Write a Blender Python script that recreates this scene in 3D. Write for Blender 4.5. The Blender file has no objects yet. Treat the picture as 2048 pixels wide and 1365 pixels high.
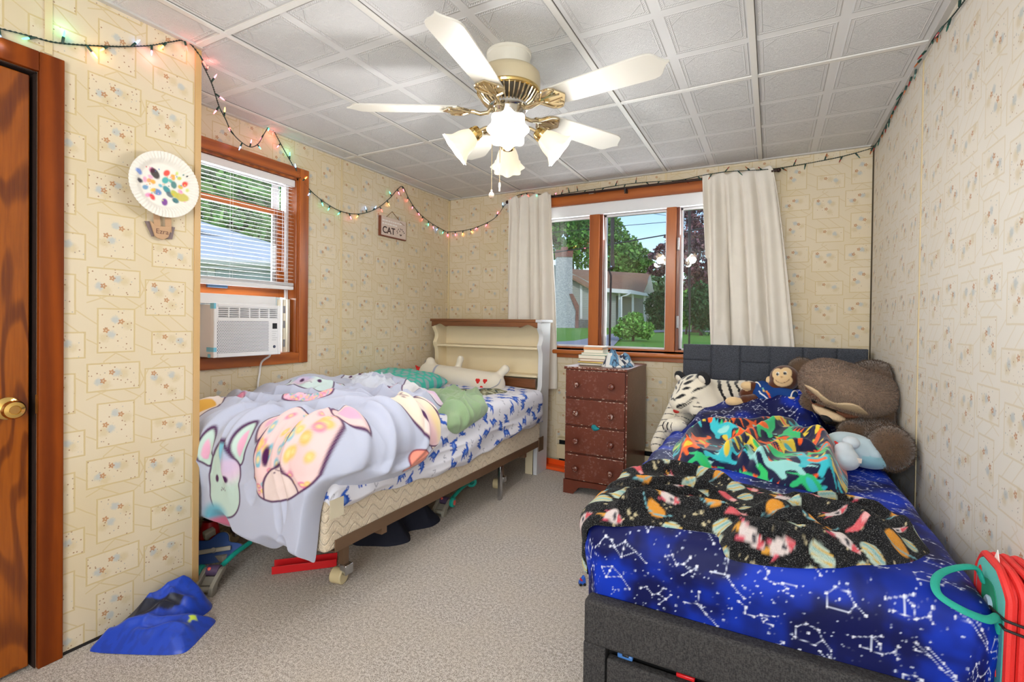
import bpy, math, random
import numpy as np
from mathutils import Vector, Matrix
PI = math.pi
# ---------------------------------------------------------------- camera, world, lights, exposure
scene = bpy.context.scene
COL = scene.collection
CAMZ = 1.13
FPX, CY = 980.53, 654.44
ROWS = np.array([[0.88353414, 0.46820981, 0.01212421], [0.01530007, -0.00298029, -0.99987851], [-0.46811679, 0.8836123, -0.00979683]])
cam_d = bpy.data.cameras.new('camera'); cam = bpy.data.objects.new('camera', cam_d); COL.objects.link(cam)
cam_d.sensor_width = 36; cam_d.lens = FPX * 36 / 2048
cam_d.shift_y = -(682.5 - CY) / 2048; cam_d.clip_start = 0.02; cam_d.clip_end = 500
mw = Matrix.Identity(4)
for i in range(3):
    mw[i][0] = ROWS[0][i]; mw[i][1] = -ROWS[1][i]; mw[i][2] = -ROWS[2][i]
mw.translation = (0, 0, CAMZ); cam.matrix_world = mw
scene.camera = cam

world = bpy.data.worlds.new('world'); scene.world = world; world.use_nodes = True
wn = world.node_tree; wn.nodes.clear()
sky = wn.nodes.new('ShaderNodeTexSky'); sky.sky_type = 'NISHITA'; sky.sun_disc = False
sky.sun_elevation = math.radians(32); sky.sun_rotation = math.radians(250); sky.altitude = 50; sky.air_density = 1.0; sky.dust_density = .4; sky.ozone_density = 2.0
bgn = wn.nodes.new('ShaderNodeBackground'); bgn.inputs[1].default_value = 0.16
wo = wn.nodes.new('ShaderNodeOutputWorld')
wn.links.new(sky.outputs[0], bgn.inputs[0]); wn.links.new(bgn.outputs[0], wo.inputs[0])

def light(name, kind, loc, power, color=(1, 1, 1), size=0.1, aim=None, size_y=None):
    d = bpy.data.lights.new(name, kind); d.energy = power; d.color = color
    if kind == 'AREA':
        d.size = size
        if size_y: d.shape = 'RECTANGLE'; d.size_y = size_y
    elif kind == 'POINT': d.shadow_soft_size = size
    elif kind == 'SUN': d.angle = size
    o = bpy.data.objects.new(name, d); COL.objects.link(o); o.location = loc
    if aim is not None:
        o.rotation_euler = (Vector(aim) - Vector(loc)).to_track_quat('-Z', 'Y').to_euler()
    return o
SUN = light('sun', 'SUN', (30, -20, 30), 0.8, (1, .95, .88), math.radians(8), aim=(0, 12, 0))
# added area fill from behind the camera, where no opening is modelled
light('rear_fill', 'AREA', (-0.12, -1.45, 1.30), 41, (.90, .96, 1.0), 1.25, aim=(0.45, 2.2, 2.3), size_y=1.6)
# area lamps added at the two windows to boost their daylight
light('back_window_boost', 'AREA', (-0.92, 3.76, 1.5), 13, (.93, .97, 1), 1.45, aim=(-0.92, 2.0, 1.2), size_y=0.95)
light('left_window_boost', 'AREA', (-2.82, 1.66, 1.6), 16, (.95, .98, 1), 0.75, aim=(-1.0, 1.66, 1.0), size_y=0.7)
scene.view_settings.view_transform = 'Standard'; scene.view_settings.look = 'None'
scene.view_settings.gamma = 1; scene.view_settings.use_curve_mapping = False
scene.view_settings.exposure = 0.9
cy = scene.cycles
cy.max_bounces = 8; cy.diffuse_bounces = 6; cy.glossy_bounces = 3; cy.transmission_bounces = 5; cy.transparent_max_bounces = 6
cy.caustics_reflective = False; cy.caustics_refractive = False; cy.sample_clamp_indirect = 4.0

# room: x to the right along the window wall, y into the room, z up
XL, XR, YB, XC, ZC, YF, YC = -2.595, 0.533, 3.657, -2.071, 2.23, -1.7, 1.171
LAMP = Vector((-0.97, 1.775, 0))

# ---------------------------------------------------------------- helpers
def lin(c):
    c = np.asarray(c, float) / 255.0
    return np.where(c <= .04045, c / 12.92, ((c + .055) / 1.055) ** 2.4)
def L4(c): return tuple(lin(c)) + (1.0,)
def far(u, v, d):
    """a point of the garden seen in direction u,v at distance d along the view axis"""
    r = ROWS.T @ np.array([(u - 1024) / FPX, (v - CY) / FPX, 1.0])
    return Vector((0, 0, CAMZ)) + Vector(r) * d
def on(ax, val, u, v):
    r = ROWS.T @ np.array([(u - 1024) / FPX, (v - CY) / FPX, 1.0]); i = 'xyz'.index(ax)
    c = np.array([0, 0, CAMZ]); return Vector(c + r * ((val - c[i]) / r[i]))

class NT:
    """small expression builder for shader nodes"""
    def __init__(s, name):
        s.m = bpy.data.materials.new(name); s.m.use_nodes = True; s.t = s.m.node_tree; s.t.nodes.clear()
        s.out = s.t.nodes.new('ShaderNodeOutputMaterial')
    def n(s, typ, ins=None, **props):
        nd = s.t.nodes.new(typ)
        for k, v in props.items(): setattr(nd, k, v)
        for k, v in (ins or {}).items(): s.put(nd.inputs[k], v)
        return nd
    def put(s, sock, v):
        if isinstance(v, bpy.types.NodeSocket): s.t.links.new(v, sock)
        elif isinstance(v, bpy.types.Node): s.t.links.new(v.outputs[0], sock)
        else: sock.default_value = v
    def ma(s, op, a, b=None, c=None, clamp=False):
        nd = s.t.nodes.new('ShaderNodeMath'); nd.operation = op; nd.use_clamp = clamp
        for i, v in enumerate((a, b, c)):
            if v is not None: s.put(nd.inputs[i], v)
        return nd.outputs[0]
    def ve(s, op, a, b=None, sc=None):
        nd = s.t.nodes.new('ShaderNodeVectorMath'); nd.operation = op
        s.put(nd.inputs[0], a)
        if b is not None: s.put(nd.inputs[1], b)
        if sc is not None: s.put(nd.inputs['Scale'], sc)
        return nd.outputs['Value'] if op in ('LENGTH', 'DISTANCE', 'DOT_PRODUCT') else nd.outputs[0]
    def sm(s, x, lo, hi, a=0.0, b=1.0):
        nd = s.n('ShaderNodeMapRange', {0: x, 1: lo, 2: hi, 3: a, 4: b}, interpolation_type='SMOOTHSTEP'); return nd.outputs[0]
    def mix(s, f, a, b, mode='MIX'):
        nd = s.n('ShaderNodeMix', data_type='RGBA', blend_type=mode); s.put(nd.inputs[0], f); s.put(nd.inputs[6], a); s.put(nd.inputs[7], b); return nd.outputs[2]
    def noise(s, vec, scale, detail=3, rough=.5, dist=0):
        return s.n('ShaderNodeTexNoise', {'Vector': vec, 'Scale': scale, 'Detail': detail, 'Roughness': rough, 'Distortion': dist})
    def obj(s): return s.n('ShaderNodeTexCoord').outputs['Object']
    def bsdf(s, color, rough=.6, metal=0, spec=.5, normal=None, **kw):
        b = s.n('ShaderNodeBsdfPrincipled', {'Base Color': color, 'Roughness': rough, 'Metallic': metal, 'Specular IOR Level': spec})
        for k, v in kw.items(): s.put(b.inputs[k.replace('_', ' ')], v)
        if normal is not None: s.t.links.new(normal, b.inputs['Normal'])
        s.t.links.new(b.outputs[0], s.out.inputs[0]); return b
    def bump(s, h, strength=.3, dist=.01):
        return s.n('ShaderNodeBump', {'Height': h, 'Strength': strength, 'Distance': dist}).outputs[0]

MATS = {}
def mat(name, col, rough=.6, metal=0, spec=.5, var=.08, vscale=6, bump=0, bscale=80, bdist=.004, **kw):
    """plain procedural surface: colour with slow noise variation and a fine bump"""
    if name in MATS: return MATS[name]
    t = NT(name); co = t.obj(); c = L4(col)
    if var:
        nz = t.noise(co, vscale, 3)
        color = t.mix(nz.outputs[0], tuple(x * (1 - var) for x in c[:3]) + (1,), tuple(min(1, x * (1 + var)) for x in c[:3]) + (1,))
    else: color = c
    nrm = None
    if bump: nrm = t.bump(t.noise(co, bscale, 2).outputs[0], bump, bdist)
    t.bsdf(color, rough, metal, spec, nrm, **kw); MATS[name] = t.m; return t.m
def vmat(name, rough=.85, bump=.25, bscale=350, sheen=.0, spec=.2, bdist=.002, grain=.0, gscale=400):
    """fabric whose printed pattern is the mesh colour attribute"""
    if name in MATS: return MATS[name]
    t = NT(name); co = t.obj(); c = t.n('ShaderNodeAttribute', attribute_name='Col').outputs[0]
    if grain:
        c = t.mix(t.ma('MULTIPLY', t.sm(t.noise(co, gscale, 1).outputs[0], .55, .8), grain), c, (.45, .45, .45, 1))
    nrm = t.bump(t.noise(co, bscale, 2).outputs[0], bump, bdist) if bump else None
    t.bsdf(c, rough, 0, spec, nrm, Sheen_Weight=sheen); MATS[name] = t.m; return t.m
def emat(name, col, strength, base=None):
    if name in MATS: return MATS[name]
    t = NT(name); t.bsdf(L4(base or col), .4, Emission_Color=L4(col), Emission_Strength=strength); MATS[name] = t.m; return t.m
def wood(name, c0, c1, axis='z', scale=9, rough=.35, rings=1.0, coat=.25):
    if name in MATS: return MATS[name]
    t = NT(name); co = t.obj()
    k = {'x': (.10, 1, 1), 'y': (1, .10, 1), 'z': (1, 1, .10)}[axis]
    v = t.ve('MULTIPLY', co, k)
    n1 = t.noise(v, scale, 4, .55, .6 * rings); n2 = t.noise(v, scale * 14, 2)
    w = t.n('ShaderNodeTexWave', {'Vector': v, 'Scale': scale * .8, 'Distortion': 5.0 * rings, 'Detail': 2, 'Detail Scale': 1.2}, wave_type='RINGS').outputs[1]
    f = t.ma('ADD', t.ma('MULTIPLY', n1.outputs[0], .55), t.ma('ADD', t.ma('MULTIPLY', w, .3), t.ma('MULTIPLY', n2.outputs[0], .25)))
    c = t.mix(t.sm(f, .3, .85), L4(c0), L4(c1))
    t.bsdf(c, rough, 0, .5 if coat else .2, t.bump(n2.outputs[0], .08, .002), Coat_Weight=coat, Coat_Roughness=.25); MATS[name] = t.m; return t.m

# ---- mesh builder
def rot(rx=0, ry=0, rz=0): return (Matrix.Rotation(rz, 3, 'Z') @ Matrix.Rotation(ry, 3, 'Y') @ Matrix.Rotation(rx, 3, 'X'))
def frame(d, up=(0, 0, 1)):
    z = Vector(d).normalized(); u = Vector(up)
    if abs(z.dot(u)) > .98: u = Vector((1, 0, 0))
    x = u.cross(z).normalized(); y = z.cross(x); return Matrix((x, y, z)).transposed()
class MB:
    def __init__(s): s.v = []; s.f = []
    def add(s, vs, fs):
        o = len(s.v); s.v.extend([tuple(v) for v in vs]); s.f.extend([tuple(i + o for i in f) for f in fs]); return s
    def box(s, c, size, R=None):
        a = [Vector((x * size[0] / 2, y * size[1] / 2, z * size[2] / 2)) for x in (-1, 1) for y in (-1, 1) for z in (-1, 1)]
        if R is not None: a = [R @ p for p in a]
        c = Vector(c); return s.add([p + c for p in a], [(0, 1, 3, 2), (4, 6, 7, 5), (0, 4, 5, 1), (2, 3, 7, 6), (0, 2, 6, 4), (1, 5, 7, 3)])
    def bb(s, x0, x1, y0, y1, z0, z1): return s.box(((x0 + x1) / 2, (y0 + y1) / 2, (z0 + z1) / 2), (x1 - x0, y1 - y0, z1 - z0))
    def lathe(s, prof, c=(0, 0, 0), R=None, n=24, a0=0, wob=None):
        """prof: (radius, height) list; axis +z of R"""
        vs = []; m = len(prof)
        for (r, z) in prof:
            for i in range(n):
                a = a0 + 2 * PI * i / n; rr = r * (wob(a, z) if wob else 1); vs.append(Vector((rr * math.cos(a), rr * math.sin(a), z)))
        fs = [(j * n + i, j * n + (i + 1) % n, (j + 1) * n + (i + 1) % n, (j + 1) * n + i) for j in range(m - 1) for i in range(n)]
        if prof[0][0] > 1e-6: fs.append(tuple(reversed(range(n))))
        if prof[-1][0] > 1e-6: fs.append(tuple((m - 1) * n + i for i in range(n)))
        c = Vector(c); return s.add([((R @ p) if R is not None else p) + c for p in vs], fs)
    def cyl(s, a, b, r, r2=None, n=16):
        a = Vector(a); b = Vector(b); d = b - a
        return s.lathe([(r, 0), (r if r2 is None else r2, d.length)], a, frame(d), n)
    def tube(s, pts, r, n=8, closed=False, flat=1.0):
        pts = [Vector(p) for p in pts]; m = len(pts); vs = []; rr = r if hasattr(r, '__len__') else [r] * m; x = None
        for i, p in enumerate(pts):
            a = pts[(i - 1) % m] if (closed or i > 0) else p; b = pts[(i + 1) % m] if (closed or i < m - 1) else p
            t = (b - a).normalized()
            if x is None: x = frame(t) @ Vector((1, 0, 0))
            x = (x - t * x.dot(t)).normalized(); y = t.cross(x)
            for k in range(n):
                w = 2 * PI * k / n; vs.append(p + (x * math.cos(w) + y * math.sin(w) * flat) * rr[i])
        fs = [(i * n + k, i * n + (k + 1) % n, ((i + 1) % m) * n + (k + 1) % n, ((i + 1) % m) * n + k) for i in range(m if closed else m - 1) for k in range(n)]
        if not closed: fs += [tuple(reversed(range(n))), tuple((m - 1) * n + k for k in range(n))]
        return s.add(vs, fs)
    def prism(s, pts, z0, z1, R=None, c=(0, 0, 0)):
        n = len(pts); vs = [Vector((x, y, z0)) for x, y in pts] + [Vector((x, y, z1)) for x, y in pts]
        fs = [tuple(reversed(range(n))), tuple(range(n, 2 * n))] + [(i, (i + 1) % n, n + (i + 1) % n, n + i) for i in range(n)]
        c = Vector(c); return s.add([((R @ p) if R is not None else p) + c for p in vs], fs)
    def ball(s, c, r, n=14, R=None):
        rx, ry, rz = r if hasattr(r, '__len__') else (r, r, r)
        prof = [(math.sin(PI * i / (n // 2)), -math.cos(PI * i / (n // 2))) for i in range(n // 2 + 1)]
        o = len(s.v); s.lathe([(max(p[0], 1e-7), p[1]) for p in prof], n=n)
        c = Vector(c)
        for i in range(o, len(s.v)):
            p = Vector((s.v[i][0] * rx, s.v[i][1] * ry, s.v[i][2] * rz)); p = (R @ p) if R is not None else p; s.v[i] = tuple(p + c)
        return s
def mesh_obj(name, verts, faces, m, parent=None, col=None, smooth=True, angle=40):
    me = bpy.data.meshes.new(name); me.from_pydata(verts if isinstance(verts, list) else verts.tolist(), [], faces if isinstance(faces, list) else faces.tolist())
    if col is not None:
        at = me.color_attributes.new('Col', 'FLOAT_COLOR', 'POINT')
        at.data.foreach_set('color', np.concatenate([col, np.ones((len(col), 1))], 1).astype(np.float32).ravel())
    if smooth:
        me.polygons.foreach_set('use_smooth', [True] * len(me.polygons))
        if angle: me.set_sharp_from_angle(angle=math.radians(angle))
    me.materials.append(m); o = bpy.data.objects.new(name, me); COL.objects.link(o)
    if parent is not None: attach(o, parent)
    return o
def attach(o, parent):
    o.parent = parent; o.matrix_parent_inverse = world_of(parent).inverted()
def world_of(o):
    m = o.matrix_basis.copy()
    return (world_of(o.parent) @ o.matrix_parent_inverse @ m) if o.parent else m
def obj(name, mb, m, parent=None, bevel=0, smooth=True, angle=40, seg=2, sub=0, label=None):
    o = mesh_obj(name, mb.v, mb.f, m, parent, None, smooth, angle)
    if bevel:
        b = o.modifiers.new('bevel', 'BEVEL'); b.width = bevel; b.segments = seg; b.limit_method = 'ANGLE'; b.angle_limit = math.radians(35)
    if sub: q = o.modifiers.new('sub', 'SUBSURF'); q.levels = sub; q.render_levels = sub
    if label: o['label'] = label
    return o
def tag(o, label, cat, group=None):
    o['label'] = label; o['category'] = cat
    if group: o['group'] = group
    return o
def thing(name, label, cat, loc=(0, 0, 0), group=None):
    o = bpy.data.objects.new(name, None); COL.objects.link(o); o.location = loc; o.empty_display_size = .05
    return tag(o, label, cat, group)
def struct(o): o['kind'] = 'structure'; return o
def text(name, s, size, loc, R, m, parent=None, ext=.0006, align='LEFT', bold=0):
    cu = bpy.data.curves.new(name, 'FONT'); cu.body = s; cu.size = size; cu.extrude = ext; cu.align_x = align; cu.offset = bold
    o = bpy.data.objects.new(name, cu); COL.objects.link(o); cu.materials.append(m)
    me = bpy.data.meshes.new_from_object(o.evaluated_get(bpy.context.evaluated_depsgraph_get())); bpy.data.objects.remove(o); me.name = name
    o = bpy.data.objects.new(name, me); COL.objects.link(o)
    mm = R.to_4x4(); mm.translation = Vector(loc)
    if parent is not None: o.parent = parent; o.matrix_parent_inverse = world_of(parent).inverted()
    o.matrix_basis = mm
    return o
def AX(x, y, z): return Matrix((Vector(x), Vector(y), Vector(z))).transposed()
R_LEFT = AX((0, 1, 0), (0, 0, 1), (1, 0, 0))      # things on the left walls, read from the room
R_BACK = AX((1, 0, 0), (0, 0, 1), (0, -1, 0))     # things on the window wall

# ---- noise and patterns in numpy
def _h(ix, iy, seed):
    seed = int(seed)
    n = (ix.astype(np.int64) * 374761393 + iy.astype(np.int64) * 668265263 + seed * 974634777) & 0xffffffff
    n = ((n ^ (n >> 13)) * 1274126177) & 0xffffffff
    return ((n ^ (n >> 16)) & 0xffff) / 65535.0
def vn(x, y, seed=0):
    ix = np.floor(x); iy = np.floor(y); fx = x - ix; fy = y - iy
    fx = fx * fx * fx * (fx * (fx * 6 - 15) + 10); fy = fy * fy * fy * (fy * (fy * 6 - 15) + 10)
    a = _h(ix, iy, seed); b = _h(ix + 1, iy, seed); c = _h(ix, iy + 1, seed); d = _h(ix + 1, iy + 1, seed)
    return (a * (1 - fx) + b * fx) * (1 - fy) + (c * (1 - fx) + d * fx) * fy
def fbm(x, y, seed=0, o=3): return sum(vn(x * 2 ** i, y * 2 ** i, seed + i * 7) * .5 ** i for i in range(o)) / (2 - .5 ** (o - 1))
def ridge(x, y, seed=0): return 1 - np.abs(2 * vn(x, y, seed) - 1)
def sst(x, a, b): t = np.clip((x - a) / (b - a), 0, 1); return t * t * (3 - 2 * t)
def segdist(P, pts, closed=False):
    pts = np.asarray(pts, float); A = pts; B = np.roll(pts, -1, 0)
    if not closed: A, B = A[:-1], B[:-1]
    best = np.full(len(P), 1e9); near = np.zeros((len(P), 2))
    for a, b in zip(A, B):
        ab = b - a; t = np.clip(((P - a) @ ab) / max(ab @ ab, 1e-12), 0, 1); q = a + t[:, None] * ab; d = np.hypot(*(P - q).T); k = d < best; best[k] = d[k]; near[k] = q[k]
    return best, near
def inpoly(P, pts):
    pts = np.asarray(pts, float); r = np.zeros(len(P), bool); j = len(pts) - 1; x, y = P[:, 0], P[:, 1]
    for i in range(len(pts)):
        xi, yi = pts[i]; xj, yj = pts[j]; c = (yi > y) != (yj > y)
        r ^= c & (x < (xj - xi) * (y - yi) / ((yj - yi) if yj != yi else 1e-12) + xi); j = i
    return r
def smooth_poly(pts, k=8):
    pts = np.asarray(pts, float); n = len(pts); out = []
    for i in range(n):
        p0, p1, p2, p3 = pts[i - 1], pts[i], pts[(i + 1) % n], pts[(i + 2) % n]
        for t in np.arange(k) / k:
            out.append(.5 * (2 * p1 + (p2 - p0) * t + (2 * p0 - 5 * p1 + 4 * p2 - p3) * t * t + (3 * p1 - p0 - 3 * p2 + p3) * t ** 3))
    return np.array(out)
def smooth_line(pts, k=8):
    pts = np.asarray(pts, float); P = np.vstack([2 * pts[0] - pts[1], pts, 2 * pts[-1] - pts[-2]]); out = []
    for i in range(1, len(P) - 2):
        p0, p1, p2, p3 = P[i - 1:i + 3]
        for t in np.arange(k) / k:
            out.append(.5 * (2 * p1 + (p2 - p0) * t + (2 * p0 - 5 * p1 + 4 * p2 - p3) * t * t + (3 * p1 - p0 - 3 * p2 + p3) * t ** 3))
    out.append(pts[-1]); return np.array(out)
def folds(x, y, lines):
    """rolled ridges of cloth along given lines: (points, half width, height)"""
    P = np.c_[x, y]; out = 0 * x
    for pts, r, h in lines:
        L = smooth_line(pts, 6); d, near = segdist(P, L)
        e = np.minimum(np.hypot(*(near - L[0]).T), np.hypot(*(near - L[-1]).T)); out = np.maximum(out, h * np.exp(-(d / r) ** 2) * (.35 + .65 * sst(e, 0, .08)))
    return out
class Pat:
    """paints flat printed motifs on points P (metres on the cloth)"""
    def __init__(s, P, base, aa=.0015): s.P = P; s.C = np.array(base, float) * np.ones((len(P), 1)) if np.ndim(base) == 1 else np.array(base); s.aa = aa
    def _put(s, k, a, col): s.C[k] = s.C[k] * (1 - a[:, None]) + np.asarray(col) * a[:, None]
    def _box(s, c, r): return np.nonzero((np.abs(s.P[:, 0] - c[0]) < r) & (np.abs(s.P[:, 1] - c[1]) < r))[0]
    def disk(s, c, r, col, soft=None, al=1):
        a = soft or s.aa; k = s._box(c, r + a)
        if len(k): s._put(k, al * (1 - sst(np.hypot(*(s.P[k] - np.asarray(c)).T), r - a, r + a)), lin(col))
    def ell(s, c, rx, ry, ang, col, soft=None, al=1):
        a = soft or s.aa; R = max(rx, ry); k = s._box(c, R + a)
        if len(k):
            q = s.P[k] - np.asarray(c); ca, sa = math.cos(ang), math.sin(ang); u = q[:, 0] * ca + q[:, 1] * sa; v = -q[:, 0] * sa + q[:, 1] * ca
            d = (np.hypot(u / rx, v / ry) - 1) * min(rx, ry); s._put(k, al * (1 - sst(d, -a, a)), lin(col))
    def poly(s, pts, col, al=1):
        pts = np.asarray(pts, float); c = (pts.max(0) + pts.min(0)) / 2; k = s._box(c, (pts.max(0) - pts.min(0)).max() / 2 + s.aa)
        if len(k):
            d, _ = segdist(s.P[k], pts, True); d = np.where(inpoly(s.P[k], pts), -d, d); s._put(k, al * (1 - sst(d, -s.aa, s.aa)), lin(col))
    def line(s, pts, w, col, closed=False, al=1):
        pts = np.asarray(pts, float); c = (pts.max(0) + pts.min(0)) / 2; k = s._box(c, (pts.max(0) - pts.min(0)).max() / 2 + w + s.aa)
        if len(k): d, _ = segdist(s.P[k], pts, closed); s._put(k, al * (1 - sst(d, w / 2 - s.aa, w / 2 + s.aa)), lin(col))
    def T(s, pts, c, sc=1, ang=0, flip=1):
        p = np.asarray(pts, float) * [flip, 1] * sc; ca, sa = math.cos(ang), math.sin(ang)
        return np.c_[p[:, 0] * ca - p[:, 1] * sa, p[:, 0] * sa + p[:, 1] * ca] + np.asarray(c)

def make_wrap(ztop, xlo=None, xhi=None, ylo=None, r=.05):
    """bed top that rolls over its edges: cloth coordinates (x, y) and height h to a place in the room"""
    def w(x, y, h):
        bx, by = x.copy(), y.copy()
        if xlo is not None: bx = np.maximum(bx, xlo + r)
        if xhi is not None: bx = np.minimum(bx, xhi - r)
        if ylo is not None: by = np.maximum(by, ylo + r)
        tx, ty = x - bx, y - by; t = np.hypot(tx, ty); dx = np.where(t > 1e-9, tx / np.maximum(t, 1e-9), 0); dy = np.where(t > 1e-9, ty / np.maximum(t, 1e-9), 0)
        a = np.minimum(t / r, PI / 2); ext = np.maximum(t - r * PI / 2, 0)
        o = (r + h) * np.sin(a); z = ztop(bx, by) - r + (r + h) * np.cos(a) - ext
        return np.c_[bx + dx * o, by + dy * o, z], t
    return w
def grid_in(outline, cell):
    pts = np.asarray(outline, float); lo = pts.min(0) - cell; hi = pts.max(0) + cell
    nx = int((hi[0] - lo[0]) / cell) + 2; ny = int((hi[1] - lo[1]) / cell) + 2
    X, Y = np.meshgrid(lo[0] + np.arange(nx) * cell, lo[1] + np.arange(ny) * cell, indexing='ij'); P = np.c_[X.ravel(), Y.ravel()]
    ins = inpoly(P, pts).reshape(nx, ny)
    cellin = ins[:-1, :-1] | ins[1:, :-1] | ins[:-1, 1:] | ins[1:, 1:]
    ii, jj = np.nonzero(cellin); idx = np.arange(nx * ny).reshape(nx, ny)
    F = np.c_[idx[ii, jj], idx[ii + 1, jj], idx[ii + 1, jj + 1], idx[ii, jj + 1]]
    used = np.unique(F); GI = np.c_[used // ny, used % ny]; remap = np.full(nx * ny, -1); remap[used] = np.arange(len(used)); F = remap[F]; P = P[used]; inside = ins.ravel()[used]
    d, near = segdist(P, pts, True); P[~inside] = near[~inside]; d[~inside] = 0
    return P, F, d, GI, (nx, ny)
def cloth(name, outline, wrap, hf, pat, m, parent=None, cell=.006, edge=.02, thick=.012, stretch=False):
    P, F, d, GI, shp = grid_in(outline, cell); x, y = P[:, 0].copy(), P[:, 1].copy()
    e = np.clip(d / edge, 0, 1); h = thick * np.sqrt(np.maximum(1 - (1 - e) ** 2, 0))
    _, t = wrap(x, y, h * 0)
    if hf is not None: h = h + hf(x, y, d, t) * sst(d, 0, edge * 2.5)
    h = h + .0012
    V, t = wrap(x, y, h)
    if pat and stretch:
        H = np.zeros(shp); H[GI[:, 0], GI[:, 1]] = h; Q = P.copy()
        for ax in (0, 1):
            s = np.sqrt(cell ** 2 + np.diff(H, axis=ax, prepend=0) ** 2) - cell; s = np.minimum(s, 4 * cell); cs = np.cumsum(s, axis=ax)
            k = max(1, int(.13 / cell)); ker = np.ones(2 * k + 1) / (2 * k + 1); cs = np.apply_along_axis(lambda a: np.convolve(np.pad(a, k, mode='edge'), ker, 'valid'), 1 - ax, cs)
            e = cs[GI[:, 0], GI[:, 1]]; Q[:, ax] += e - e.mean()
        C = pat(Q, h, d)
    else: C = pat(P, h, d) if pat else None
    return mesh_obj(name, V, F, m, parent, C, True, None)

# ---- organic stuffed shapes: smooth union of capsules and ellipsoids, meshed by surface nets
def sdf_eval(Q, prims, k=.02):
    acc = None; ids = None; best = None
    for i, p in enumerate(prims):
        if p[0] == 'c':
            a, b = np.asarray(p[1], float), np.asarray(p[2], float); ra, rb = p[3], p[4]; ab = b - a
            t = np.clip(((Q - a) @ ab) / max(ab @ ab, 1e-12), 0, 1); d = np.linalg.norm(Q - a - t[:, None] * ab, axis=1) - (ra + (rb - ra) * t)
        else:
            c, r = np.asarray(p[1], float), np.asarray(p[2], float); q = Q - c
            if len(p) > 3 and p[3] is not None: q = q @ np.array(p[3])
            k0 = np.linalg.norm(q / r, axis=1); k1 = np.linalg.norm(q / (r * r), axis=1); d = np.where(k1 > 1e-9, k0 * (k0 - 1) / np.maximum(k1, 1e-9), -r.min())
        if acc is None: acc = d; best = d.copy(); ids = np.zeros(len(Q), int)
        else:
            hh = np.clip(.5 + .5 * (acc - d) / k, 0, 1); acc = acc * (1 - hh) + d * hh - k * hh * (1 - hh)
            c = d < best; best[c] = d[c]; ids[c] = i
    return acc, ids
def surfnet(prims, res=.01, k=.02, fn=None):
    lo = np.full(3, 1e9); hi = np.full(3, -1e9)
    for p in prims:
        if p[0] == 'c':
            for q, r in ((p[1], p[3]), (p[2], p[4])): lo = np.minimum(lo, np.asarray(q) - r); hi = np.maximum(hi, np.asarray(q) + r)
        else: R = max(p[2]); lo = np.minimum(lo, np.asarray(p[1]) - R); hi = np.maximum(hi, np.asarray(p[1]) + R)
    lo -= 2.5 * res; hi += 2.5 * res; n = ((hi - lo) / res).astype(int) + 2
    g = [lo[i] + np.arange(n[i]) * res for i in range(3)]; G = np.stack(np.meshgrid(*g, indexing='ij'), -1)
    D, _ = sdf_eval(G.reshape(-1, 3), prims, k)
    if fn is not None: D = fn(G.reshape(-1, 3), D)
    D = D.reshape(n)
    s = D < 0; acc = np.zeros(tuple(n - 1) + (3,)); cnt = np.zeros(tuple(n - 1))
    def corner(o): return tuple(slice(o[i], n[i] - 1 + o[i]) for i in range(3))
    corners = [(a, b, c) for a in (0, 1) for b in (0, 1) for c in (0, 1)]
    for a in corners:
        for ax in range(3):
            if a[ax] == 0:
                b = list(a); b[ax] = 1; b = tuple(b); d0, d1 = D[corner(a)], D[corner(b)]; x = (d0 < 0) != (d1 < 0)
                t = np.where(x, d0 / np.where(x, d0 - d1, 1), 0); p = np.zeros(x.shape + (3,)); p += np.asarray(a, float); p[..., ax] += t
                acc += p * x[..., None]; cnt += x
    cells = cnt > 0; idx = np.full(cells.shape, -1); idx[cells] = np.arange(cells.sum())
    ci = np.stack(np.nonzero(cells), -1); V = lo + (ci + acc[cells] / cnt[cells][:, None]) * res
    F = []
    for ax in range(3):
        u, v = (ax + 1) % 3, (ax + 2) % 3
        sl0 = [slice(None)] * 3; sl1 = [slice(None)] * 3; sl0[ax] = slice(0, -1); sl1[ax] = slice(1, None)
        a, b = s[tuple(sl0)], s[tuple(sl1)]; I = np.stack(np.nonzero(a != b), -1); neg = a[a != b]
        ok = (I[:, u] > 0) & (I[:, v] > 0) & (I[:, u] < n[u] - 1) & (I[:, v] < n[v] - 1); I = I[ok]; neg = neg[ok]
        def at(du, dv): J = I.copy(); J[:, u] -= du; J[:, v] -= dv; return idx[J[:, 0], J[:, 1], J[:, 2]]
        q = np.c_[at(1, 1), at(0, 1), at(0, 0), at(1, 0)]; q[~neg] = q[~neg][:, ::-1]; F.append(q)
    F = np.concatenate(F); F = F[(F >= 0).all(1)]; _, ids = sdf_eval(V, prims, k)
    return V, F, ids
def vnormals(V, F):
    N = np.zeros_like(V); a = np.cross(V[F[:, 2]] - V[F[:, 0]], V[F[:, 3]] - V[F[:, 1]])
    for j in range(4): np.add.at(N, F[:, j], a)
    return N / np.maximum(np.linalg.norm(N, axis=1), 1e-9)[:, None]
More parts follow.
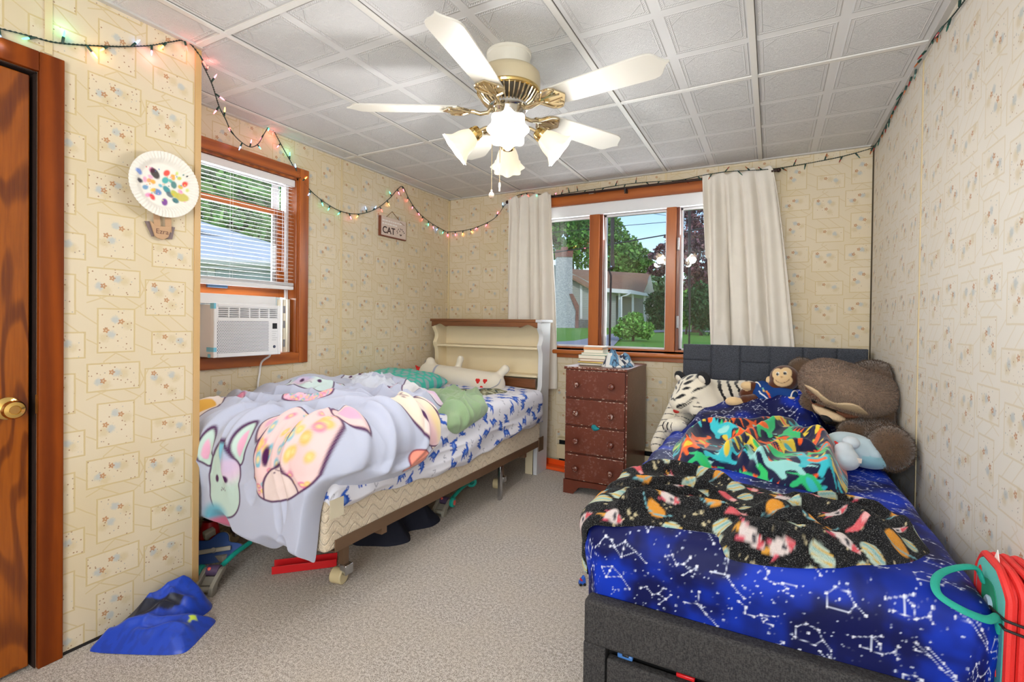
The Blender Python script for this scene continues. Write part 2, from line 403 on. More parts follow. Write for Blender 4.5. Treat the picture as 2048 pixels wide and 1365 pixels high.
def fur(name, V, F, N, C, count, length, m, parent, seed=1, lay=(0, 0, -1), width=.0011, curl=.5):
    """short pile: many thin tapering strands rooted on the surface"""
    rng = np.random.default_rng(seed); area = np.linalg.norm(np.cross(V[F[:, 2]] - V[F[:, 0]], V[F[:, 3]] - V[F[:, 1]]), axis=1)
    fi = rng.choice(len(F), count, p=area / area.sum()); w = rng.dirichlet((1, 1, 1, 1), count); q = F[fi]
    root = (V[q] * w[..., None]).sum(1); nn = (N[q] * w[..., None]).sum(1); nn /= np.linalg.norm(nn, axis=1)[:, None]; cc = (C[q] * w[..., None]).sum(1) * rng.uniform(.6, 1.35, (count, 1))
    dirn = nn * .65 + np.asarray(lay) * .55 + rng.normal(0, curl * .5, (count, 3)); dirn /= np.linalg.norm(dirn, axis=1)[:, None]
    side = np.cross(dirn, nn); side /= np.maximum(np.linalg.norm(side, axis=1), 1e-6)[:, None]; ln = length * rng.uniform(.6, 1.3, (count, 1))
    mid = root + (nn * .7 + dirn * .5) * ln * .5; tip = root + dirn * ln
    vs = np.stack([root - side * width, root + side * width, mid + side * width * .8, mid - side * width * .8, tip], 1).reshape(-1, 3)
    b = np.arange(count)[:, None] * 5; fs = [tuple(r) for r in (b + [0, 1, 2, 3]).tolist()] + [tuple(r) for r in (b + [3, 2, 4]).tolist()]
    return mesh_obj(name, vs, fs, m, parent, np.repeat(np.clip(cc, 0, 1), 5, 0), True, None)
# ---------------------------------------------------------------- the setting
TW, TH, U0, V0 = .35, .334, .80, .64
def wallpaper(name, axis, off=0.0, base=(216, 203, 178), warm=(208, 191, 154), ls=.62, ins=.35):
    t = NT(name); co = t.obj(); sx = t.n('ShaderNodeSeparateXYZ', {0: co}); u = sx.outputs[axis]; z = sx.outputs[2]
    nz = t.noise(co, 30, 2); wob = t.ma('MULTIPLY', t.ma('SUBTRACT', nz.outputs[0],   .5), .0022)
    uu = t.ma('ADD', t.ma('ADD', u, -U0 + off + 12 * TW), wob); vv = t.ma('ADD', t.ma('ADD', z, -V0 + 7 * TH), wob)
    fu = t.ma('MODULO', uu, TW); fv = t.ma('MODULO', vv, TH)
    P = t.n('ShaderNodeCombineXYZ', {0: fu, 1: fv}).outputs[0]
    rects = [(.003, .160, .231, .327), (.179, .319, .166, .298), (.032, .143, .032, .186), (.201, .346, .017, .103)]
    line = None; inside = None
    def mx(a, b): return b if a is None else t.ma('MAXIMUM', a, b)
    for x0, x1, y0, y1 in rects:
        q = t.ve('ABSOLUTE', t.ve('SUBTRACT', P, ((x0 + x1) / 2, (y0 + y1) / 2, 0)))
        q = t.ve('SUBTRACT', q, ((x1 - x0) / 2, (y1 - y0) / 2, 0)); s = t.n('ShaderNodeSeparateXYZ', {0: q})
        d = t.ma('MAXIMUM', s.outputs[0], s.outputs[1])
        line = mx(line, t.sm(t.ma('ABSOLUTE', d), .0017, .0036, 1, 0)); inside = mx(inside, t.sm(d, -.003, .0, 1, 0))
    segs = [((.16, .231), (.19, .298)), ((.143, .186), (.179, .215)), ((.143, .135), (.201, .103)), ((.0, .205), (.06, .231)), ((.03, .231), (.10, .186)),
            ((.11, .231), (.165, .195)), ((.20, .166), (.27, .103)), ((.26, .166), (.33, .103)), ((.319, .285), (.35, .262)), ((.0, .262), (.005, .26)),
            ((.319, .18), (.35, .155)), ((.0, .155), (.032, .13)), ((.0, .08), (.032, .06)), ((.20, .298), (.26, .334)), ((.27, .298), (.23, .334)), ((.23, .0), (.245, .017)),
            ((.05, .0), (.09, .032)), ((.13, .0), (.08, .032)), ((.05, .327), (.05, .334)), ((.143, .06), (.201, .03)), ((.16, .30), (.179, .25))]
    for a, b in segs:
        ba = (b[0] - a[0], b[1] - a[1], 0); ll = ba[0] ** 2 + ba[1] ** 2; pa = t.ve('SUBTRACT', P, (a[0], a[1], 0))
        h = t.ma('MULTIPLY', t.ve('DOT_PRODUCT', pa, ba), 1 / ll, clamp=True)
        d = t.ve('LENGTH', t.ve('SUBTRACT', pa, t.ve('SCALE', ba, sc=h))); line = mx(line, t.sm(d, .0012, .003, .75, 0))
    n2 = t.noise(co, 110, 2); wv = t.ve('SCALE', t.ve('SUBTRACT', n2.outputs[1], (.5, .5, .5)), sc=.016); Pw = t.ve('ADD', P, wv)
    def spots(lst, r, soft):
        f = None
        for c in lst: f = mx(f, t.sm(t.ve('DISTANCE', Pw, (c[0], c[1], 0)), r - soft, r + soft, 1, 0))
        return f
    bv = bd = None
    for c_ in [(.074, .295), (.048, .266), (.208, .28), (.251, .225), (.102, .141), (.056, .11), (.246, .083)]:
        q = t.ve('SUBTRACT', P, (c_[0], c_[1], 0)); d = t.ve('LENGTH', q)
        if bv is None: bv, bd = q, d
        else:
            m_ = t.n('ShaderNodeMix', data_type='VECTOR'); t.put(m_.inputs[0], t.ma('LESS_THAN', d, bd)); t.put(m_.inputs[4], bv); t.put(m_.inputs[5], q); bv = m_.outputs[1]; bd = t.ma('MINIMUM', d, bd)
    sv = t.n('ShaderNodeSeparateXYZ', {0: bv}); pet = t.ma('COSINE', t.ma('MULTIPLY', t.ma('ARCTAN2', sv.outputs[1], sv.outputs[0]), 5))
    flo = t.ma('MULTIPLY', t.sm(t.ma('SUBTRACT', bd, t.ma('MULTIPLY', pet, .0022)), .0072, .0092, 1, 0), t.sm(bd, .0015, .0025))
    blu = spots([(.09, .292), (.036, .264), (.21, .265), (.27, .268), (.085, .148), (.072, .095), (.30, .066)], .012, .006)
    lea = spots([(.11, .288), (.055, .25), (.225, .25), (.285, .255), (.27, .205), (.12, .128), (.05, .085), (.31, .052), (.225, .09), (.27, .075)], .015, .009)
    vor = t.n('ShaderNodeTexVoronoi', {'Vector': co, 'Scale': 78.0, 'Randomness': 1.0}); dots = t.sm(vor.outputs[0], .15, .22, 1, 0)
    dcol = t.mix(t.sm(t.n('ShaderNodeSeparateColor', {0: vor.outputs[1]}).outputs[0], .5, .6), L4((150, 110, 78)), L4((168, 172, 172)))
    dots = t.ma('MULTIPLY', dots, t.ma('MULTIPLY', inside, t.sm(t.n('ShaderNodeSeparateColor', {0: vor.outputs[1]}).outputs[1], .30, .34)))
    big = t.noise(co, 2.2, 3); c = t.mix(t.sm(big.outputs[0], .35, .7, 0, .55), L4(base), L4(warm))
    c = t.mix(t.ma('MULTIPLY', inside, ins), c, L4((222, 210, 188)))
    c = t.mix(t.ma('MULTIPLY', line, ls), c, L4((198, 176, 126)))
    c = t.mix(t.ma('MULTIPLY', lea, .45), c, L4((196, 176, 128))); c = t.mix(t.ma('MULTIPLY', blu, .75), c, L4((176, 184, 186)))
    c = t.mix(t.ma('MULTIPLY', flo, .8), c, L4((178, 122, 74))); c = t.mix(t.ma('MULTIPLY', dots, .85), c, dcol)
    t.bsdf(c, .55, 0, .3, t.bump(n2.outputs[0], .05, .002)); return t.m
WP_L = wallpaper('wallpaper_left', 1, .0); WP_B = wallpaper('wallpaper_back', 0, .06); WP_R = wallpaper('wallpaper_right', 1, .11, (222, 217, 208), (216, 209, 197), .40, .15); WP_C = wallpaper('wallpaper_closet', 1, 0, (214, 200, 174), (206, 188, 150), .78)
CASING = wood('casing_wood', (176, 96, 34), (132, 62, 16), 'z', 7, .3)
CASINGX = wood('casing_wood_rail', (186, 104, 42), (138, 66, 20), 'x', 7, .3)
CASINGY = wood('casing_wood_sill', (180, 98, 38), (120, 54, 16), 'y', 7, .3)
def door_grain():
    t = NT('door_wood'); co = t.obj(); v = t.ve('MULTIPLY', co, (1, 1, .32)); n1 = t.noise(v, 2.6, 2, .4, .9)
    w = t.ma('SINE', t.ma('MULTIPLY', n1.outputs[0], 105)); n2 = t.noise(t.ve('MULTIPLY', co, (1, 1, .06)), 120, 3)
    f = t.ma('ADD', t.ma('ADD', t.ma('MULTIPLY', t.sm(w, .0, 1), .30), t.ma('MULTIPLY', n1.outputs[0], .35)), t.ma('MULTIPLY', n2.outputs[0], .42)); c = t.mix(t.sm(f, .15, .85), L4((158, 82, 8)), L4((88, 34, 2)))
    t.bsdf(c, .25, 0, .5, t.bump(n2.outputs[0], .06, .002), Coat_Weight=.12, Coat_Roughness=.2); return t.m
DOORW = door_grain(); CASING_D = wood('door_casing_wood', (136, 62, 6), (100, 40, 3), 'z', 6, .5, 1.0, 0)
CREAM = mat('cream_trim', (214, 196, 156), .5); VINYL = mat('white_vinyl', (228, 230, 234), .35, var=.03); TAN = mat('tan_trim', (196, 160, 108), .5)

def carpet():
    t = NT('carpet'); co = t.obj(); a = t.noise(co, 260, 3, .65); b = t.noise(co, 90, 2); c3 = t.noise(co, 3.5, 3)
    f = t.ma('ADD', t.ma('MULTIPLY', a.outputs[0], .7), t.ma('MULTIPLY', b.outputs[0], .3))
    c = t.mix(t.sm(f, .38, .62), L4((150, 136, 122)), L4((244, 236, 228))); c = t.mix(t.sm(c3.outputs[0], .35, .7, 0, .35), c, L4((214, 200, 182)))
    t.bsdf(c, .95, 0, .1, t.bump(f, .9, .012), Sheen_Weight=.15); return t.m
mb = MB().bb(XL - .2, XR + .2, YF - .2, YB + .13, -.12, 0); struct(obj('floor', mb, carpet(), smooth=False))

GX = [-2.46, -1.877, -1.284, -.691, -.0825, .509]; GY = [-1.345, -.095, 1.155, 2.417]
def ceiling_mat():
    t = NT('ceiling_tile'); co = t.obj(); s = t.n('ShaderNodeSeparateXYZ', {0: co})
    fx = t.ma('SUBTRACT', t.ma('FRACT', t.ma('DIVIDE', t.ma('ADD', s.outputs[0], .0825 + 5.94), .297)), .5)
    fy = t.ma('SUBTRACT', t.ma('FRACT', t.ma('DIVIDE', t.ma('ADD', s.outputs[1], -1.155 + 6.3125), .3156)), .5)
    ax = t.ma('ABSOLUTE', fx); ay = t.ma('ABSOLUTE', fy); d = t.ma('MAXIMUM', ax, ay); sm_ = t.ma('ADD', ax, ay)
    r = t.n('ShaderNodeCombineXYZ', {0: fx, 1: fy}).outputs[0]; rad = t.ve('LENGTH', r)
    def rid(x, c, w): return t.sm(t.ma('ABSOLUTE', t.ma('SUBTRACT', x, c)), 0, w, 1, 0)
    frames = t.ma('MAXIMUM', rid(d, .43, .014), t.ma('MAXIMUM', rid(d, .385, .012), t.ma('MULTIPLY', rid(sm_, .60, .016), t.sm(d, .37, .385, 1, 0))))
    pt = t.n('ShaderNodeCombineXYZ', {0: ax, 1: ay}).outputs[0]
    ns = t.noise(pt, 9, 1.5, .5, 1.6); scroll = t.ma('SINE', t.ma('MULTIPLY', t.ma('ADD', ns.outputs[0], t.ma('MULTIPLY', rad, .35)), 75))
    scroll = t.ma('MULTIPLY', t.sm(scroll, -.2, .7), t.sm(d, .36, .38, 1, 0))
    bead = t.ma('MULTIPLY', t.ma('SINE', t.ma('MULTIPLY', t.ma('ADD', fx, fy), 190)), t.ma('MULTIPLY', t.sm(d, .39, .395), t.sm(d, .42, .425, 1, 0)))
    fine = t.noise(co, 220, 2).outputs[0]
    h = t.ma('ADD', t.ma('ADD', t.ma('MULTIPLY', frames, .8), t.ma('MULTIPLY', scroll, .55)), t.ma('ADD', t.ma('MULTIPLY', bead, .25), t.ma('MULTIPLY', t.ma('MULTIPLY', fine, t.sm(d, .44, .45, 1, 0)), .5)))
    big = t.noise(co, 1.5, 2); c = t.mix(big.outputs[0], L4((210, 210, 211)), L4((220, 220, 221)))
    t.bsdf(c, .75, 0, .2, t.bump(h, .75, .005)); return t.m
mb = MB().bb(XL - .2, XR + .2, YF - .2, YB + .13, ZC, ZC + .1); struct(obj('ceiling', mb, ceiling_mat(), smooth=False))
BAR = mat('ceiling_bar', (216, 214, 210), .45, var=.03)
mb = MB()
for x in GX[:-1]: mb.bb(x - .012, x + .012, YF, YB, ZC - .006, ZC + .001)
for y in GY: mb.bb(XL, XR, y - .012, y + .012, ZC - .005, ZC + .001)
struct(obj('trim_1', mb, BAR, bevel=.001))
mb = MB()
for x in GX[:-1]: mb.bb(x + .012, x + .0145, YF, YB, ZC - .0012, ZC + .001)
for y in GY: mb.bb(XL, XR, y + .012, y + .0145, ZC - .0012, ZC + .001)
struct(obj('trim_shadow', mb, mat('painted_bar_shadow', (84, 80, 76), .9)))  # shadow line of the ceiling bars, painted as thin dark strips on one side
mb = MB()
for x0, x1, y0, y1 in ((XL, XL + .02, YC, YB), (XR - .02, XR, YF, YB), (XL, XR, YB - .02, YB), (XC, XC + .02, YF, YC)): mb.bb(x0, x1, y0, y1, ZC - .008, ZC + .001)
struct(obj('trim_2', mb, mat('ceiling_edge', (196, 194, 190), .5, var=.03)))

def wall_mesh(axis, p0, p1, a0, a1, hole=None):
    mb = MB()
    def q(b0, b1, z0, z1):
        if b1 - b0 < 1e-4 or z1 - z0 < 1e-4: return
        mb.bb(p0, p1, b0, b1, z0, z1) if axis == 'x' else mb.bb(b0, b1, p0, p1, z0, z1)
    if hole is None: q(a0, a1, 0, ZC)
    else:
        b0, b1, z0, z1 = hole; q(a0, b0, 0, ZC); q(b1, a1, 0, ZC); q(b0, b1, 0, z0); q(b0, b1, z1, ZC)
    return mb
W1 = (1.24, 2.06, .925, 2.0); W2 = (-1.74, -.12, .93, 2.06)
struct(obj('wall_left', wall_mesh('x', XL - .12, XL, YC, YB + .12, W1), WP_L, smooth=False))
struct(obj('wall_back', wall_mesh('y', YB, YB + .12, XL - .12, XR + .12, W2), WP_B, smooth=False))
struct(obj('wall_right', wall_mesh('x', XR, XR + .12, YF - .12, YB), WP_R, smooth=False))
DY0, DY1, DZ1 = -.14, .672, 1.905
mb = MB().bb(XL, XC, DY1, YC, 0, ZC); mb.bb(XC - .12, XC, YF, DY0, 0, ZC); mb.bb(XC - .12, XC, DY0, DY1, DZ1, ZC); mb.bb(XC - .6, XC - .12, YF, DY1 - .01, 0, ZC)
struct(obj('wall_closet', mb, WP_C, smooth=False))
struct(obj('wall_front', MB().bb(XL - .2, XR + .12, YF - .12, YF, 0, ZC), mat('front_wall_paper', (212, 198, 170), .6), smooth=False))
# corner strips and panel seams
mb = MB().bb(XC - .001, XC + .005, YC - .02, YC + .001, 0, ZC - .01); mb.bb(XC - .03, XC + .005, YC, YC + .004, 0, ZC - .01); struct(obj('trim_3', mb, TAN, bevel=.001))
mb = MB().bb(XL, XL + .012, YB - .012, YB, 0, ZC - .01); mb.bb(XL, XL + .004, 2.395, 2.412, 0, ZC - .01); mb.bb(XC, XC + .004, .688, .708, DZ1 + .07, ZC - .01)
mb.bb(-1.86, -1.842, YB - .004, YB, 2.16, ZC - .01); mb.bb(-.70, -.684, YB - .004, YB, 2.16, ZC - .01)
for y in (.98, 2.56): mb.bb(XR - .003, XR, y - .006, y + .006, 0, ZC - .01)
struct(obj('trim_4', mb, CREAM, bevel=.001))
mb = MB().bb(XR - .007, XR, YB - .007, YB, 0, ZC - .01); struct(obj('trim_5', mb, mat('corner_gap', (70, 58, 40), .8)))
mb = MB().bb(XC, XC + .003, .74, YC, 0, .010); struct(obj('baseboard_closet', mb, mat('floor_gap', (36, 30, 26), .9)))
# door
door = bpy.data.objects.new('door_1', None); COL.objects.link(door); door.location = (XC, .3, 0); struct(door)
obj('slab', MB().bb(XC - .05, XC - .012, DY0 + .01, DY1 - .014, .012, DZ1 - .012), DOORW, door, bevel=.003)
mb = MB().bb(XC - .004, XC + .016, DY1, DY1 + .063, 0, DZ1 + .063); obj('casing', mb, CASING_D, door, bevel=.003)
mb = MB().bb(XC - .004, XC + .0155, DY0, DY1 + .0, DZ1, DZ1 + .063); obj('head_casing', mb, CASING_D, door, bevel=.003)
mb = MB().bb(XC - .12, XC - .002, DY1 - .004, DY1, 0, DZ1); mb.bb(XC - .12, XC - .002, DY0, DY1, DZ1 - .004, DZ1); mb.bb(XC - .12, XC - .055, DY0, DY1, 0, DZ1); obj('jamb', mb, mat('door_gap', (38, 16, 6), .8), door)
BRASS = mat('polished_brass', (222, 186, 110), .14, 1.0, var=.05)
kc = Vector((XC - .012, .607, .845)); RX = AX((0, 1, 0), (0, 0, 1), (1, 0, 0))
obj('door_knob', MB().lathe([(.034, 0), (.034, .004), (.028, .008), (.012, .012), (.011, .026), (.020, .032), (.0275, .042), (.0285, .052), (.024, .06), (.014, .063), (.012, .060), (0, .060)], kc, RX, 28), BRASS, door, label='round brass door knob with push button centre')
obj('strike_plate', MB().bb(XC - .003, XC + .001, DY1 - .003, DY1 + .012, .82, .88), BRASS, door)

# ---- glass
def glass_mat():
    t = NT('window_glass'); tr = t.n('ShaderNodeBsdfTransparent', {0: (.97, .98, .98, 1)}); gl = t.n('ShaderNodeBsdfGlossy', {0: (1, 1, 1, 1), 'Roughness': .02})
    fr = t.n('ShaderNodeFresnel', {'IOR': 1.45}); m = t.n('ShaderNodeMixShader', {0: fr.outputs[0], 1: tr.outputs[0], 2: gl.outputs[0]}); t.t.links.new(m.outputs[0], t.out.inputs[0]); return t.m
GLASS = glass_mat()
# window above the air conditioner
w1 = bpy.data.objects.new('window_1', None); COL.objects.link(w1); w1.location = (XL, 1.65, 1.45); struct(w1)
y0, y1, z0, z1 = W1
mb = MB().bb(XL - .002, XL + .018, y1, y1 + .064, z0 - .062, z1 + .062); mb.bb(XL - .002, XL + .018, y0 - .05, y0, z0 - .062, z1 + .062); obj('side_casing', mb, CASING, w1, bevel=.004)
mb = MB().bb(XL - .002, XL + .018, y0, y1, z1, z1 + .062); mb.bb(XL - .002, XL + .018, y0, y1, z0 - .062, z0); obj('head_casing', mb, CASINGY, w1, bevel=.004)
mb = MB().bb(XL - .12, XL, y1 - .012, y1, z0, z1); mb.bb(XL - .12, XL, y0, y0 + .012, z0, z1); mb.bb(XL - .12, XL, y0, y1, z1 - .012, z1); obj('jamb', mb, CASING, w1)
obj('sill', MB().bb(XL - .12, XL, y0, y1, z0 - .01, z0 + .004), CASINGY, w1)
mb = MB()
for a, b in ((y0 + .012, y0 + .055), (y1 - .075, y1 - .035)): mb.bb(XL - .105, XL - .08, a, b, 1.265, 1.80)
mb.bb(XL - .105, XL - .08, y0 + .055, y1 - .075, 1.265, 1.315); mb.bb(XL - .105, XL - .08, y0 + .055, y1 - .075, 1.765, 1.80); obj('sash', mb, CASINGY, w1, bevel=.002)
mb = MB().bb(XL - .118, XL - .07, y1 - .034, y1 - .014, z0, z1); mb.bb(XL - .118, XL - .106, y0 + .03, y1 - .06, 1.315, 1.35); mb.bb(XL - .118, XL - .106, y1 - .10, y1 - .06, 1.315, 1.98); mb.bb(XL - .118, XL - .106, y0 + .012, y1 - .034, 1.96, 1.985); obj('storm_frame', mb, VINYL, w1, bevel=.002)
obj('glass', MB().bb(XL - .094, XL - .091, y0 + .05, y1 - .07, 1.31, 1.77), GLASS, w1); obj('upper_glass', MB().bb(XL - .113, XL - .111, y0 + .02, y1 - .05, 1.80, 1.97), GLASS, w1)
mb = MB().bb(XL - .082, XL - .062, 1.55, 1.66, 1.298, 1.32); obj('sash_lock', mb, mat('blue_grey_metal', (86, 112, 140), .35, .6), w1, bevel=.004)
# three-light window on the far wall
w2 = bpy.data.objects.new('window_2', None); COL.objects.link(w2); w2.location = (-.93, YB, 1.5); struct(w2)
x0, x1, z0, z1 = W2
mb = MB().bb(x0 - .07, x1 + .07, YB - .02, YB + .002, z1, z1 + .088); obj('head_casing', mb, CASINGX, w2, bevel=.004)
mb = MB().bb(x0 - .07, x0, YB - .02, YB + .002, z0, z1); mb.bb(x1, x1 + .07, YB - .02, YB + .002, z0, z1); obj('side_casing', mb, CASING, w2, bevel=.004)
mb = MB().bb(x0 - .09, x1 + .09, YB - .055, YB + .02, z0 - .045, z0 - .012); obj('stool', mb, CASINGX, w2, bevel=.012, seg=4)
mb = MB().bb(x0 - .07, x1 + .07, YB - .016, YB + .002, z0 - .075, z0 - .045); obj('apron', mb, CASINGX, w2, bevel=.003)
mb = MB().bb(x0, x1, YB, YB + .10, z0 - .012, z0 + .012); obj('sill', mb, CASINGX, w2)
mb = MB()
for a, b in ((-1.262, -1.16), (-.682, -.592)): mb.bb(a, b - .022, YB - .012, YB + .085, z0, z1 - .09)
obj('mullion', mb, CASING, w2, bevel=.003)
mb = MB()
for a, b in ((-1.182, -1.16), (-.614, -.592)): mb.bb(a, b, YB + .012, YB + .085, z0, z1 - .09)
for a in (x0, x1 - .03): mb.bb(a, a + .03, YB, YB + .1, z0, z1)
obj('stop_bead', mb, wood('stop_wood', (140, 70, 28), (104, 46, 16), 'z', 7, .3), w2, bevel=.002)
mb = MB().bb(x0, x1, YB - .006, YB + .09, z1 - .09, z1); obj('head_panel', mb, VINYL, w2, bevel=.004)
mb = MB()
for a, b in ((x0 + .03, -1.262), (-1.16, -.682), (-.592, x1 - .03)):
    for q, r in ((a, a + .016), (b - .016, b)): mb.bb(q, r, YB + .055, YB + .085, z0 + .012, z1 - .09)
    mb.bb(a, b, YB + .055, YB + .085, z1 - .106, z1 - .09); mb.bb(a, b, YB + .055, YB + .085, z0 + .012, z0 + .024)
obj('sash_frame', mb, VINYL, w2, bevel=.002)
for i, (a, b) in enumerate(((x0 + .046, -1.278), (-1.144, -.698), (-.576, x1 - .046))): obj('glass', MB().bb(a, b, YB + .069, YB + .072, z0 + .02, z1 - .1), GLASS, w2)
for z in (1.10, 1.66): obj('latch', MB().bb(-.606, -.592, YB - .004, YB + .016, z, z + .09), mat('latch_metal', (150, 150, 152), .3, .9), w2, bevel=.004)
# ---------------------------------------------------------------- left bed
WHITEP = mat('cream_white_paint', (226, 212, 180), .42, var=.04); WHITEP2 = mat('grey_white_side', (214, 216, 220), .4, var=.03)
OAK = wood('headboard_oak', (138, 84, 44), (88, 48, 22), 'x', 8, .4)
STEEL = mat('brown_bed_metal', (126, 100, 78), .45, .55); CHROME = mat('chrome', (200, 202, 206), .2, 1.0, var=.03); IVORY = mat('ivory_plastic', (206, 190, 150), .4)
BLX0, BLX1, BLY0, BLY1 = -2.47, -1.47, 1.30, 3.26
bed = thing('bed', 'single bed under the small window with cream bookcase headboard and brown metal rails on casters', 'bed', (-1.98, 2.3, 0))
HBX0, HBX1, HBY0, HBY1, HBZ = -2.492, -1.508, 3.28, 3.46, 1.13
hb = obj('headboard', MB().bb(HBX0 + .02, HBX1 - .02, HBY1 - .012, HBY1, .3, HBZ), WHITEP, bed)
tilt = .018
def side_profile(s):
    # front edge of the panel curves in under the oak top and out again at each shelf
    zs = np.linspace(0, HBZ, 60); prof = []
    for z in zs:
        f = 0.0
        if z > .56: f = .05 * sst(np.array(z), .56, .66) - .028 * math.exp(-((z - .95) / .035) ** 2) - .045 * sst(np.array(z), 1.02, 1.10)
        prof.append((HBY0 + float(f), float(z)))
    return prof + [(HBY1, HBZ), (HBY1, 0)]
RS = AX((0, 1, 0), (0, 0, 1), (1, 0, 0))
for x, m in ((HBX0, WHITEP), (HBX1 - .036, WHITEP2)):
    o = MB().prism(side_profile(1), x, x + .036, RS)
    o.v = [(a + (c - .6) * tilt * (1 if a > -2 else -.5), b, c) for a, b, c in o.v]
    obj('side_panel', o, m, bed, bevel=.002, angle=30)
obj('shelf', MB().bb(HBX0 + .03, HBX1 - .035, HBY0 + .035, HBY1, .925, .943), WHITEP, bed, bevel=.002)
obj('shelf', MB().bb(HBX0 + .03, HBX1 - .035, HBY0 + .035, HBY1, .715, .733), WHITEP, bed, bevel=.002)
# oak cap with a scalloped valance below it
obj('top_board', MB().bb(HBX0 - .012, HBX1 - .03, HBY0 - .008, HBY1 + .006, HBZ, HBZ + .022), OAK, bed, bevel=.003)
obj('top_end_cap', MB().bb(HBX1 - .03, HBX1 + .024, HBY0 - .010, HBY1 + .008, HBZ, HBZ + .020), WHITEP2, bed, bevel=.003)
val = [(HBX0, HBZ)]; n = 80
for i in range(n + 1):
    u = i / n; x = HBX0 + (HBX1 - .02 - HBX0) * u; e = min(u, 1 - u)
    val.append((x, HBZ - .030 - .012 * math.cos(2 * PI * min(e / .16, 1)) * (1 if e < .16 else 0) - (.006 if e >= .16 else .0) + (0 if e < .16 else .0)))
val.append((HBX1 - .02, HBZ)); obj('valance', MB().prism(val, -(HBY0 + .018), -HBY0, AX((1, 0, 0), (0, 0, 1), (0, -1, 0))), OAK, bed, angle=30)
mb = MB()
for i in range(4): mb.bb(HBX0 + .036, HBX1 - .036, HBY0 + .012, HBY0 + .03, .42 + i * .073, .489 + i * .073)
obj('slat_panel', mb, OAK, bed, bevel=.004)
obj('rail_board', MB().bb(HBX0 + .03, HBX1 - .03, HBY0 + .02, HBY0 + .05, .3, .415), WHITEP, bed)
obj('front_leg', MB().bb(HBX1 - .105, HBX1 - .036, HBY0 + .0, HBY0 + .02, 0, .305), WHITEP, bed, bevel=.002); obj('front_panel', MB().bb(HBX1 - .13, HBX1 - .036, HBY0, HBY0 + .02, .325, .42), WHITEP, bed, bevel=.002)
obj('front_leg', MB().bb(HBX0 + .036, HBX0 + .105, HBY0 + .0, HBY0 + .02, 0, .305), WHITEP, bed, bevel=.002)
# steel angle rails, cross bars and casters
for x, s in ((BLX1, -1), (BLX0, 1)):
    mb = MB().bb(min(x, x + s * .004), max(x, x + s * .004), 1.345, 3.24, .236, .282); mb.bb(min(x, x + s * .04), max(x, x + s * .04), 1.345, 3.24, .234, .238)
    obj('side_rail', mb, STEEL, bed, bevel=.001)
    obj('headboard_bracket', MB().bb(min(x, x - s * .006), max(x, x - s * .006), 3.20, 3.279, .20, .30), STEEL, bed, bevel=.001)
for y in (1.62, 3.0):
    obj('cross_bar', MB().bb(BLX0 + .004, BLX1 - .004, y - .016, y + .016, .205, .233), STEEL, bed)
    for x in (BLX0 + .10, BLX1 - .14):
        cx = x + (.0 if x < -2 else 0)
        leg = obj('leg', MB().bb(cx - .016, cx + .016, y - .115, y - .085, .085, .234), STEEL, bed, bevel=.002)
        obj('caster_fork', MB().bb(cx - .004, cx + .034, y - .12, y - .075, .045, .088), CHROME, leg, bevel=.004)
        obj('caster_wheel', MB().cyl((cx - .045, y - .115, .033), (cx + .010, y - .105, .033), .033, n=24), IVORY, leg, bevel=.005)
obj('centre_leg', MB().bb(-1.52, -1.50, 2.70, 2.73, 0, .234), CHROME, bed, bevel=.002)
# box spring, quilted damask sides
def damask():
    t = NT('damask_ticking'); co = t.obj(); n1 = t.noise(co, 26, 2, .5, 2.2); w = t.ma('SINE', t.ma('MULTIPLY', n1.outputs[0], 46)); n2 = t.noise(co, 300, 1)
    s = t.n('ShaderNodeSeparateXYZ', {0: co}); al = t.ma('ADD', s.outputs[0], s.outputs[1])
    q = t.ma('SINE', t.ma('ADD', t.ma('MULTIPLY', s.outputs[2], 75), t.ma('MULTIPLY', t.ma('SINE', t.ma('MULTIPLY', al, 62)), 1.4)))
    q = t.sm(t.ma('ABSOLUTE', q), 0, .35, 0, 1)
    c = t.mix(t.sm(w, -.3, .6), L4((224, 208, 184)), L4((204, 184, 158))); c = t.mix(t.sm(w, .6, .9, 0, .4), c, L4((232, 220, 198)))
    h = t.ma('ADD', t.ma('MULTIPLY', q, 1.0), t.ma('ADD', t.ma('MULTIPLY', w, .08), t.ma('MULTIPLY', n2.outputs[0], .1)))
    t.bsdf(c, .6, 0, .3, t.bump(h, .6, .012), Sheen_Weight=.2); return t.m
DAM = damask()
mb = MB().bb(BLX0 + .005, BLX1 - .006, BLY0, BLY1 - .01, .24, .46); o = obj('box_spring', mb, DAM, bevel=.022, seg=4); tag(o, 'cream quilted box spring between the brown metal rails and the printed sheet', 'box spring')
o['label'] = 'cream quilted box spring resting on the brown metal rails of the single bed'

def dino(P, c, s, ang, flip):
    b = (46, 92, 190)
    body = P.T(smooth_poly([(-1, -.1), (-.6, .35), (0, .5), (.45, .35), (.6, .9), (.95, 1.1), (1.15, .85), (.95, .6), (.85, .1), (.6, -.35), (0, -.5), (-.6, -.35), (-1.3, -.75)], 4), c, s, ang, flip)
    P.poly(body, b)
    for x in (-.45, .15, .5): P.poly(P.T([(x - .12, -.3), (x + .14, -.3), (x + .1, -.95), (x - .1, -.95)], c, s, ang, flip), (40, 82, 180))
    P.poly(P.T(smooth_poly([(-.5, -.1), (0, .15), (.4, .05), (.2, -.3), (-.3, -.3)], 3), c, s, ang, flip), (106, 140, 214))
    for x in (-.6, -.25, .1): P.poly(P.T([(x - .13, .3), (x + .13, .38), (x - .03, .72)], c, s, ang, flip), (24, 58, 150))
    P.disk(P.T([(.9, .88)], c, s, ang, flip)[0], .09 * s, (240, 240, 245)); P.disk(P.T([(.93, .87)], c, s, ang, flip)[0], .045 * s, (20, 20, 40))
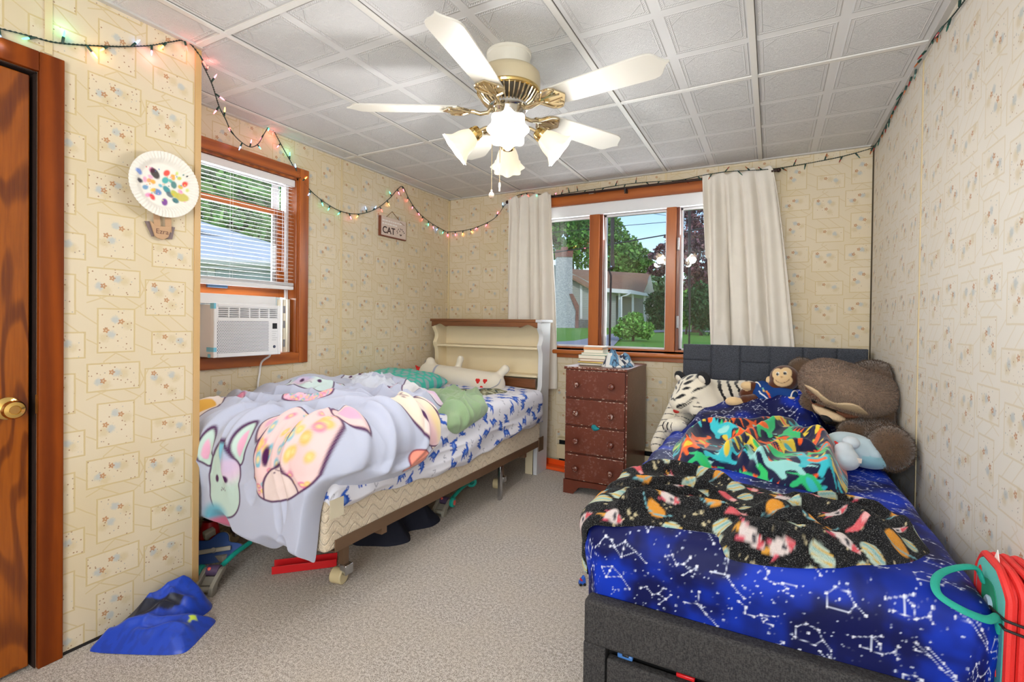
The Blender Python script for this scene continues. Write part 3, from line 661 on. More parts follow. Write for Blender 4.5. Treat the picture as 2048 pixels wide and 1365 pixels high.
def sheet_pat(P0, h, d):
    rng = random.Random(4); P = Pat(P0, lin((226, 226, 236)))
    lo, hi = P0.min(0), P0.max(0); j = 0; y = lo[1]
    while y < hi[1]:
        x = lo[0] + (.045 if j % 2 else 0); i = 0
        while x < hi[0]:
            c = (x + rng.uniform(-.012, .012), y + rng.uniform(-.012, .012))
            k = (i + j) % 3
            if k < 2: dino(P, c, .033 + rng.uniform(-.003, .004), rng.uniform(-.5, .5) + (PI / 2 if k else 0) - PI / 2 * .0, rng.choice((-1, 1)))
            else:
                P.line(P.T(smooth_line([(-.5, -.4), (0, .5), (.5, -.3)], 4), c, .018, rng.uniform(0, 6)), .004, (150, 152, 168)); P.disk((c[0] + .02, c[1] - .01), .006, (176, 178, 190))
            x += .098; i += 1
        y += .082; j += 1
    return P.C
WL = make_wrap(lambda x, y: .625 + .02 * np.sin((x + 2.5) * 3.1) - .02 * sst(y, 2.9, 3.25) * 0, BLX0, BLX1, BLY0, .045)
bx0, bx1, by0, by1 = BLX0 - .05, BLX1 + .30, BLY0 - .17, 3.265
xx = np.linspace(by1, by0 + .2, 60); hem = [(BLX1 + .205 + .05 * math.sin(PI * min(1, max(0, (3.0 - y) / 1.6))) ** 2 + .007 * math.sin(y * 23), y) for y in xx]
outl = hem + [(BLX1 + .16, by0 + .10), (BLX1 + .03, by0)] + [(x, by0) for x in np.linspace(BLX1 - .05, bx0, 12)] + [(bx0, by1)]
def sheet_h(x, y, d, t):
    side = sst(t, .05, .14)
    return side * (.010 * ridge(y * 2.2 + x * 5, x * 16 + 3, 3) + .012 * sst(t, .12, .24) * np.sin(y * 9 + x * 14)) + .004 * ridge(x * 5, y * 7, 9) + .006 * fbm(x * 3, y * 3, 2)
mt = thing('mattress', 'thin mattress in a white fitted sheet printed with small blue dinosaurs', 'mattress', (-1.97, 2.3, .46))
mb = MB().bb(BLX0 + .012, BLX1 - .012, BLY0 + .012, BLY1 - .01, .458, .612); obj('mattress_core', mb, mat('mattress_white', (220, 216, 208), .8), mt, bevel=.03, seg=3)
cloth('fitted_sheet', outl, WL, sheet_h, sheet_pat, vmat('printed_cotton', .8, .15, 500), mt, cell=.0045, edge=.012, thick=.005)

# comforter printed with rounded animal faces
WD = make_wrap(lambda x, y: .638 + 0 * x, BLX0 + .0, BLX1 + .012, BLY0 - .015, .06)
def face(P, c, rx, ry, ang, fill, patch=None, patchc=(-.4, .4), snout=None, ears=True, spots=None, eye=True, open_side=0):
    lnc = (74, 22, 78); w = .0074
    body = P.T(smooth_poly([(-.95, -.55), (-1.0, .1), (-.8, .7), (-.3, 1.0), (.35, 1.0), (.85, .65), (1.0, .05), (.92, -.6), (.4, -.98), (-.45, -.98)], 6) * [rx, ry], c, 1, ang)
    if ears:
        for s in (-1, 1):
            e = P.T(smooth_poly([(s * .95, .55), (s * .62, .95), (s * .95, 1.30), (s * 1.28, 1.0)], 6) * [rx, ry], c, 1, ang); P.poly(e, fill); P.line(e, w, lnc, True)
            P.poly(P.T(smooth_poly([(s * .95, .78), (s * .8, .95), (s * .98, 1.15), (s * 1.12, .95)], 4) * [rx, ry], c, 1, ang), (236, 176, 206))
    P.poly(body, fill)
    ins = inpoly(P.P, body)
    if spots:
        rng = random.Random(int(c[0] * 1000)); keep = P.C.copy()
        for i in range(90):
            q = P.T([(rng.uniform(-1, 1) * rx, rng.uniform(-1, 1) * ry)], c, 1, ang)[0]; r = rng.uniform(.008, .014); P.ell(q, r, r * .75, rng.uniform(0, 3), rng.choice(spots)); P.ell(q, r * .5, r * .35, 0, (244, 214, 150))
        P.C[~ins] = keep[~ins]
    if patch:
        keep = P.C.copy(); q = P.T([np.array(patchc) * [rx, ry]], c, 1, ang)[0]; P.ell(q, rx * .42, ry * .48, .4, patch, soft=.02); P.disk(q + np.array([.02, -.03]), .05, (238, 190, 222), soft=.03, al=.7); P.C[~ins] = keep[~ins]
    if snout:
        keep = P.C.copy(); q = P.T([(0.0, -.62 * ry)], c, 1, ang)[0]; sn = P.T(smooth_poly([(-.55, -1.2), (-.6, -.6), (-.3, -.1), (.3, -.1), (.6, -.6), (.55, -1.2)], 5) * [rx, ry], c, 1, ang); P.poly(sn, snout); P.line(sn, w, lnc, True); P.C[~ins] = keep[~ins]
    P.line(body, w, lnc, True)
    if eye:
        for s in (-1, 1): P.ell(P.T([(s * .38 * rx, .18 * ry)], c, 1, ang)[0], .011, .015, ang, lnc)
        for s in (-1, 1): P.disk(P.T([(s * .14 * rx, -.18 * ry)], c, 1, ang)[0], .003, lnc)
        P.line(P.T(smooth_line([(-.1 * rx, -.1 * ry), (0, -.16 * ry), (.1 * rx, -.1 * ry)], 4), c, 1, ang), .003, lnc)
def duvet_pat(P0, h, d):
    base = lin((190, 196, 218)) * (0.96 + .06 * fbm(P0[:, 0] * 4, P0[:, 1] * 4, 3)[:, None]); P = Pat(P0, base, .0034)
    face(P, (-2.17, 1.80), 0.121, 0.117, .55, (206, 226, 226), (92, 184, 214), (-.35, .4))
    face(P, (-1.93, 1.60), 0.117, 0.048, .50, (240, 196, 216), None, spots=[(226, 130, 176), (120, 190, 216), (240, 170, 200)])
    face(P, (-1.61, 1.26), .150, .125, .30, (240, 206, 206), None, spots=[(226, 124, 170), (110, 186, 210), (238, 196, 110)], snout=(234, 214, 210))
    face(P, (-1.93, 1.14), 0.098, 0.129, .15, (198, 222, 214), (110, 190, 216), (.4, .75))
    P.ell((-1.99, 1.00), .075, .05, .2, (104, 178, 204), soft=.02); P.ell((-2.0, .955), .07, .03, .2, (216, 120, 150), soft=.015)
    face(P, (-2.34, 1.30), 0.117, 0.133, .25, (236, 222, 214), None, snout=(238, 210, 190))
    P.poly(smooth_poly([(-2.30, 1.23), (-2.24, 1.33), (-2.27, 1.35), (-2.34, 1.25)], 4), (232, 178, 80)); P.ell((-2.29, 1.47), .05, .02, .3, (240, 140, 180), soft=.01)
    face(P, (-1.50, 1.76), 0.066, 0.136, -.55, (238, 224, 206), (240, 214, 150), (.3, .6)); P.ell((-1.63, 1.85), .055, .026, .3, (244, 170, 200), soft=.006)
    c = (-1.365, 1.70); b = smooth_poly([(-.05, -.03), (-.035, .05), (.01, .06), (.03, .01), (.05, -.03), (.0, -.06)], 5) + np.array(c); P.poly(b, (240, 150, 130)); P.line(b, .006, (120, 30, 60), True)
    face(P, (-1.72, 2.20), 0.117, 0.086, .3, (222, 222, 226), (120, 186, 226), (.5, .4), eye=False)
    face(P, (-2.02, 2.13), 0.101, 0.055, .1, (240, 190, 210), None, spots=[(230, 120, 170), (240, 200, 120)], eye=False)
    face(P, (-2.30, 2.25), 0.078, 0.070, .6, (214, 220, 232), None)
    face(P, (-2.28, 1.04), 0.078, 0.078, .2, (206, 226, 222), None, eye=False)
    return np.clip(P.C, 0, 1)
DUVET_FOLDS = [([(-2.47, 1.58), (-2.25, 1.50), (-2.0, 1.56), (-1.80, 1.68), (-1.68, 1.80)], .030, .040), ([(-2.38, 1.40), (-2.1, 1.42), (-1.85, 1.49), (-1.62, 1.60), (-1.46, 1.64)], .028, .030), ([(-1.98, 1.74), (-1.80, 1.86), (-1.62, 1.82), (-1.44, 1.72)], .024, .034),
               ([(-2.08, 1.98), (-1.86, 2.02), (-1.66, 1.96), (-1.50, 1.86)], .026, .034), ([(-2.40, 1.72), (-2.2, 1.66), (-2.05, 1.70)], .025, .026), ([(-1.98, 2.20), (-1.80, 2.18), (-1.64, 2.10)], .022, .032), ([(-2.45, 2.2), (-2.3, 2.28), (-2.1, 2.30)], .025, .03),
               ([(-2.28, 1.44), (-2.30, 1.2), (-2.33, .95)], .030, .034), ([(-2.06, 1.48), (-2.08, 1.15), (-2.12, .95)], .028, .038), ([(-1.90, 1.46), (-1.90, 1.15), (-1.91, .93)], .022, .034), ([(-1.72, 1.46), (-1.70, 1.15), (-1.72, .94)], .030, .036), ([(-1.58, 1.46), (-1.54, 1.2), (-1.52, .95)], .022, .036),
               ([(-1.62, 1.50), (-1.46, 1.40), (-1.38, 1.24)], .024, .030), ([(-1.60, 1.60), (-1.44, 1.53), (-1.33, 1.42)], .020, .026), ([(-1.5, 1.80), (-1.40, 1.70), (-1.32, 1.55)], .018, .024)]
def duvet_h(x, y, d, t):
    g = lambda cx, cy, sx, sy, a, an=0.0: a * np.exp(-((((x - cx) * math.cos(an) + (y - cy) * math.sin(an)) / sx) ** 2 + ((-(x - cx) * math.sin(an) + (y - cy) * math.cos(an)) / sy) ** 2))
    foot = sst(BLY0 - y, -.02, .25); side = sst(x - BLX1, -.02, .12)
    h = .035 + g(-2.32, 2.0, .20, .27, .07) + g(-2.12, 1.80, .24, .16, .045, .5) + g(-1.75, 1.62, .20, .12, .03, .3) + g(-2.1, 2.38, .2, .10, .055) + g(-1.8, 2.2, .14, .12, .03) + g(-1.62, 2.05, .10, .14, .03) + g(-1.50, 1.75, .05, .2, .02)
    h -= g(-2.0, 1.70, .30, .028, .035, .45) + g(-1.75, 1.88, .22, .03, .03, -.5) + g(-2.25, 1.55, .2, .03, .03, .2)
    # creases: fans of folds running to the foot, and small crumples
    q = x * .8 + .35 * y + .10 * vn(x * 4, y * 4, 25); h += folds(x, y, DUVET_FOLDS) + .016 * ridge(q * 8, (y - x) * 1.6, 26) ** 2 + .014 * ridge((y * .9 - .4 * x) * 8 + .5 * vn(x * 3, y * 3, 27), (x + y) * 2, 28) ** 4
    h += (.020 * ridge(x * 6.5 + .7 * vn(x * 2, y * 2, 5), y * 1.4 + x, 11) + .012 * ridge(x * 11 + y * 3, y * 2.2, 12)) * (1 - .4 * side)
    h += .010 * ridge(x * 5 - y * 9, x * 6 + y * 4, 14) + .006 * fbm(x * 14, y * 14, 15)
    h += foot * (.010 * np.sin(x * 34 + 1.3 * np.sin(x * 7)) + .010 * ridge(x * 12, y * 1.5, 21)) * (1 - .5 * side)
    h += side * (.018 * np.sin(y * 22 + x * 4))
    h = h * (1 - foot) + np.minimum(h, .075) * foot
    return np.maximum(h, .004)
dout = smooth_poly([(-2.515, 2.42), (-2.515, 1.8), (-2.515, 1.3), (-2.50, .935), (-2.36, .90), (-2.20, .92), (-2.02, .915), (-1.965, .96), (-1.90, .90), (-1.75, .885), (-1.66, .92), (-1.56, .89), (-1.455, .895), (-1.40, .98), (-1.385, 1.12), (-1.37, 1.26), (-1.335, 1.37), (-1.30, 1.5), (-1.285, 1.66), (-1.30, 1.80), (-1.36, 1.90), (-1.47, 1.98), (-1.56, 2.10), (-1.62, 2.28), (-1.86, 2.36), (-2.02, 2.50), (-2.2, 2.56), (-2.4, 2.52)], 6)
o = cloth('comforter', dout, WD, duvet_h, duvet_pat, vmat('comforter_fabric', .75, .12, 300, .2), None, cell=.003, edge=.03, thick=.016)
tag(o, 'rumpled pale lavender comforter with round pastel animal faces hanging over the bed foot', 'comforter')
tagp = MB().bb(-1.402, -1.400, 1.255, 1.32, .405, .475); tq = obj('care_label', tagp, mat('label_cloth', (206, 196, 172), .8), o); tq.rotation_euler = (0, 0, .0)
o = cloth('sheet', smooth_poly([(-2.34, 2.22), (-2.24, 2.08), (-2.10, 2.04), (-1.96, 2.10), (-1.93, 2.22), (-2.0, 2.34), (-2.14, 2.42), (-2.30, 2.36)], 6), make_wrap(lambda x, y: .695 + 0 * x), lambda x, y, d, t: .03 * sst(d, 0, .08) + .04 * ridge(x * 14 + .8 * vn(x * 8, y * 8, 3), y * 12, 31) ** 2 + .022 * ridge(x * 26, y * 24, 33) ** 2, None, mat('pale_blue_cotton', (212, 218, 232), .85), None, cell=.006, edge=.04, thick=.03)
tag(o, 'crumpled pale blue-white cotton bunched at the comforter edge beside the teal pillow', 'sheet')

# pillow, long dog cushion, towel, dark printed cloth
def pillow(name, c, size, R, thick, patf, m, seed=0, n=70):
    u, v = np.meshgrid(np.linspace(-1, 1, n), np.linspace(-1, 1, n), indexing='ij'); u = u.ravel(); v = v.ravel()
    prof = np.power(np.clip((1 - u ** 4) * (1 - v ** 4), 0, 1), .42); pinch = 1 - .10 * (1 - np.abs(u)) * 0 - .06 * (v ** 2) * (1 - u ** 2) * 0
    X = u * size[0] / 2 * (1 - .07 * (1 - v ** 2) * np.abs(u) ** 3); Y = v * size[1] / 2 * (1 - .07 * (1 - u ** 2) * np.abs(v) ** 3)
    w = .012 * ridge(u * 2.5 + seed, v * 2.5, seed) * prof + .008 * ridge(u * 6, v * 5, seed + 2) * prof
    Z = prof * thick / 2 + w
    V = np.concatenate([np.c_[X, Y, Z], np.c_[X, Y, -prof * thick / 2]]); i = np.arange(n * n).reshape(n, n)
    q = np.c_[i[:-1, :-1].ravel(), i[1:, :-1].ravel(), i[1:, 1:].ravel(), i[:-1, 1:].ravel()]; F = np.concatenate([q, q[:, ::-1] + n * n])
    C = np.concatenate([patf(np.c_[X, Y]), patf(np.c_[X, Y])]) if patf else None
    V = V @ np.array(R).T + np.array(c); return mesh_obj(name, V, F, m, None, C, True, None)
def teal_pat(P0):
    P = Pat(P0, lin((72, 190, 172)), .002); j = 0
    for y in np.arange(-.3, .3, .052):
        for x in np.arange(-.4, .4, .06):
            c = (x + (.03 if j % 2 else 0), y); P.poly(P.T(smooth_poly([(-.9, -.5), (-.9, .5), (0, .95), (.9, .5), (.9, -.5), (0, -.95)], 3), c, .022), (150, 178, 182))
        j += 1
    return P.C
o = pillow('pillow', (-2.29, 2.68, .700), (.50, .44), rot(.05, .08, .12), .125, teal_pat, vmat('pillow_cotton', .8, .15, 400), 4); tag(o, 'teal pillow with grey scale print between the comforter and the white dog cushion', 'pillow')
o = cloth('blanket', smooth_poly([(-1.95, 2.62), (-1.98, 2.85), (-1.90, 3.0), (-1.66, 3.06), (-1.62, 2.9), (-1.70, 2.66)], 6), make_wrap(lambda x, y: .632 + 0 * x), lambda x, y, d, t: .014 * ridge(x * 14, y * 14, 41),
          lambda P0, h, d: Pat(P0, np.where((vn(P0[:, 0] * 60, P0[:, 1] * 60, 5) > .62)[:, None], lin((196, 196, 170)), np.where((vn(P0[:, 0] * 45, P0[:, 1] * 45, 8) > .55)[:, None], lin((60, 76, 82)), lin((122, 120, 92))))).C, vmat('camo_cloth', .85), None, cell=.006, edge=.02, thick=.012)
tag(o, 'small dark mottled cloth lying between the teal pillow and the green towel', 'cloth')
GREEN = mat('green_terry', (150, 180, 136), .95, bump=.8, bscale=420, var=.1, Sheen_Weight=.4)
o = cloth('towel', smooth_poly([(-1.92, 2.42), (-1.89, 2.60), (-1.80, 2.74), (-1.70, 2.80), (-1.63, 2.70), (-1.54, 2.56), (-1.45, 2.46), (-1.41, 2.30), (-1.385, 2.14), (-1.44, 2.06), (-1.52, 2.13), (-1.58, 2.12), (-1.66, 2.24), (-1.78, 2.32)], 6), make_wrap(lambda x, y: .635 + 0 * x, xhi=BLX1 + .008, r=.05),
          lambda x, y, d, t: .022 * ridge(x * 9 + y * 3, y * 8, 51) ** 2 + .045 * ridge(x * 10 + .8 * vn(x * 6, y * 6, 2), y * 5 - x * 3, 53) ** 2 * sst(d, .01, .06) + .018 * ridge(x * 22, y * 18, 55), None, GREEN, None, cell=.006, edge=.025, thick=.014)
tag(o, 'rumpled pale green terry towel lying on the dinosaur sheet', 'towel')
# long white dog cushion leaning on the headboard
A, B = np.array((-2.385, 3.13, .715)), np.array((-1.84, 3.12, .672))
prims = [('c', A, B, .080, .088), ('e', B + [.055, -.01, .0], (.075, .085, .085)), ('e', A + [-.03, 0, .005], (.06, .075, .078)),
         ('c', B + [.06, .03, .06], B + [.115, .04, .112], .026, .032), ('c', A + [.24, .04, .07], A + [.255, .045, .125], .024, .026), ('c', A + [.02, 0, .06], A + [.0, 0, .095], .03, .035), ('c', B + [.02, -.02, -.07], B + [.1, -.03, -.095], .03, .03)]
V, F, ids = surfnet(prims, .009, .022); C = np.ones((len(V), 1)) * lin((228, 220, 204))
s = (V - A) @ ((B - A) / np.linalg.norm(B - A)); C[(s > .075) & (s < .093)] = lin((168, 174, 196))
dog = mesh_obj('dog_cushion', V, F, vmat('white_plush', .9, .3, 260, .3), None, C, True, None); tag(dog, 'long white dog cushion with red hat tip leaning against the bookcase headboard', 'cushion')
REDF = mat('red_felt', (206, 36, 32), .8, var=.05)
obj('hat_tip', MB().ball(A + np.array([-.085, -.02, .0]), (.035, .045, .05)).cyl(A + np.array([-.10, -.02, .03]), A + np.array([-.125, -.03, .06]), .018, .004), REDF, dog)
fx = B + np.array([.0, -.089, .02])
for dx in (-.045, .018):
    mb = MB()
    mb.ball(fx + np.array([dx - .007, .004, .012]), (.012, .006, .013)).ball(fx + np.array([dx + .007, .004, .012]), (.012, .006, .013)).ball(fx + np.array([dx, .0035, .0]), (.012, .006, .013)); obj('eye', mb, REDF, dog)
obj('mouth', MB().ball(fx + np.array([-.012, .003, -.045]), (.017, .008, .02)), REDF, dog)
obj('seam', MB().tube(smooth_line([B + np.array([.13, -.05, .05]), B + np.array([.115, -.075, .01]), B + np.array([.06, -.093, -.02]), B + np.array([.03, -.09, -.02])], 6), .003), mat('grey_thread', (176, 176, 184), .8), dog)
# ---------------------------------------------------------------- right bed
def fabric(name, c0, c1, rough=.85):
    t = NT(name); co = t.obj(); v = t.ve('MULTIPLY', co, (1, 1, .35)); a = t.noise(v, 420, 2); b = t.noise(t.ve('MULTIPLY', co, (.35, .35, 1)), 420, 2)
    f = t.ma('MULTIPLY', t.ma('ADD', a.outputs[0], b.outputs[0]), .5); c = t.mix(t.sm(f, .38, .62), L4(c0), L4(c1)); t.bsdf(c, rough, 0, .2, t.bump(f, .35, .002)); return t.m
CHAR = fabric('charcoal_upholstery', (52, 55, 62), (84, 88, 98)); CHAR2 = fabric('dark_upholstery', (44, 43, 44), (72, 70, 70))
RBX0, RBX1, RBY0, RBY1, RBZ = -.49, .445, 1.435, 3.485, .52
rb = thing('upholstered_bed', 'charcoal fabric bed against the right wall with squared headboard and a drawer in its foot', 'bed', (0, 2.4, 0))
# headboard: one padded skin with stitched grooves
hx0, hx1, hz0, hz1, hy = -.53, .50, .25, .995, 3.495
vx = [on('y', hy, u, 700)[0] for u in (1423, 1481, 1541.5, 1607, 1675)]; cols = [hx0] + vx + [hx1]
gx, gz = np.meshgrid(np.linspace(hx0, hx1, 260), np.linspace(hz0, hz1, 190), indexing='ij'); gx = gx.ravel(); gz = gz.ravel()
dg = np.minimum(np.abs(gx[:, None] - np.array(vx)[None]).min(1), np.minimum(np.minimum(gx - hx0, hx1 - gx), hz1 - gz) + .004)
for i in range(6):
    zs = (.888, .64) if i % 2 == 0 else (.76, .5)
    k = (gx >= cols[i]) & (gx <= cols[i + 1])
    for z in zs: dg = np.where(k, np.minimum(dg, np.abs(gz - z)), dg)
yy = hy + .011 * np.exp(-dg / .006)
V = np.c_[gx, yy, gz]; idx = np.arange(260 * 190).reshape(260, 190); q = np.c_[idx[:-1, :-1].ravel(), idx[1:, :-1].ravel(), idx[1:, 1:].ravel(), idx[:-1, 1:].ravel()]
mbv = MB(); mbv.v = V.tolist(); mbv.f = [tuple(r) for r in q.tolist()]; mbv.bb(hx0, hx1, hy + .010, hy + .062, 0, hz1 - .0); obj('headboard', mbv, CHAR, rb, angle=60)
fz, fy0, fy1 = .315, 1.375, 1.432
obj('foot_rail', MB().bb(RBX0 + .012, RBX1 + .05, fy0, fy1, .185, fz), CHAR2, rb, bevel=.012, seg=3)
obj('foot_stile', MB().bb(RBX0 + .012, RBX0 + .078, fy0 + .0005, fy1, .02, .19), CHAR2, rb, bevel=.004, seg=2)
obj('foot_back', MB().bb(RBX0 + .03, RBX1 + .05, fy1 - .010, fy1, .03, .19), mat('dark_gap', (16, 16, 18), .9), rb)
dr = obj('drawer', MB().bb(RBX0 + .084, RBX1 + .05, fy0 - .004, fy1 - .03, .03, .165), CHAR2, rb, bevel=.006, seg=3)
obj('side_rail', MB().bb(RBX0 + .012, RBX0 + .05, fy1, hy + .01, .06, fz - .01), CHAR2, rb, bevel=.010, seg=3)
for x, y in ((RBX0 + .05, fy0 + .03), (RBX1 - .03, fy0 + .03), (RBX0 + .05, 3.5)): obj('leg', MB().bb(x - .02, x + .02, y - .02, y + .02, 0, .062), mat('black_plastic', (24, 24, 26), .5), rb)

# constellation print
CONS = [([(-.5, -.3), (-.62, .05), (-.48, .3), (-.3, .02), (-.1, .05), (.12, .25), (.25, .5), (.5, .48), (.62, .38), (.5, .3)], [(0, 1), (1, 2), (2, 3), (3, 0), (3, 4), (4, 5), (5, 6), (6, 7), (7, 8), (8, 9)]),
        ([(-.5, -.05), (-.1, 0), (-.05, .45), (.15, -.25), (.5, -.55), (.0, -.02)], [(0, 1), (1, 2), (1, 3), (3, 4)]),
        ([(-.5, .1), (-.1, .3), (.1, .42), (-.05, -.1), (.2, -.1), (.45, .1), (.5, .3), (.55, -.05), (.1, .18), (-.3, -.1)], [(0, 1), (1, 2), (1, 3), (3, 4), (4, 5), (5, 6), (5, 7), (3, 9), (4, 8), (8, 1)]),
        ([(-.5, .3), (-.1, .38), (-.35, -.05), (.2, .05), (.45, -.35), (-.2, .2)], [(0, 1), (0, 2), (1, 2), (1, 3), (3, 4), (2, 3)]),
        ([(-.5, .25), (-.3, .1), (-.35, -.1), (-.1, -.15), (.1, -.05), (.45, .0), (.4, -.3), (.15, -.25), (.25, -.15)], [(0, 1), (1, 2), (2, 3), (3, 4), (4, 5), (4, 8), (8, 7), (7, 6)]),
        ([(-.45, .4), (-.15, .15), (.1, -.1), (.45, -.35), (-.2, .35), (.15, .05), (.4, -.2), (-.45, .2)], [(0, 1), (1, 2), (2, 3), (4, 5), (5, 6), (6, 3), (7, 1)]),
        ([(-.5, 0), (-.3, .12), (-.1, -.1), (.1, .0), (.25, .25), (.35, -.1), (.5, .1), (.15, -.35)], [(0, 1), (1, 2), (2, 3), (3, 4), (3, 5), (5, 6), (5, 7)]),
        ([(-.4, -.2), (-.35, .15), (-.1, .3), (.2, .2), (.3, -.1), (.1, -.3), (.5, -.35), (-.05, .02)], [(0, 1), (1, 2), (2, 3), (3, 4), (4, 5), (5, 0), (4, 6)])]
def space_pat(P0, h, d, seed=3, sc=1.0):
    rng = random.Random(seed); x, y = P0[:, 0], P0[:, 1]
    f = fbm(x * 7, y * 7, 3, 4); g = fbm(x * 3.2 + 5, y * 3.2, 8, 4)
    base = lin((3, 11, 74)) * (1 - sst(f, .35, .68))[:, None] + lin((5, 50, 180)) * sst(f, .35, .68)[:, None]
    base = base * (1 - .6 * sst(g, .5, .75)[:, None]) + lin((4, 10, 52)) * .6 * sst(g, .5, .75)[:, None]
    P = Pat(P0, base, .0011); lo, hi = P0.min(0), P0.max(0); A = (hi[0] - lo[0]) * (hi[1] - lo[1])
    for i in range(int(A * 1500)):
        c = (rng.uniform(lo[0], hi[0]), rng.uniform(lo[1], hi[1])); P.disk(c, rng.choice((.0009, .0009, .0012, .0012, .0017, .0026)) * sc, (206, 216, 240), soft=.0012, al=.9)
    j = 0; yy = lo[1] + .02
    while yy < hi[1]:
        xx = lo[0] + .03 + (.062 if j % 2 else 0); i = 0
        while xx < hi[0]:
            pts, ed = CONS[(i * 3 + j * 5) % 8]; c = (xx + rng.uniform(-.012, .012), yy + rng.uniform(-.012, .012)); p = P.T(pts, c, .085, rng.uniform(-.35, .35))
            for a, b in ed: P.line(p[[a, b]], .0017, (204, 212, 236), al=.9)
            for q in p: P.disk(q, rng.choice((.0026, .0034, .0030)), (226, 230, 246))
            xx += .124; i += 1
        yy += .098; j += 1
    return np.clip(P.C, 0, 1)
SPACE = vmat('star_print_microfibre', .6, .10, 500, .0, .25)
WR = make_wrap(lambda x, y: RBZ + .012 * np.sin(PI * np.clip((x - RBX0) / (RBX1 - RBX0), 0, 1)), RBX0, RBX1, RBY0, .05)
D = .255
def rrect(x0, x1, y0, y1, r, n=10):
    out = []
    for cx, cy_, a in ((x0 + r, y0 + r, PI), (x1 - r, y0 + r, 1.5 * PI)):
        out += [(cx + r * math.cos(a + .5 * PI * k / n), cy_ + r * math.sin(a + .5 * PI * k / n)) for k in range(n + 1)]
    return out + [(x1, y1), (x0, y1)]
m2 = thing('mattress', 'thick mattress in a dark blue constellation sheet on the charcoal bed', 'mattress', (0, 2.45, .27))
obj('mattress_core', MB().bb(RBX0 + .01, RBX1 - .01, RBY0 + .01, RBY1, .27, .505), mat('mattress_white', (220, 216, 208), .8), m2, bevel=.03, seg=3)
cloth('fitted_sheet', rrect(RBX0 - D, RBX1 + D, RBY0 - D, RBY1, D), WR, lambda x, y, d, t: .006 * ridge(x * 4 + y * 2, y * 4, 61) + .012 * sst(t, .05, .12) * sst(t, .22, .12) * ridge(x * 2.5, y * 2.5, 62) + .010 * np.exp(-((x + .44) / .1) ** 2) * ridge(x * 8 + y * 5, y * 9 - x * 4, 65) * (y > 1.9), space_pat, SPACE, m2, cell=.0036, edge=.01, thick=.004)
# big pillow in the same print
def pill_h(x, y, d, t):
    s = sst(y, 2.78, 3.10); return (.045 + .05 * s + .115 * s * sst(x, -.40, .2)) * np.sqrt(np.clip(d / .10, 0, 1)) + .016 * ridge(x * 5 + y * 4, y * 6, 71) * sst(d, .02, .1) + .01 * ridge(x * 10, y * 5 + x * 7, 72) * sst(d, .02, .1)
o = cloth('pillow', smooth_poly([(-.415, 2.80), (-.43, 3.05), (-.44, 3.34), (-.2, 3.44), (.14, 3.42), (.30, 3.30), (.29, 3.0), (.24, 2.82), (.05, 2.74), (-.2, 2.74)], 6), make_wrap(lambda x, y: RBZ + .012 + 0 * x), pill_h, lambda P, h, d: space_pat(P, h, d, 9), SPACE, None, cell=.004, edge=.03, thick=.02)
tag(o, 'plump pillow in dark blue constellation print below the monkey and tiger plush toys', 'pillow')

# black fleece throw printed with planets and rockets
def arc_len(P0): return P0
def planet_pat(P0, h, d):
    rng = random.Random(12); x, y = P0[:, 0], P0[:, 1]; sp = vn(x * 420, y * 420, 3)
    base = lin((20, 20, 22)) * (.8 + .5 * fbm(x * 30, y * 30, 3)[:, None]); P = Pat(P0, base, .0016)
    S = P0.copy(); S[:, 1] = S[:, 1] * 1.0; lo, hi = S.min(0), S.max(0)
    for i in range(420): P.disk((rng.uniform(lo[0], hi[0]), rng.uniform(lo[1], hi[1])), rng.choice((.002, .003)), (214, 200, 160))
    j = 0; yy = lo[1]
    while yy < hi[1]:
        xx = lo[0] + (.05 if j % 2 else 0); i = 0
        while xx < hi[0]:
            c = (xx + rng.uniform(-.018, .018), yy + rng.uniform(-.014, .014)); k = rng.randrange(6); a = rng.uniform(-.6, .6); r = rng.uniform(.022, .032)
            if k in (0, 3):
                P.ell(c, r, r * .8, a, (186, 204, 190)); q = inpoly(P0, P.T(smooth_poly([(-.9, 0), (0, .7), (.9, 0), (0, -.7)], 5), c, r, a))
                for u, col in ((-.35, (216, 180, 76)), (.1, (120, 180, 186)), (.45, (214, 176, 84))): P.line(P.T([(-.75, u), (.75, u + .1)], c, r, a), .005, col)
            elif k == 1:
                P.ell(c, r, r * .72, a, (222, 150, 52)); P.line(P.T(smooth_line([(-1.5, -.25), (-.6, -.5), (.6, -.2), (1.5, .45)], 5), c, r, a), .004, (118, 178, 190))
            elif k == 2:
                P.poly(P.T(smooth_poly([(-1.1, -.35), (-.9, .35), (.4, .45), (1.3, 0), (.4, -.45)], 5), c, r, a), (222, 208, 206)); P.poly(P.T([(.6, .4), (1.35, 0), (.6, -.4)], c, r, a), (214, 84, 96)); P.poly(P.T([(-.9, .35), (-1.5, .8), (-.4, .45)], c, r, a), (214, 90, 110)); P.poly(P.T([(-.9, -.35), (-1.5, -.8), (-.4, -.45)], c, r, a), (214, 90, 110)); P.disk(P.T([(.25, 0)], c, r, a)[0], .006, (60, 60, 70))
                P.poly(P.T([(-1.1, .25), (-2.0, 0), (-1.1, -.25)], c, r, a), (224, 160, 60))
            elif k == 4: P.poly(P.T(smooth_poly([(-1.6, 0), (-.2, .5), (.9, .3), (1.1, 0), (.9, -.3), (-.2, -.4)], 5), c, r, a), (216, 96, 104)); P.disk(P.T([(.7, 0)], c, r, a)[0], .010, (232, 170, 170))
            else:
                for q in range(3): P.poly(P.T([(math.cos(PI / 5 * n) * (1 if n % 2 == 0 else .42), math.sin(PI / 5 * n) * (1 if n % 2 == 0 else .42)) for n in range(10)], (c[0] + rng.uniform(-.03, .03), c[1] + rng.uniform(-.02, .02)), .009, rng.uniform(0, 2)), (206, 194, 156))
            xx += .098; i += 1
        yy += .062; j += 1
    return np.clip(P.C, 0, 1)
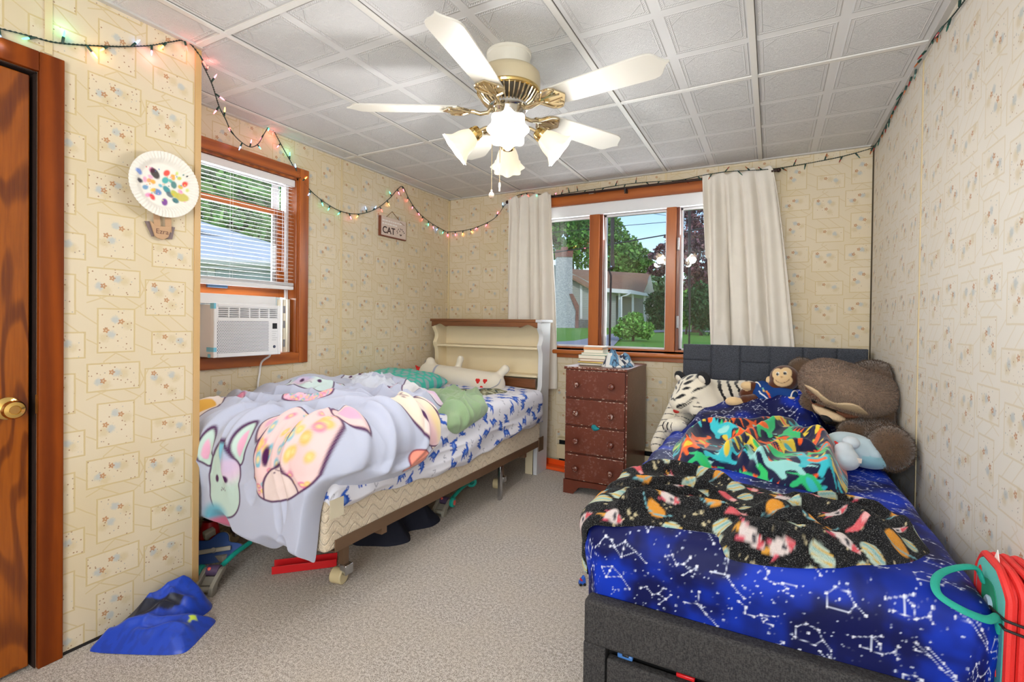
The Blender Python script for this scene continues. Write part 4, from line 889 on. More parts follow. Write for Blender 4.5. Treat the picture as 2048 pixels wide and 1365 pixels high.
def zline(z, *px): return [tuple(on('z', z, u, v)[:2]) for u, v in px]
PLANET_FOLDS = [(zline(.56, (1262, 946), (1330, 950), (1400, 965), (1480, 990)), .022, .050), (zline(.56, (1228, 972), (1300, 982), (1380, 990), (1450, 1004)), .018, .044), (zline(.56, (1216, 1000), (1290, 1003), (1370, 1010), (1430, 1020)), .016, .042),
                (zline(.56, (1198, 1030), (1260, 1018), (1340, 1020), (1420, 1036), (1500, 1058)), .018, .050), (zline(.56, (1196, 1060), (1240, 1040), (1330, 1046), (1400, 1064)), .015, .040), (zline(.56, (1440, 1066), (1520, 1080), (1600, 1092), (1680, 1098)), .024, .040),
                (zline(.57, (1480, 1040), (1560, 1050), (1640, 1044), (1720, 1064), (1800, 1082)), .024, .052), (zline(.56, (1590, 1018), (1700, 1022), (1790, 1050), (1840, 1082)), .020, .040), (zline(.57, (1560, 1062), (1610, 1066), (1640, 1078)), .022, .050), (zline(.56, (1450, 1112), (1560, 1122), (1680, 1122), (1790, 1104)), .022, .030), (zline(.57, (1690, 1050), (1740, 1080), (1800, 1100)), .02, .04)]
DINO_FOLDS = [(zline(.60, (1362, 905), (1372, 884), (1410, 874), (1470, 884), (1520, 905)), .024, .055), (zline(.60, (1398, 928), (1450, 905), (1520, 884), (1600, 868)), .022, .060), (zline(.60, (1385, 935), (1420, 940), (1470, 925), (1500, 900)), .018, .050), (zline(.60, (1462, 940), (1530, 915), (1590, 905), (1650, 915)), .024, .055),
              (zline(.59, (1500, 958), (1570, 970), (1640, 985)), .020, .045), (zline(.62, (1600, 880), (1645, 890), (1668, 925), (1660, 965)), .036, .060), (zline(.60, (1440, 875), (1520, 868), (1580, 858), (1630, 862)), .022, .050), (zline(.59, (1540, 940), (1600, 950), (1660, 962)), .02, .045)]
def planet_h(x, y, d, t):
    v = y - 1.62 + .10 * (x + .1)                       # folds run along the length, gathered at the left
    g = sst(x, -.02, -.42); w = v + .02 * np.sin(x * 6) + .02 * vn(x * 4, y * 3, 81)
    h = .012 + folds(x, y, PLANET_FOLDS) + .014 * np.abs(np.sin(w * 30 + .8 * np.sin(x * 5)))
    h += .035 * np.exp(-((x - .16) / .12) ** 2 - ((y - 1.60) / .07) ** 2) + .028 * np.exp(-((x - .04) / .05) ** 2 - ((y - 1.52) / .05) ** 2) + .022 * np.exp(-((v - .16 + .05 * x) / .025) ** 2) * sst(x, -.1, .1) + .03 * np.exp(-((x + .15) / .08) ** 2 - ((y - 1.44) / .04) ** 2)
    h += .006 * ridge(x * 4, y * 14 + x * 3, 83) + .004 * vn(x * 60, y * 60, 84) * .5
    return np.maximum(h * (1 - .55 * sst(t, .04, .11)), .003)
FLEECE = vmat('printed_fleece', .95, .9, 330, .06, .1, .006, .5, 480)
pout = smooth_poly([(-.52, 1.91), (-.545, 1.96), (-.49, 2.03), (-.41, 2.04), (-.31, 2.0), (-.09, 1.94), (.12, 1.86), (.27, 1.90), (.35, 1.78), (.385, 1.70), (.365, 1.63), (.29, 1.53), (.20, 1.47), (.07, 1.425), (-.08, 1.41), (-.112, 1.44), (-.135, 1.48), (-.22, 1.475), (-.32, 1.465), (-.42, 1.44), (-.50, 1.44), (-.57, 1.45), (-.64, 1.455), (-.665, 1.50), (-.61, 1.545), (-.53, 1.565), (-.575, 1.61), (-.585, 1.67), (-.52, 1.70), (-.57, 1.75), (-.575, 1.82), (-.52, 1.845)], 6)
WP = make_wrap(lambda x, y: RBZ + .013 * np.sin(PI * np.clip((x - RBX0) / (RBX1 - RBX0), 0, 1)), RBX0 - .008, None, RBY0 - .02, .05)
o = cloth('throw_blanket', pout, WP, planet_h, planet_pat, FLEECE, None, cell=.0038, edge=.022, thick=.016, stretch=True)
tag(o, 'black fleece throw with planets and rockets gathered across the foot of the blue bed', 'blanket')
# navy dinosaur throw in a heap
def dinot_pat(P0, h, d):
    rng = random.Random(5); P = Pat(P0, lin((10, 16, 58)), .0016); cols = [(240, 92, 28), (48, 196, 106), (56, 186, 200), (228, 200, 60), (44, 190, 120), (242, 104, 40), (150, 214, 210)]
    lo, hi = P0.min(0), P0.max(0); j = 0; y = lo[1]
    body = smooth_poly([(-1.6, -.5), (-1.0, .1), (-.5, .55), (.2, .55), (.6, .75), (.9, 1.3), (1.35, 1.35), (1.5, 1.1), (1.15, .95), (1.0, .3), (.6, -.3), (.5, -.9), (.2, -.9), (.1, -.4), (-.4, -.4), (-.5, -.9), (-.8, -.9), (-.85, -.2)], 4)
    while y < hi[1]:
        x = lo[0] + (.06 if j % 2 else 0)
        while x < hi[0]:
            c = (x + rng.uniform(-.02, .02), y + rng.uniform(-.02, .02)); col = rng.choice(cols); a = rng.uniform(-1.2, 1.2); s = rng.uniform(.048, .064); f = rng.choice((-1, 1)); P.poly(P.T(body, c, s, a, f), col)
            for k in range(4): P.poly(P.T([(-.7 + k * .35, .5), (-.45 + k * .35, .55), (-.6 + k * .35, .95)], c, s, a, f), rng.choice(cols))
            P.ell(P.T([(-.1, .05)], c, s, a, f)[0], s * .5, s * .22, a, rng.choice(cols))
            q = (c[0] + .06, c[1] + rng.uniform(-.03, .03)); P.poly(P.T([(-1, -.6), (0, 1), (1, -.6)], q, .012, rng.uniform(0, 6)), rng.choice(cols))
            x += .142
        y += .112; j += 1
    return P.C
def dinot_h(x, y, d, t):
    h = .030 + .055 * np.exp(-((x - .10) / .2) ** 2 - ((y - 2.60) / .18) ** 2) + .05 * np.exp(-((x + .25) / .12) ** 2 - ((y - 2.52) / .12) ** 2) + .035 * np.exp(-((x - .14) / .14) ** 2 - ((y - 2.18) / .1) ** 2)
    w = y * .75 + x * .66; h += .85 * folds(x, y, DINO_FOLDS) + .022 * ridge(w * 6 + .7 * vn(x * 5, y * 5, 91), (x - y) * 2.0, 92) + .008 * ridge(x * 11 + 3, y * 9, 94)
    return h
o = cloth('throw_blanket', smooth_poly([(-.40, 2.36), (-.405, 2.50), (-.34, 2.68), (-.2, 2.78), (.0, 2.86), (.16, 2.88), (.26, 2.80), (.295, 2.62), (.28, 2.40), (.26, 2.20), (.23, 2.06), (.12, 2.03), (-.02, 2.09), (-.16, 2.17), (-.28, 2.14), (-.36, 2.22)], 6), make_wrap(lambda x, y: RBZ + .014 + 0 * x), dinot_h, dinot_pat, vmat('plush_throw', .8, .3, 300, .35, .2), None, cell=.0036, edge=.03, thick=.02, stretch=True)
tag(o, 'navy throw with orange and green dinosaurs heaped in the middle of the blue bed', 'blanket')
def check_pat(P0, h, d):
    k = (np.floor(P0[:, 0] / .016) + np.floor(P0[:, 1] / .016)) % 2; return np.where((k > .5)[:, None], lin((222, 216, 206)), lin((28, 28, 32)))
o = cloth('cloth', smooth_poly([(-.36, 2.62), (-.33, 2.78), (-.22, 2.90), (-.06, 2.93), (.04, 2.90), (-.02, 2.80), (-.16, 2.72), (-.26, 2.62)], 6), make_wrap(lambda x, y: RBZ + .055 + 0 * x), lambda x, y, d, t: .03 + .02 * ridge(x * 13, y * 13, 95), check_pat, vmat('checked_cotton', .85, .2, 400), None, cell=.005, edge=.03, thick=.02)
tag(o, 'black and white checked cloth peeking out behind the navy dinosaur throw', 'cloth')

# ---- plush toys
PLUSH = vmat('short_plush', .95, .5, 300, .4, .1, .004)
def pl(u, v, y): return np.array(on('y', y, u, v))
yt = 3.16
def tiger():
    hc = pl(1392, 788, yt - .03); s = .0021
    nose = pl(1352, 816, yt - .15)
    prims = [('e', hc, (.125, .13, .118)), ('e', hc * .35 + nose * .65 + [0, 0, .0], (.075, .085, .062)), ('e', hc + [.07, -.03, -.05], (.085, .09, .07)), ('e', hc + [-.07, -.05, -.04], (.06, .08, .06)),
             ('c', hc + [.10, .06, -.02], pl(1490, 795, yt + .11), .105, .095), ('c', pl(1490, 795, yt + .11), pl(1600, 800, yt + .16), .095, .08),
             ('c', hc + [-.04, .05, -.14], pl(1340, 860, yt - .24), .048, .042), ('e', pl(1350, 852, yt - .28), (.066, .058, .040)), ('c', hc + [-.13, .08, -.10], pl(1322, 876, yt - .12), .046, .042), ('e', pl(1316, 892, yt - .16), (.042, .055, .06)), ('c', pl(1460, 818, yt - .02), pl(1395, 822, yt - .14), .045, .04)]
    V, F, ids = surfnet(prims, .007, .028); C = np.ones((len(V), 1)) * lin((232, 224, 206)); L = V - hc
    blk = lin((26, 26, 30)); x, y, z = L.T
    # body stripes, tapering bands around the trunk and legs
    body = (ids >= 4) & (ids <= 5); w = np.sin((V[:, 0] + .35 * V[:, 2] + .02 * vn(V[:, 2] * 30, V[:, 1] * 20, 3)) * 135); C[body & (w > .62 - .5 * vn(V[:, 0] * 20, V[:, 2] * 20, 4)) & (L[:, 2] > -.09)] = blk
    leg = (ids >= 6) & (ids <= 10); w = np.sin((V[:, 2] * .8 + V[:, 1] * .5) * 150); C[leg & (w > .93) & (V[:, 1] > yt - .30)] = blk
    # face: project on a plane facing the room, toward the lower left
    f = np.array(nose - hc); f /= np.linalg.norm(f); up = np.array([0.1, .25, 1.0]); up -= f * up.dot(f); up /= np.linalg.norm(up); rt = np.cross(f, up)
    U = L @ rt; W = L @ up; D_ = L @ f; P = Pat(np.c_[U, W], C, .0018); front = (D_ > -.06) & (ids <= 3); keep = P.C.copy()
    for s in (-1, 1):
        for (u, v, a, ln) in ((.035, .060, .35, .045), (.045, .085, .2, .05), (.040, .105, .1, .045), (.085, .03, .9, .05), (.10, -.005, 1.2, .05), (.095, .065, .7, .05), (.085, -.045, 1.0, .05), (.025, .12, .0, .035)):
            c = (s * u, v); dx = ln / 2 * math.cos(a * s if s > 0 else PI - a); dy = ln / 2 * math.sin(a)
            P.poly(smooth_poly([(c[0] - s * abs(dx), c[1] - dy * .4), (c[0], c[1] + .006), (c[0] + s * abs(dx), c[1] - dy * .6), (c[0], c[1] - .006)], 5), (26, 26, 30))
        P.poly(smooth_poly([(s * .028, .018), (s * .045, .030), (s * .075, .022), (s * .052, .012)], 5), (22, 22, 26)); P.line([(s * .03, .012), (s * .05, .004), (s * .08, .014)], .006, (24, 24, 28))
        for k in range(4): P.disk((s * (.02 + .008 * (k % 2)), -.035 - .008 * k), .0022, (60, 54, 50))
    P.line([(0, .11), (0, .075)], .008, (26, 26, 30)); P.line([(-.022, .05), (0, .058), (.022, .05)], .006, (26, 26, 30)); P.line([(0, -.052), (0, -.075)], .004, (90, 60, 50))
    C2 = P.C; C2[~front] = keep[~front]
    o = mesh_obj('tiger_plush', V, F, PLUSH, None, C2, True, None); tag(o, 'white tiger plush with black stripes lying at the left of the charcoal headboard', 'plush toy')
    ts = np.arange(.05, .34, .002); D1, _ = sdf_eval(hc + ts[:, None] * (f - .10 * up), prims[:4], .028); nsp = hc + ts[np.nonzero(D1 < 0)[0][-1]] * (f - .10 * up)
    obj('nose', MB().ball(nsp, (.024, .014, .014), R=Matrix(np.c_[rt, f, up].tolist())), mat('red_brown_satin', (176, 44, 36), .5), o)
    E1 = hc + up * .102 - rt * .108 * 1 + f * -.02
    for s in (-1, 1):
        ec = hc + up * .098 + rt * s * .10 - f * .02; R = Matrix(np.c_[rt, f, up].tolist())
        e = obj('ear', MB().ball(ec, (.045, .022, .045), R=R), mat('black_plush', (30, 30, 34), .95), o); obj('ear_lining', MB().ball(ec + f * .014, (.026, .014, .028), R=R), mat('white_plush_plain', (226, 218, 202), .95), e)
    mb = MB()
    pc = pl(1350, 852, yt - .28)
    for k in (-1, 0, 1): obj('claw_line', MB().tube(smooth_line([pc + [-.03 + .022 * k, -.050, -.018], pc + [-.035 + .022 * k, -.056, .004], pc + [-.03 + .022 * k, -.044, .024]], 4), .0028, 5), mat('black_plush', (30, 30, 34), .95), o)
tiger()
def monkey():
    y = 3.13; hc = pl(1569, 757, y - .02); bc = pl(1537, 791, y - .02); BR = (86, 46, 26); TANF = (226, 194, 146)
    lf = pl(1468, 804, y - .10); lf2 = pl(1492, 790, y + .0); a1 = pl(1494, 772, y - .02); a2 = pl(1582, 806, y - .11)
    prims = [('e', hc, (.074, .066, .072)), ('e', bc, (.075, .065, .062)), ('c', bc + [.02, 0, .02], hc, .045, .045), ('c', bc + [-.05, -.02, -.03], pl(1490, 803, y - .08), .036, .034), ('e', lf, (.046, .034, .028)),
             ('c', bc + [-.045, .02, .0], pl(1490, 788, y), .036, .030), ('c', bc + [-.03, .01, .045], a1 + [.03, 0, 0], .027, .025), ('e', a1, (.034, .026, .025)), ('c', bc + [.05, -.03, .02], a2 + [0, .02, .02], .028, .026), ('e', a2, (.032, .03, .034))]
    V, F, ids = surfnet(prims, .005, .012); C = np.ones((len(V), 1)) * lin(BR); C[np.isin(ids, [4, 7, 9])] = lin(TANF)
    f = np.array([-.22, -.95, .2]); f /= np.linalg.norm(f); up = np.array([-.15, .25, 1]); up -= f * up.dot(f); up /= np.linalg.norm(up); rt = np.cross(f, up); L = V - hc; P = Pat(np.c_[L @ rt, L @ up], C, .0015); keep = P.C.copy(); front = (L @ f > .02) & (ids == 0)
    P.ell((-.021, .020), .028, .032, 0, TANF); P.ell((.021, .020), .028, .032, 0, TANF); P.ell((0, -.018), .046, .034, 0, TANF)
    for s in (-1, 1): P.ell((s * .018, .018), .0085, .011, 0, (245, 245, 245)); P.ell((s * .018 + .001, .017), .0065, .009, 0, (24, 22, 26)); P.disk((s * .018 - .002, .021), .002, (255, 255, 255))
    P.line(smooth_line([(-.034, -.016), (-.02, -.028), (0, -.033), (.02, -.028), (.034, -.014)], 5), .0028, (110, 44, 34)); P.ell((0, -.002), .006, .0035, 0, (176, 130, 90))
    C2 = P.C; C2[~front] = keep[~front]
    o = mesh_obj('monkey_plush', V, F, PLUSH, None, C2, True, None); tag(o, 'brown monkey plush in a blue shirt lying between the tiger and the big sloth', 'plush toy')
    R = Matrix(np.c_[rt, f, up].tolist()); TF = mat('tan_felt', TANF, .9)
    for s in (-1, 1): obj('ear', MB().ball(hc + rt * s * .078 - up * .004, (.018, .012, .024), R=R), TF, o)
    # shirt: a slightly larger skin over body and sleeves
    prims = [('e', bc, (.082, .072, .066)), ('c', bc + [-.03, .01, .045], bc * .5 + a1 * .5 + [.012, 0, .02], .034, .033), ('c', bc + [.05, -.03, .02], a2 + [0, .025, .035], .035, .034)]
    ax_ = (hc - bc) / np.linalg.norm(hc - bc)
    V, F, ids = surfnet(prims, .005, .012, fn=lambda G, D_: np.maximum(D_, -((G - bc) @ ax_) - .052)); C = np.ones((len(V), 1)) * lin((22, 62, 128)); L = V - bc; t = L @ ax_
    rt2 = np.cross(f, ax_); P = Pat(np.c_[L @ rt2, t], C, .0012); keep = P.C.copy(); fr = (L @ f > .0)
    for c, r, col in (((-.012, .012), .010, (232, 110, 36)), ((.002, .016), .008, (244, 150, 40)), ((-.026, .004), .007, (236, 90, 30)), ((.018, .010), .008, (226, 190, 110)), ((.030, .016), .007, (120, 190, 170))): P.ell(c, r, r * .6, .3, col)
    P.line([(-.034, -.016), (-.02, -.010), (.0, -.010), (.02, -.012), (.034, -.008)], .007, (226, 230, 238)); P.line([(-.04, -.03), (-.03, -.022)], .006, (226, 230, 238))
    C2 = P.C; C2[~fr] = keep[~fr]; obj_s = mesh_obj('shirt', V, F, vmat('jersey', .85, .2, 500), o, C2, True, None); obj_s['label'] = 'blue shirt with white trim and small orange print'
    WT = mat('white_trim_cloth', (230, 228, 222), .8)
    for p, q, r in ((bc + [-.03, .01, .045], bc * .5 + a1 * .5 + [.012, 0, .02], .034), (bc + [.05, -.03, .02], a2 + [0, .025, .035], .035)):
        d = np.array(q) - p; Rr = frame(d); c = np.array(q) + d / np.linalg.norm(d) * .018
        obj('sleeve_trim', MB().tube([Vector(c) + Rr @ Vector((.030 * math.cos(a), .030 * math.sin(a), 0)) for a in np.linspace(0, 2 * PI, 24, endpoint=False)], .004, 6, True), WT, o)
monkey()
def sloth():
    B0 = (122, 98, 78)
    hc = pl(1689, 774, 2.90); fc = pl(1690, 772, 2.88)
    Rh = rot(0, .42, 0)
    prims = [('e', hc, (.186, .16, .112), [list(r) for r in Rh]), ('e', pl(1742, 790, 2.93), (.115, .13, .10)), ('e', pl(1645, 765, 2.92), (.10, .13, .10))]
    body = [('e', pl(1745, 815, 3.08), (.17, .22, .24)), ('c', pl(1745, 866, 2.95), pl(1704, 868, 2.80), .075, .062), ('c', pl(1762, 872, 2.9), pl(1778, 896, 2.54), .085, .072), ('e', pl(1781, 897, 2.52), (.078, .085, .090)), ('c', pl(1640, 790, 3.2), pl(1602, 740, 3.28), .09, .07), ('c', pl(1650, 815, 3.05), pl(1625, 805, 2.98), .08, .06)]
    for p in body:
        pass
    lim = XR - .012
    V, F, ids = surfnet(body, .010, .03, fn=lambda G, D_: np.maximum(D_, G[:, 0] - lim)); C = np.ones((len(V), 1)) * lin((98, 76, 58)) * (.75 + .5 * fbm(V[:, 0] * 14, V[:, 2] * 14 + V[:, 1] * 9, 4)[:, None])
    C[ids == 4] = C[ids == 4] * 1.15
    o = mesh_obj('sloth_plush', V, F, PLUSH, None, C, True, None); tag(o, 'huge brown sloth plush slumped in the corner against the right wall', 'plush toy')
    FUR = vmat('fur_strands', .8, 0, 300, .2, .25)
    fur('body_fur', V, F, vnormals(V, F), C, 24000, .011, FUR, o, 2, (.1, -.3, -.7))
    V, F, ids = surfnet(prims, .008, .04, fn=lambda G, D_: np.maximum(D_, G[:, 0] - lim)); C = np.ones((len(V), 1)) * lin((150, 126, 108)) * (.8 + .4 * fbm(V[:, 0] * 12, V[:, 2] * 12 + V[:, 1] * 8, 6)[:, None])
    N = vnormals(V, F)
    h = mesh_obj('head', V, F, PLUSH, o, C, True, None)
    fur('head_fur', V, F, N, C, 34000, .010, FUR, o, 3, (.3, -.35, -.5))
    # face mask: padded cream brow band, brown eye patches, lower cheek, all lying on the head
    def on_head(u, v, lift=.006):
        """point of the head surface met along a ray of the sight line, lifted outwards"""
        c = np.array([0, 0, CAMZ]); r = pl(u, v, 2.9) - c; r /= np.linalg.norm(r); ts = np.arange(2.2, 3.6, .004); Q = c + ts[:, None] * r; D_, _ = sdf_eval(Q, prims, .04); k = np.nonzero(D_ < 0)[0]
        if not len(k): k = [int(np.argmin(D_))]
        return Q[k[0]] - r * lift
    def pad(name, poly, m, puff, parent):
        P2, F2, d, _g, _s = grid_in(smooth_poly(poly, 5), 1.6); V2 = np.array([on_head(u, v, 0.002) for u, v in P2]); hh = puff * np.sqrt(1 - (1 - np.clip(d / 5, 0, 1)) ** 2) - .002
        c = np.array([0, 0, CAMZ]); r = V2 - c; r /= np.linalg.norm(r, axis=1)[:, None]; V2 = V2 - r * hh[:, None] + np.array([0, 0, 1]) * 0
        return mesh_obj(name, V2, F2, m, parent, None, True, None)
    CRF = mat('cream_plush', (214, 186, 150), .9, bump=.4, bscale=300, var=.1); BRF = mat('chestnut_plush', (122, 74, 50), .9, bump=.4, bscale=300, var=.12)
    pad('eye_patch', [(1610, 776), (1625, 787), (1645, 800), (1652, 812), (1640, 815), (1622, 806)], BRF, .012, o); pad('eye_patch', [(1672, 823), (1690, 826), (1722, 830), (1738, 834), (1715, 838), (1688, 836)], BRF, .012, o)
    pad('brow_band', [(1608, 771), (1616, 771), (1634, 780), (1650, 794), (1670, 805), (1700, 806), (1722, 814), (1740, 832), (1722, 831), (1696, 824), (1668, 819), (1650, 811), (1634, 794)], CRF, .022, o)
    pad('cheek', [(1624, 809), (1640, 813), (1660, 821), (1684, 832), (1695, 842), (1680, 846), (1654, 838), (1632, 826)], CRF, .03, o)
    pad('nose', [(1642, 829), (1656, 831), (1666, 840), (1660, 846), (1648, 842), (1641, 836)], mat('black_plush', (30, 30, 34), .95), .038, o)
    obj('eye', MB().ball(on_head(1629, 801, .014), (.014, .012, .017)), mat('black_gloss', (14, 12, 14), .08, var=0), o)
sloth()
# pale blue shark cushion half under the throw
def shark():
    c = pl(1706, 893, 2.50); PB = (182, 202, 212)
    prims = [('e', c + [.02, .03, -.02], (.12, .09, .062), [list(r) for r in rot(0, .28, -.35)]), ('c', c + [.05, .0, -.01], pl(1752, 912, 2.45), .045, .014), ('e', pl(1693, 920, 2.36), (.046, .05, .042)), ('e', pl(1702, 886, 2.43), (.032, .032, .026)), ('e', pl(1688, 899, 2.38), (.033, .032, .028))]
    V, F, ids = surfnet(prims, .006, .014); C = np.ones((len(V), 1)) * lin(PB); k = V[:, 0] > (c[0] + .02); C[k & (V[:, 2] < c[2] - .02)] = lin((150, 196, 206)); C[ids >= 2] = lin((196, 206, 214))
    o = mesh_obj('shark_cushion', V, F, vmat('smooth_plush', .8, .15, 300, .3), None, C, True, None); tag(o, 'pale blue stuffed fish cushion with a white tag beside the navy dinosaur throw', 'cushion')
    obj('tag', MB().box(pl(1713, 921, 2.33), (.034, .003, .018), rot(0, .08, 0)), mat('tag_cloth', (222, 206, 192), .8), o)
    mb = MB()
    for k in range(3): mb.tube([pl(1670 + k * 2, 884 + k * 4, 2.40), pl(1681 + k * 1, 892 + k * 4, 2.365)], .004, 6)
    obj('mouth', mb, mat('red_felt', (206, 36, 32), .8), o)
shark()

# folding fabric bag, red piping and teal face, wedged between bed and wall
def bag():
    o = thing('folded_bag', 'folded red and teal fabric bag standing between the bed foot and the right wall', 'bag', (.49, 1.42, .1))
    RED = mat('red_piping', (222, 44, 40), .6, bump=.2, bscale=300); TEAL = mat('teal_fabric', (96, 190, 180), .8, bump=.3, bscale=350); TEAL2 = mat('teal_webbing', (28, 160, 140), .75, bump=.3, bscale=300)
    lean = rot(0, .02, .0)
    def shape(y0, y1, z0, z1, r=.05, n=8):
        out = []
        for cy_, cz, a in ((y1 - r, z1 - r, 0), (y0 + r, z1 - r, .5 * PI), (y0 + r, z0 + r, PI), (y1 - r, z0 + r, 1.5 * PI)): out += [(cy_ + r * math.cos(a + .5 * PI * k / n), cz + r * math.sin(a + .5 * PI * k / n)) for k in range(n + 1)]
        return out
    RXX = AX((0, 1, 0), (0, 0, 1), (1, 0, 0)); y0, y1, z0, z1 = 1.425, 1.60, .06, .592
    T = lambda p: Vector((.452, 1.42, .1)) + lean @ Vector((p[0], p[1] - 1.42, p[2] - .1))
    def panel(name, x, dx, inset, m, parent):
        mb = MB().prism(shape(y0 + inset, y1 - inset, z0 + inset, z1 - inset), x, x + dx, RXX); mb.v = [tuple(T(v)) for v in mb.v]; return obj(name, mb, m, parent, bevel=.002)
    panel('front_panel', -.008, .008, .006, TEAL, o)
    for k in range(4): panel('fabric_layer', .001 + k * .017, .013, .004 + .004 * (k % 2), RED, o)
    for k in range(4):
        p = [T((-.002 + .019 * k + .004 * math.sin(i * .4 + k), a, b)) for i, (a, b) in enumerate(shape(y0, y1, z0, z1))]; obj('piping', MB().tube(p, .0085, 8, True), RED, o)
    def strap(name, pts, parent): return obj(name, MB().tube(smooth_line([T(p) for p in pts], 8), .0085, 10, flat=.6), TEAL2, parent)
    strap('handle', [(-.010, 1.54, .53), (-.028, 1.535, .562), (-.08, 1.50, .560), (-.118, 1.45, .552), (-.125, 1.405, .535), (-.092, 1.388, .52), (-.045, 1.40, .505), (-.016, 1.435, .50), (-.010, 1.455, .46)], o)
    strap('handle', [(.066, 1.56, .50), (.068, 1.55, .60), (.068, 1.50, .635), (.068, 1.45, .61), (.066, 1.44, .48)], o)
    obj('button', MB().lathe([(.0, .0), (.017, 0), (.018, .004), (.014, .007), (.0, .006)], T((-.010, 1.50, .50)), AX((0, 1, 0), (0, 0, 1), (-1, 0, 0)), 20), mat('grey_blue_button', (170, 196, 214), .4), o)
    obj('elastic_cord', MB().tube([T(p) for p in [(-.014, 1.50, .50), (-.014, 1.47, .50), (-.010, 1.416, .505), (.03, 1.408, .50), (.066, 1.416, .495)]], .003, 6).tube([T(p) for p in [(-.014, 1.50, .495), (-.014, 1.47, .488), (-.010, 1.417, .485), (.03, 1.409, .48), (.066, 1.418, .478)]], .003, 6), mat('black_elastic', (28, 24, 24), .7), o)
    # printed motifs on the teal face: a stitched patch, a red and white band, a dark blue rocket body
    pp = lambda pts, x=-.0085: [T((x, a, b)) for a, b in pts]
    def patch(name, pts, m, x=-.0098): mb = MB().prism(pts, x, x + .0015, RXX); mb.v = [tuple(T(v)) for v in mb.v]; obj(name, mb, m, o)
    patch('green_patch', smooth_poly([(1.47, .46), (1.54, .47), (1.55, .535), (1.49, .545), (1.46, .50)], 4), mat('green_cloth', (22, 142, 104), .8)); patch('rocket_print', smooth_poly([(1.46, .14), (1.50, .14), (1.525, .24), (1.51, .32), (1.48, .35), (1.452, .30), (1.445, .22)], 4), mat('navy_cloth', (28, 54, 120), .8)); patch('red_band', [(1.452, .36), (1.515, .36), (1.508, .405), (1.46, .405)], RED, -.0102)
    for k in range(3): patch('white_dot', smooth_poly([(1.465 + k * .018, .38), (1.472 + k * .018, .38), (1.472 + k * .018, .388), (1.465 + k * .018, .388)], 3), mat('white_print', (236, 232, 226), .7), -.0108)
    patch('red_rocket', smooth_poly([(1.555, .45), (1.58, .45), (1.582, .53), (1.568, .56), (1.553, .53)], 4), RED)
    patch('white_triangle', [(1.50, .585), (1.54, .585), (1.518, .62)], mat('white_print', (236, 232, 226), .7), .004)
bag()
# ---------------------------------------------------------------- air conditioner, blind
ACW = mat('ac_white_plastic', (232, 232, 234), .4, var=.02); ACG = mat('ac_shadow_grey', (120, 124, 134), .6); BLUET = mat('blue_film_tape', (120, 196, 222), .35); DARKP = mat('dark_plastic', (24, 26, 32), .3)
def perf():
    t = NT('perforated_front'); co = t.obj(); s = t.n('ShaderNodeSeparateXYZ', {0: co}); p = .0088
    u = t.ma('DIVIDE', s.outputs[1], p); v = t.ma('DIVIDE', s.outputs[2], p * .866); row = t.ma('FLOOR', v); u = t.ma('ADD', u, t.ma('MULTIPLY', t.ma('MODULO', t.ma('ADD', row, 1000), 2), .5))
    fu = t.ma('SUBTRACT', t.ma('FRACT', u), .5); fv = t.ma('SUBTRACT', t.ma('FRACT', v), .5); d = t.ve('LENGTH', t.n('ShaderNodeCombineXYZ', {0: fu, 1: fv}).outputs[0])
    h = t.sm(d, .27, .33); t.bsdf(t.mix(h, L4((70, 76, 92)), L4((226, 226, 230))), .45, 0, .4, t.bump(h, .4, .002)); return t.m
ac = thing('window_air_conditioner', 'white window air conditioner seated on the sill below the blind', 'air conditioner', (-2.6, 1.66, .93))
ax, ay0, ay1, az0, az1 = -2.465, 1.468, 1.848, .932, 1.207
obj('chassis', MB().bb(-2.98, ax - .028, ay0 + .004, ay1 - .004, az0, az1 - .004), ACW, ac, bevel=.004)
mb = MB()
lz0, lz1, gy0, gy1 = 1.137, 1.190, ay0 + .020, ay1 - .018
mb.bb(ax - .03, ax, ay0, gy0, az0, az1); mb.bb(ax - .03, ax, gy1, ay1, az0, az1); mb.bb(ax - .03, ax, gy0, gy1, lz1, az1); mb.bb(ax - .03, ax, gy0, gy1, az0, lz0)
obj('front_cover', mb, ACW, ac, bevel=.004)
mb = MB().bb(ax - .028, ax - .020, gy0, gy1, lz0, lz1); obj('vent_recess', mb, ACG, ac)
mb = MB()
for k in range(7): y = gy0 + (gy1 - gy0) * k / 6; mb.bb(ax - .02, ax - .001, y - .0035, y + .0035, lz0, lz1)
for k in range(6): z = lz0 + (lz1 - lz0) * k / 5; mb.box((ax - .010, (gy0 + gy1) / 2, z), (.018, gy1 - gy0, .0042), rot(0, .35, 0))
obj('vent_louvre', mb, ACW, ac)
obj('intake_panel', MB().bb(ax - .001, ax + .0015, gy0 - .002, ay1 - .078, .955, 1.119), perf(), ac)
obj('display', MB().bb(ax - .001, ax + .0012, ay1 - .054, ay1 - .026, 1.077, 1.108), DARKP, ac)
mb = MB()
for k in range(5): mb.bb(ax, ax + .0008, ay1 - .058 + .003 * (k % 2), ay1 - .024 - .006 * (k % 3), 1.062 - k * .012, 1.0635 - k * .012)
obj('control_marks', mb, mat('grey_print', (150, 152, 158), .5), ac)
obj('round_badge', MB().lathe([(0, 0), (.0085, 0), (.0085, .0012), (.006, .0016), (.0055, .0008), (0, .0008)], (ax, ay1 - .042, .977), R_LEFT, 20), mat('steel_blue_badge', (86, 96, 118), .3, .5), ac)
obj('tape_strip', MB().bb(ax - .06, ax + .001, ay0 - .0008, ay0 + .014, .962, .984), BLUET, ac); obj('tape_strip', MB().bb(ax - .03, ax + .001, ay0 - .0008, ay0 + .010, 1.180, 1.208), BLUET, ac); obj('tape_strip', MB().bb(ax - .05, ax - .03, ay0 - .0008, ay0 + .002, .932, .95), BLUET, ac)
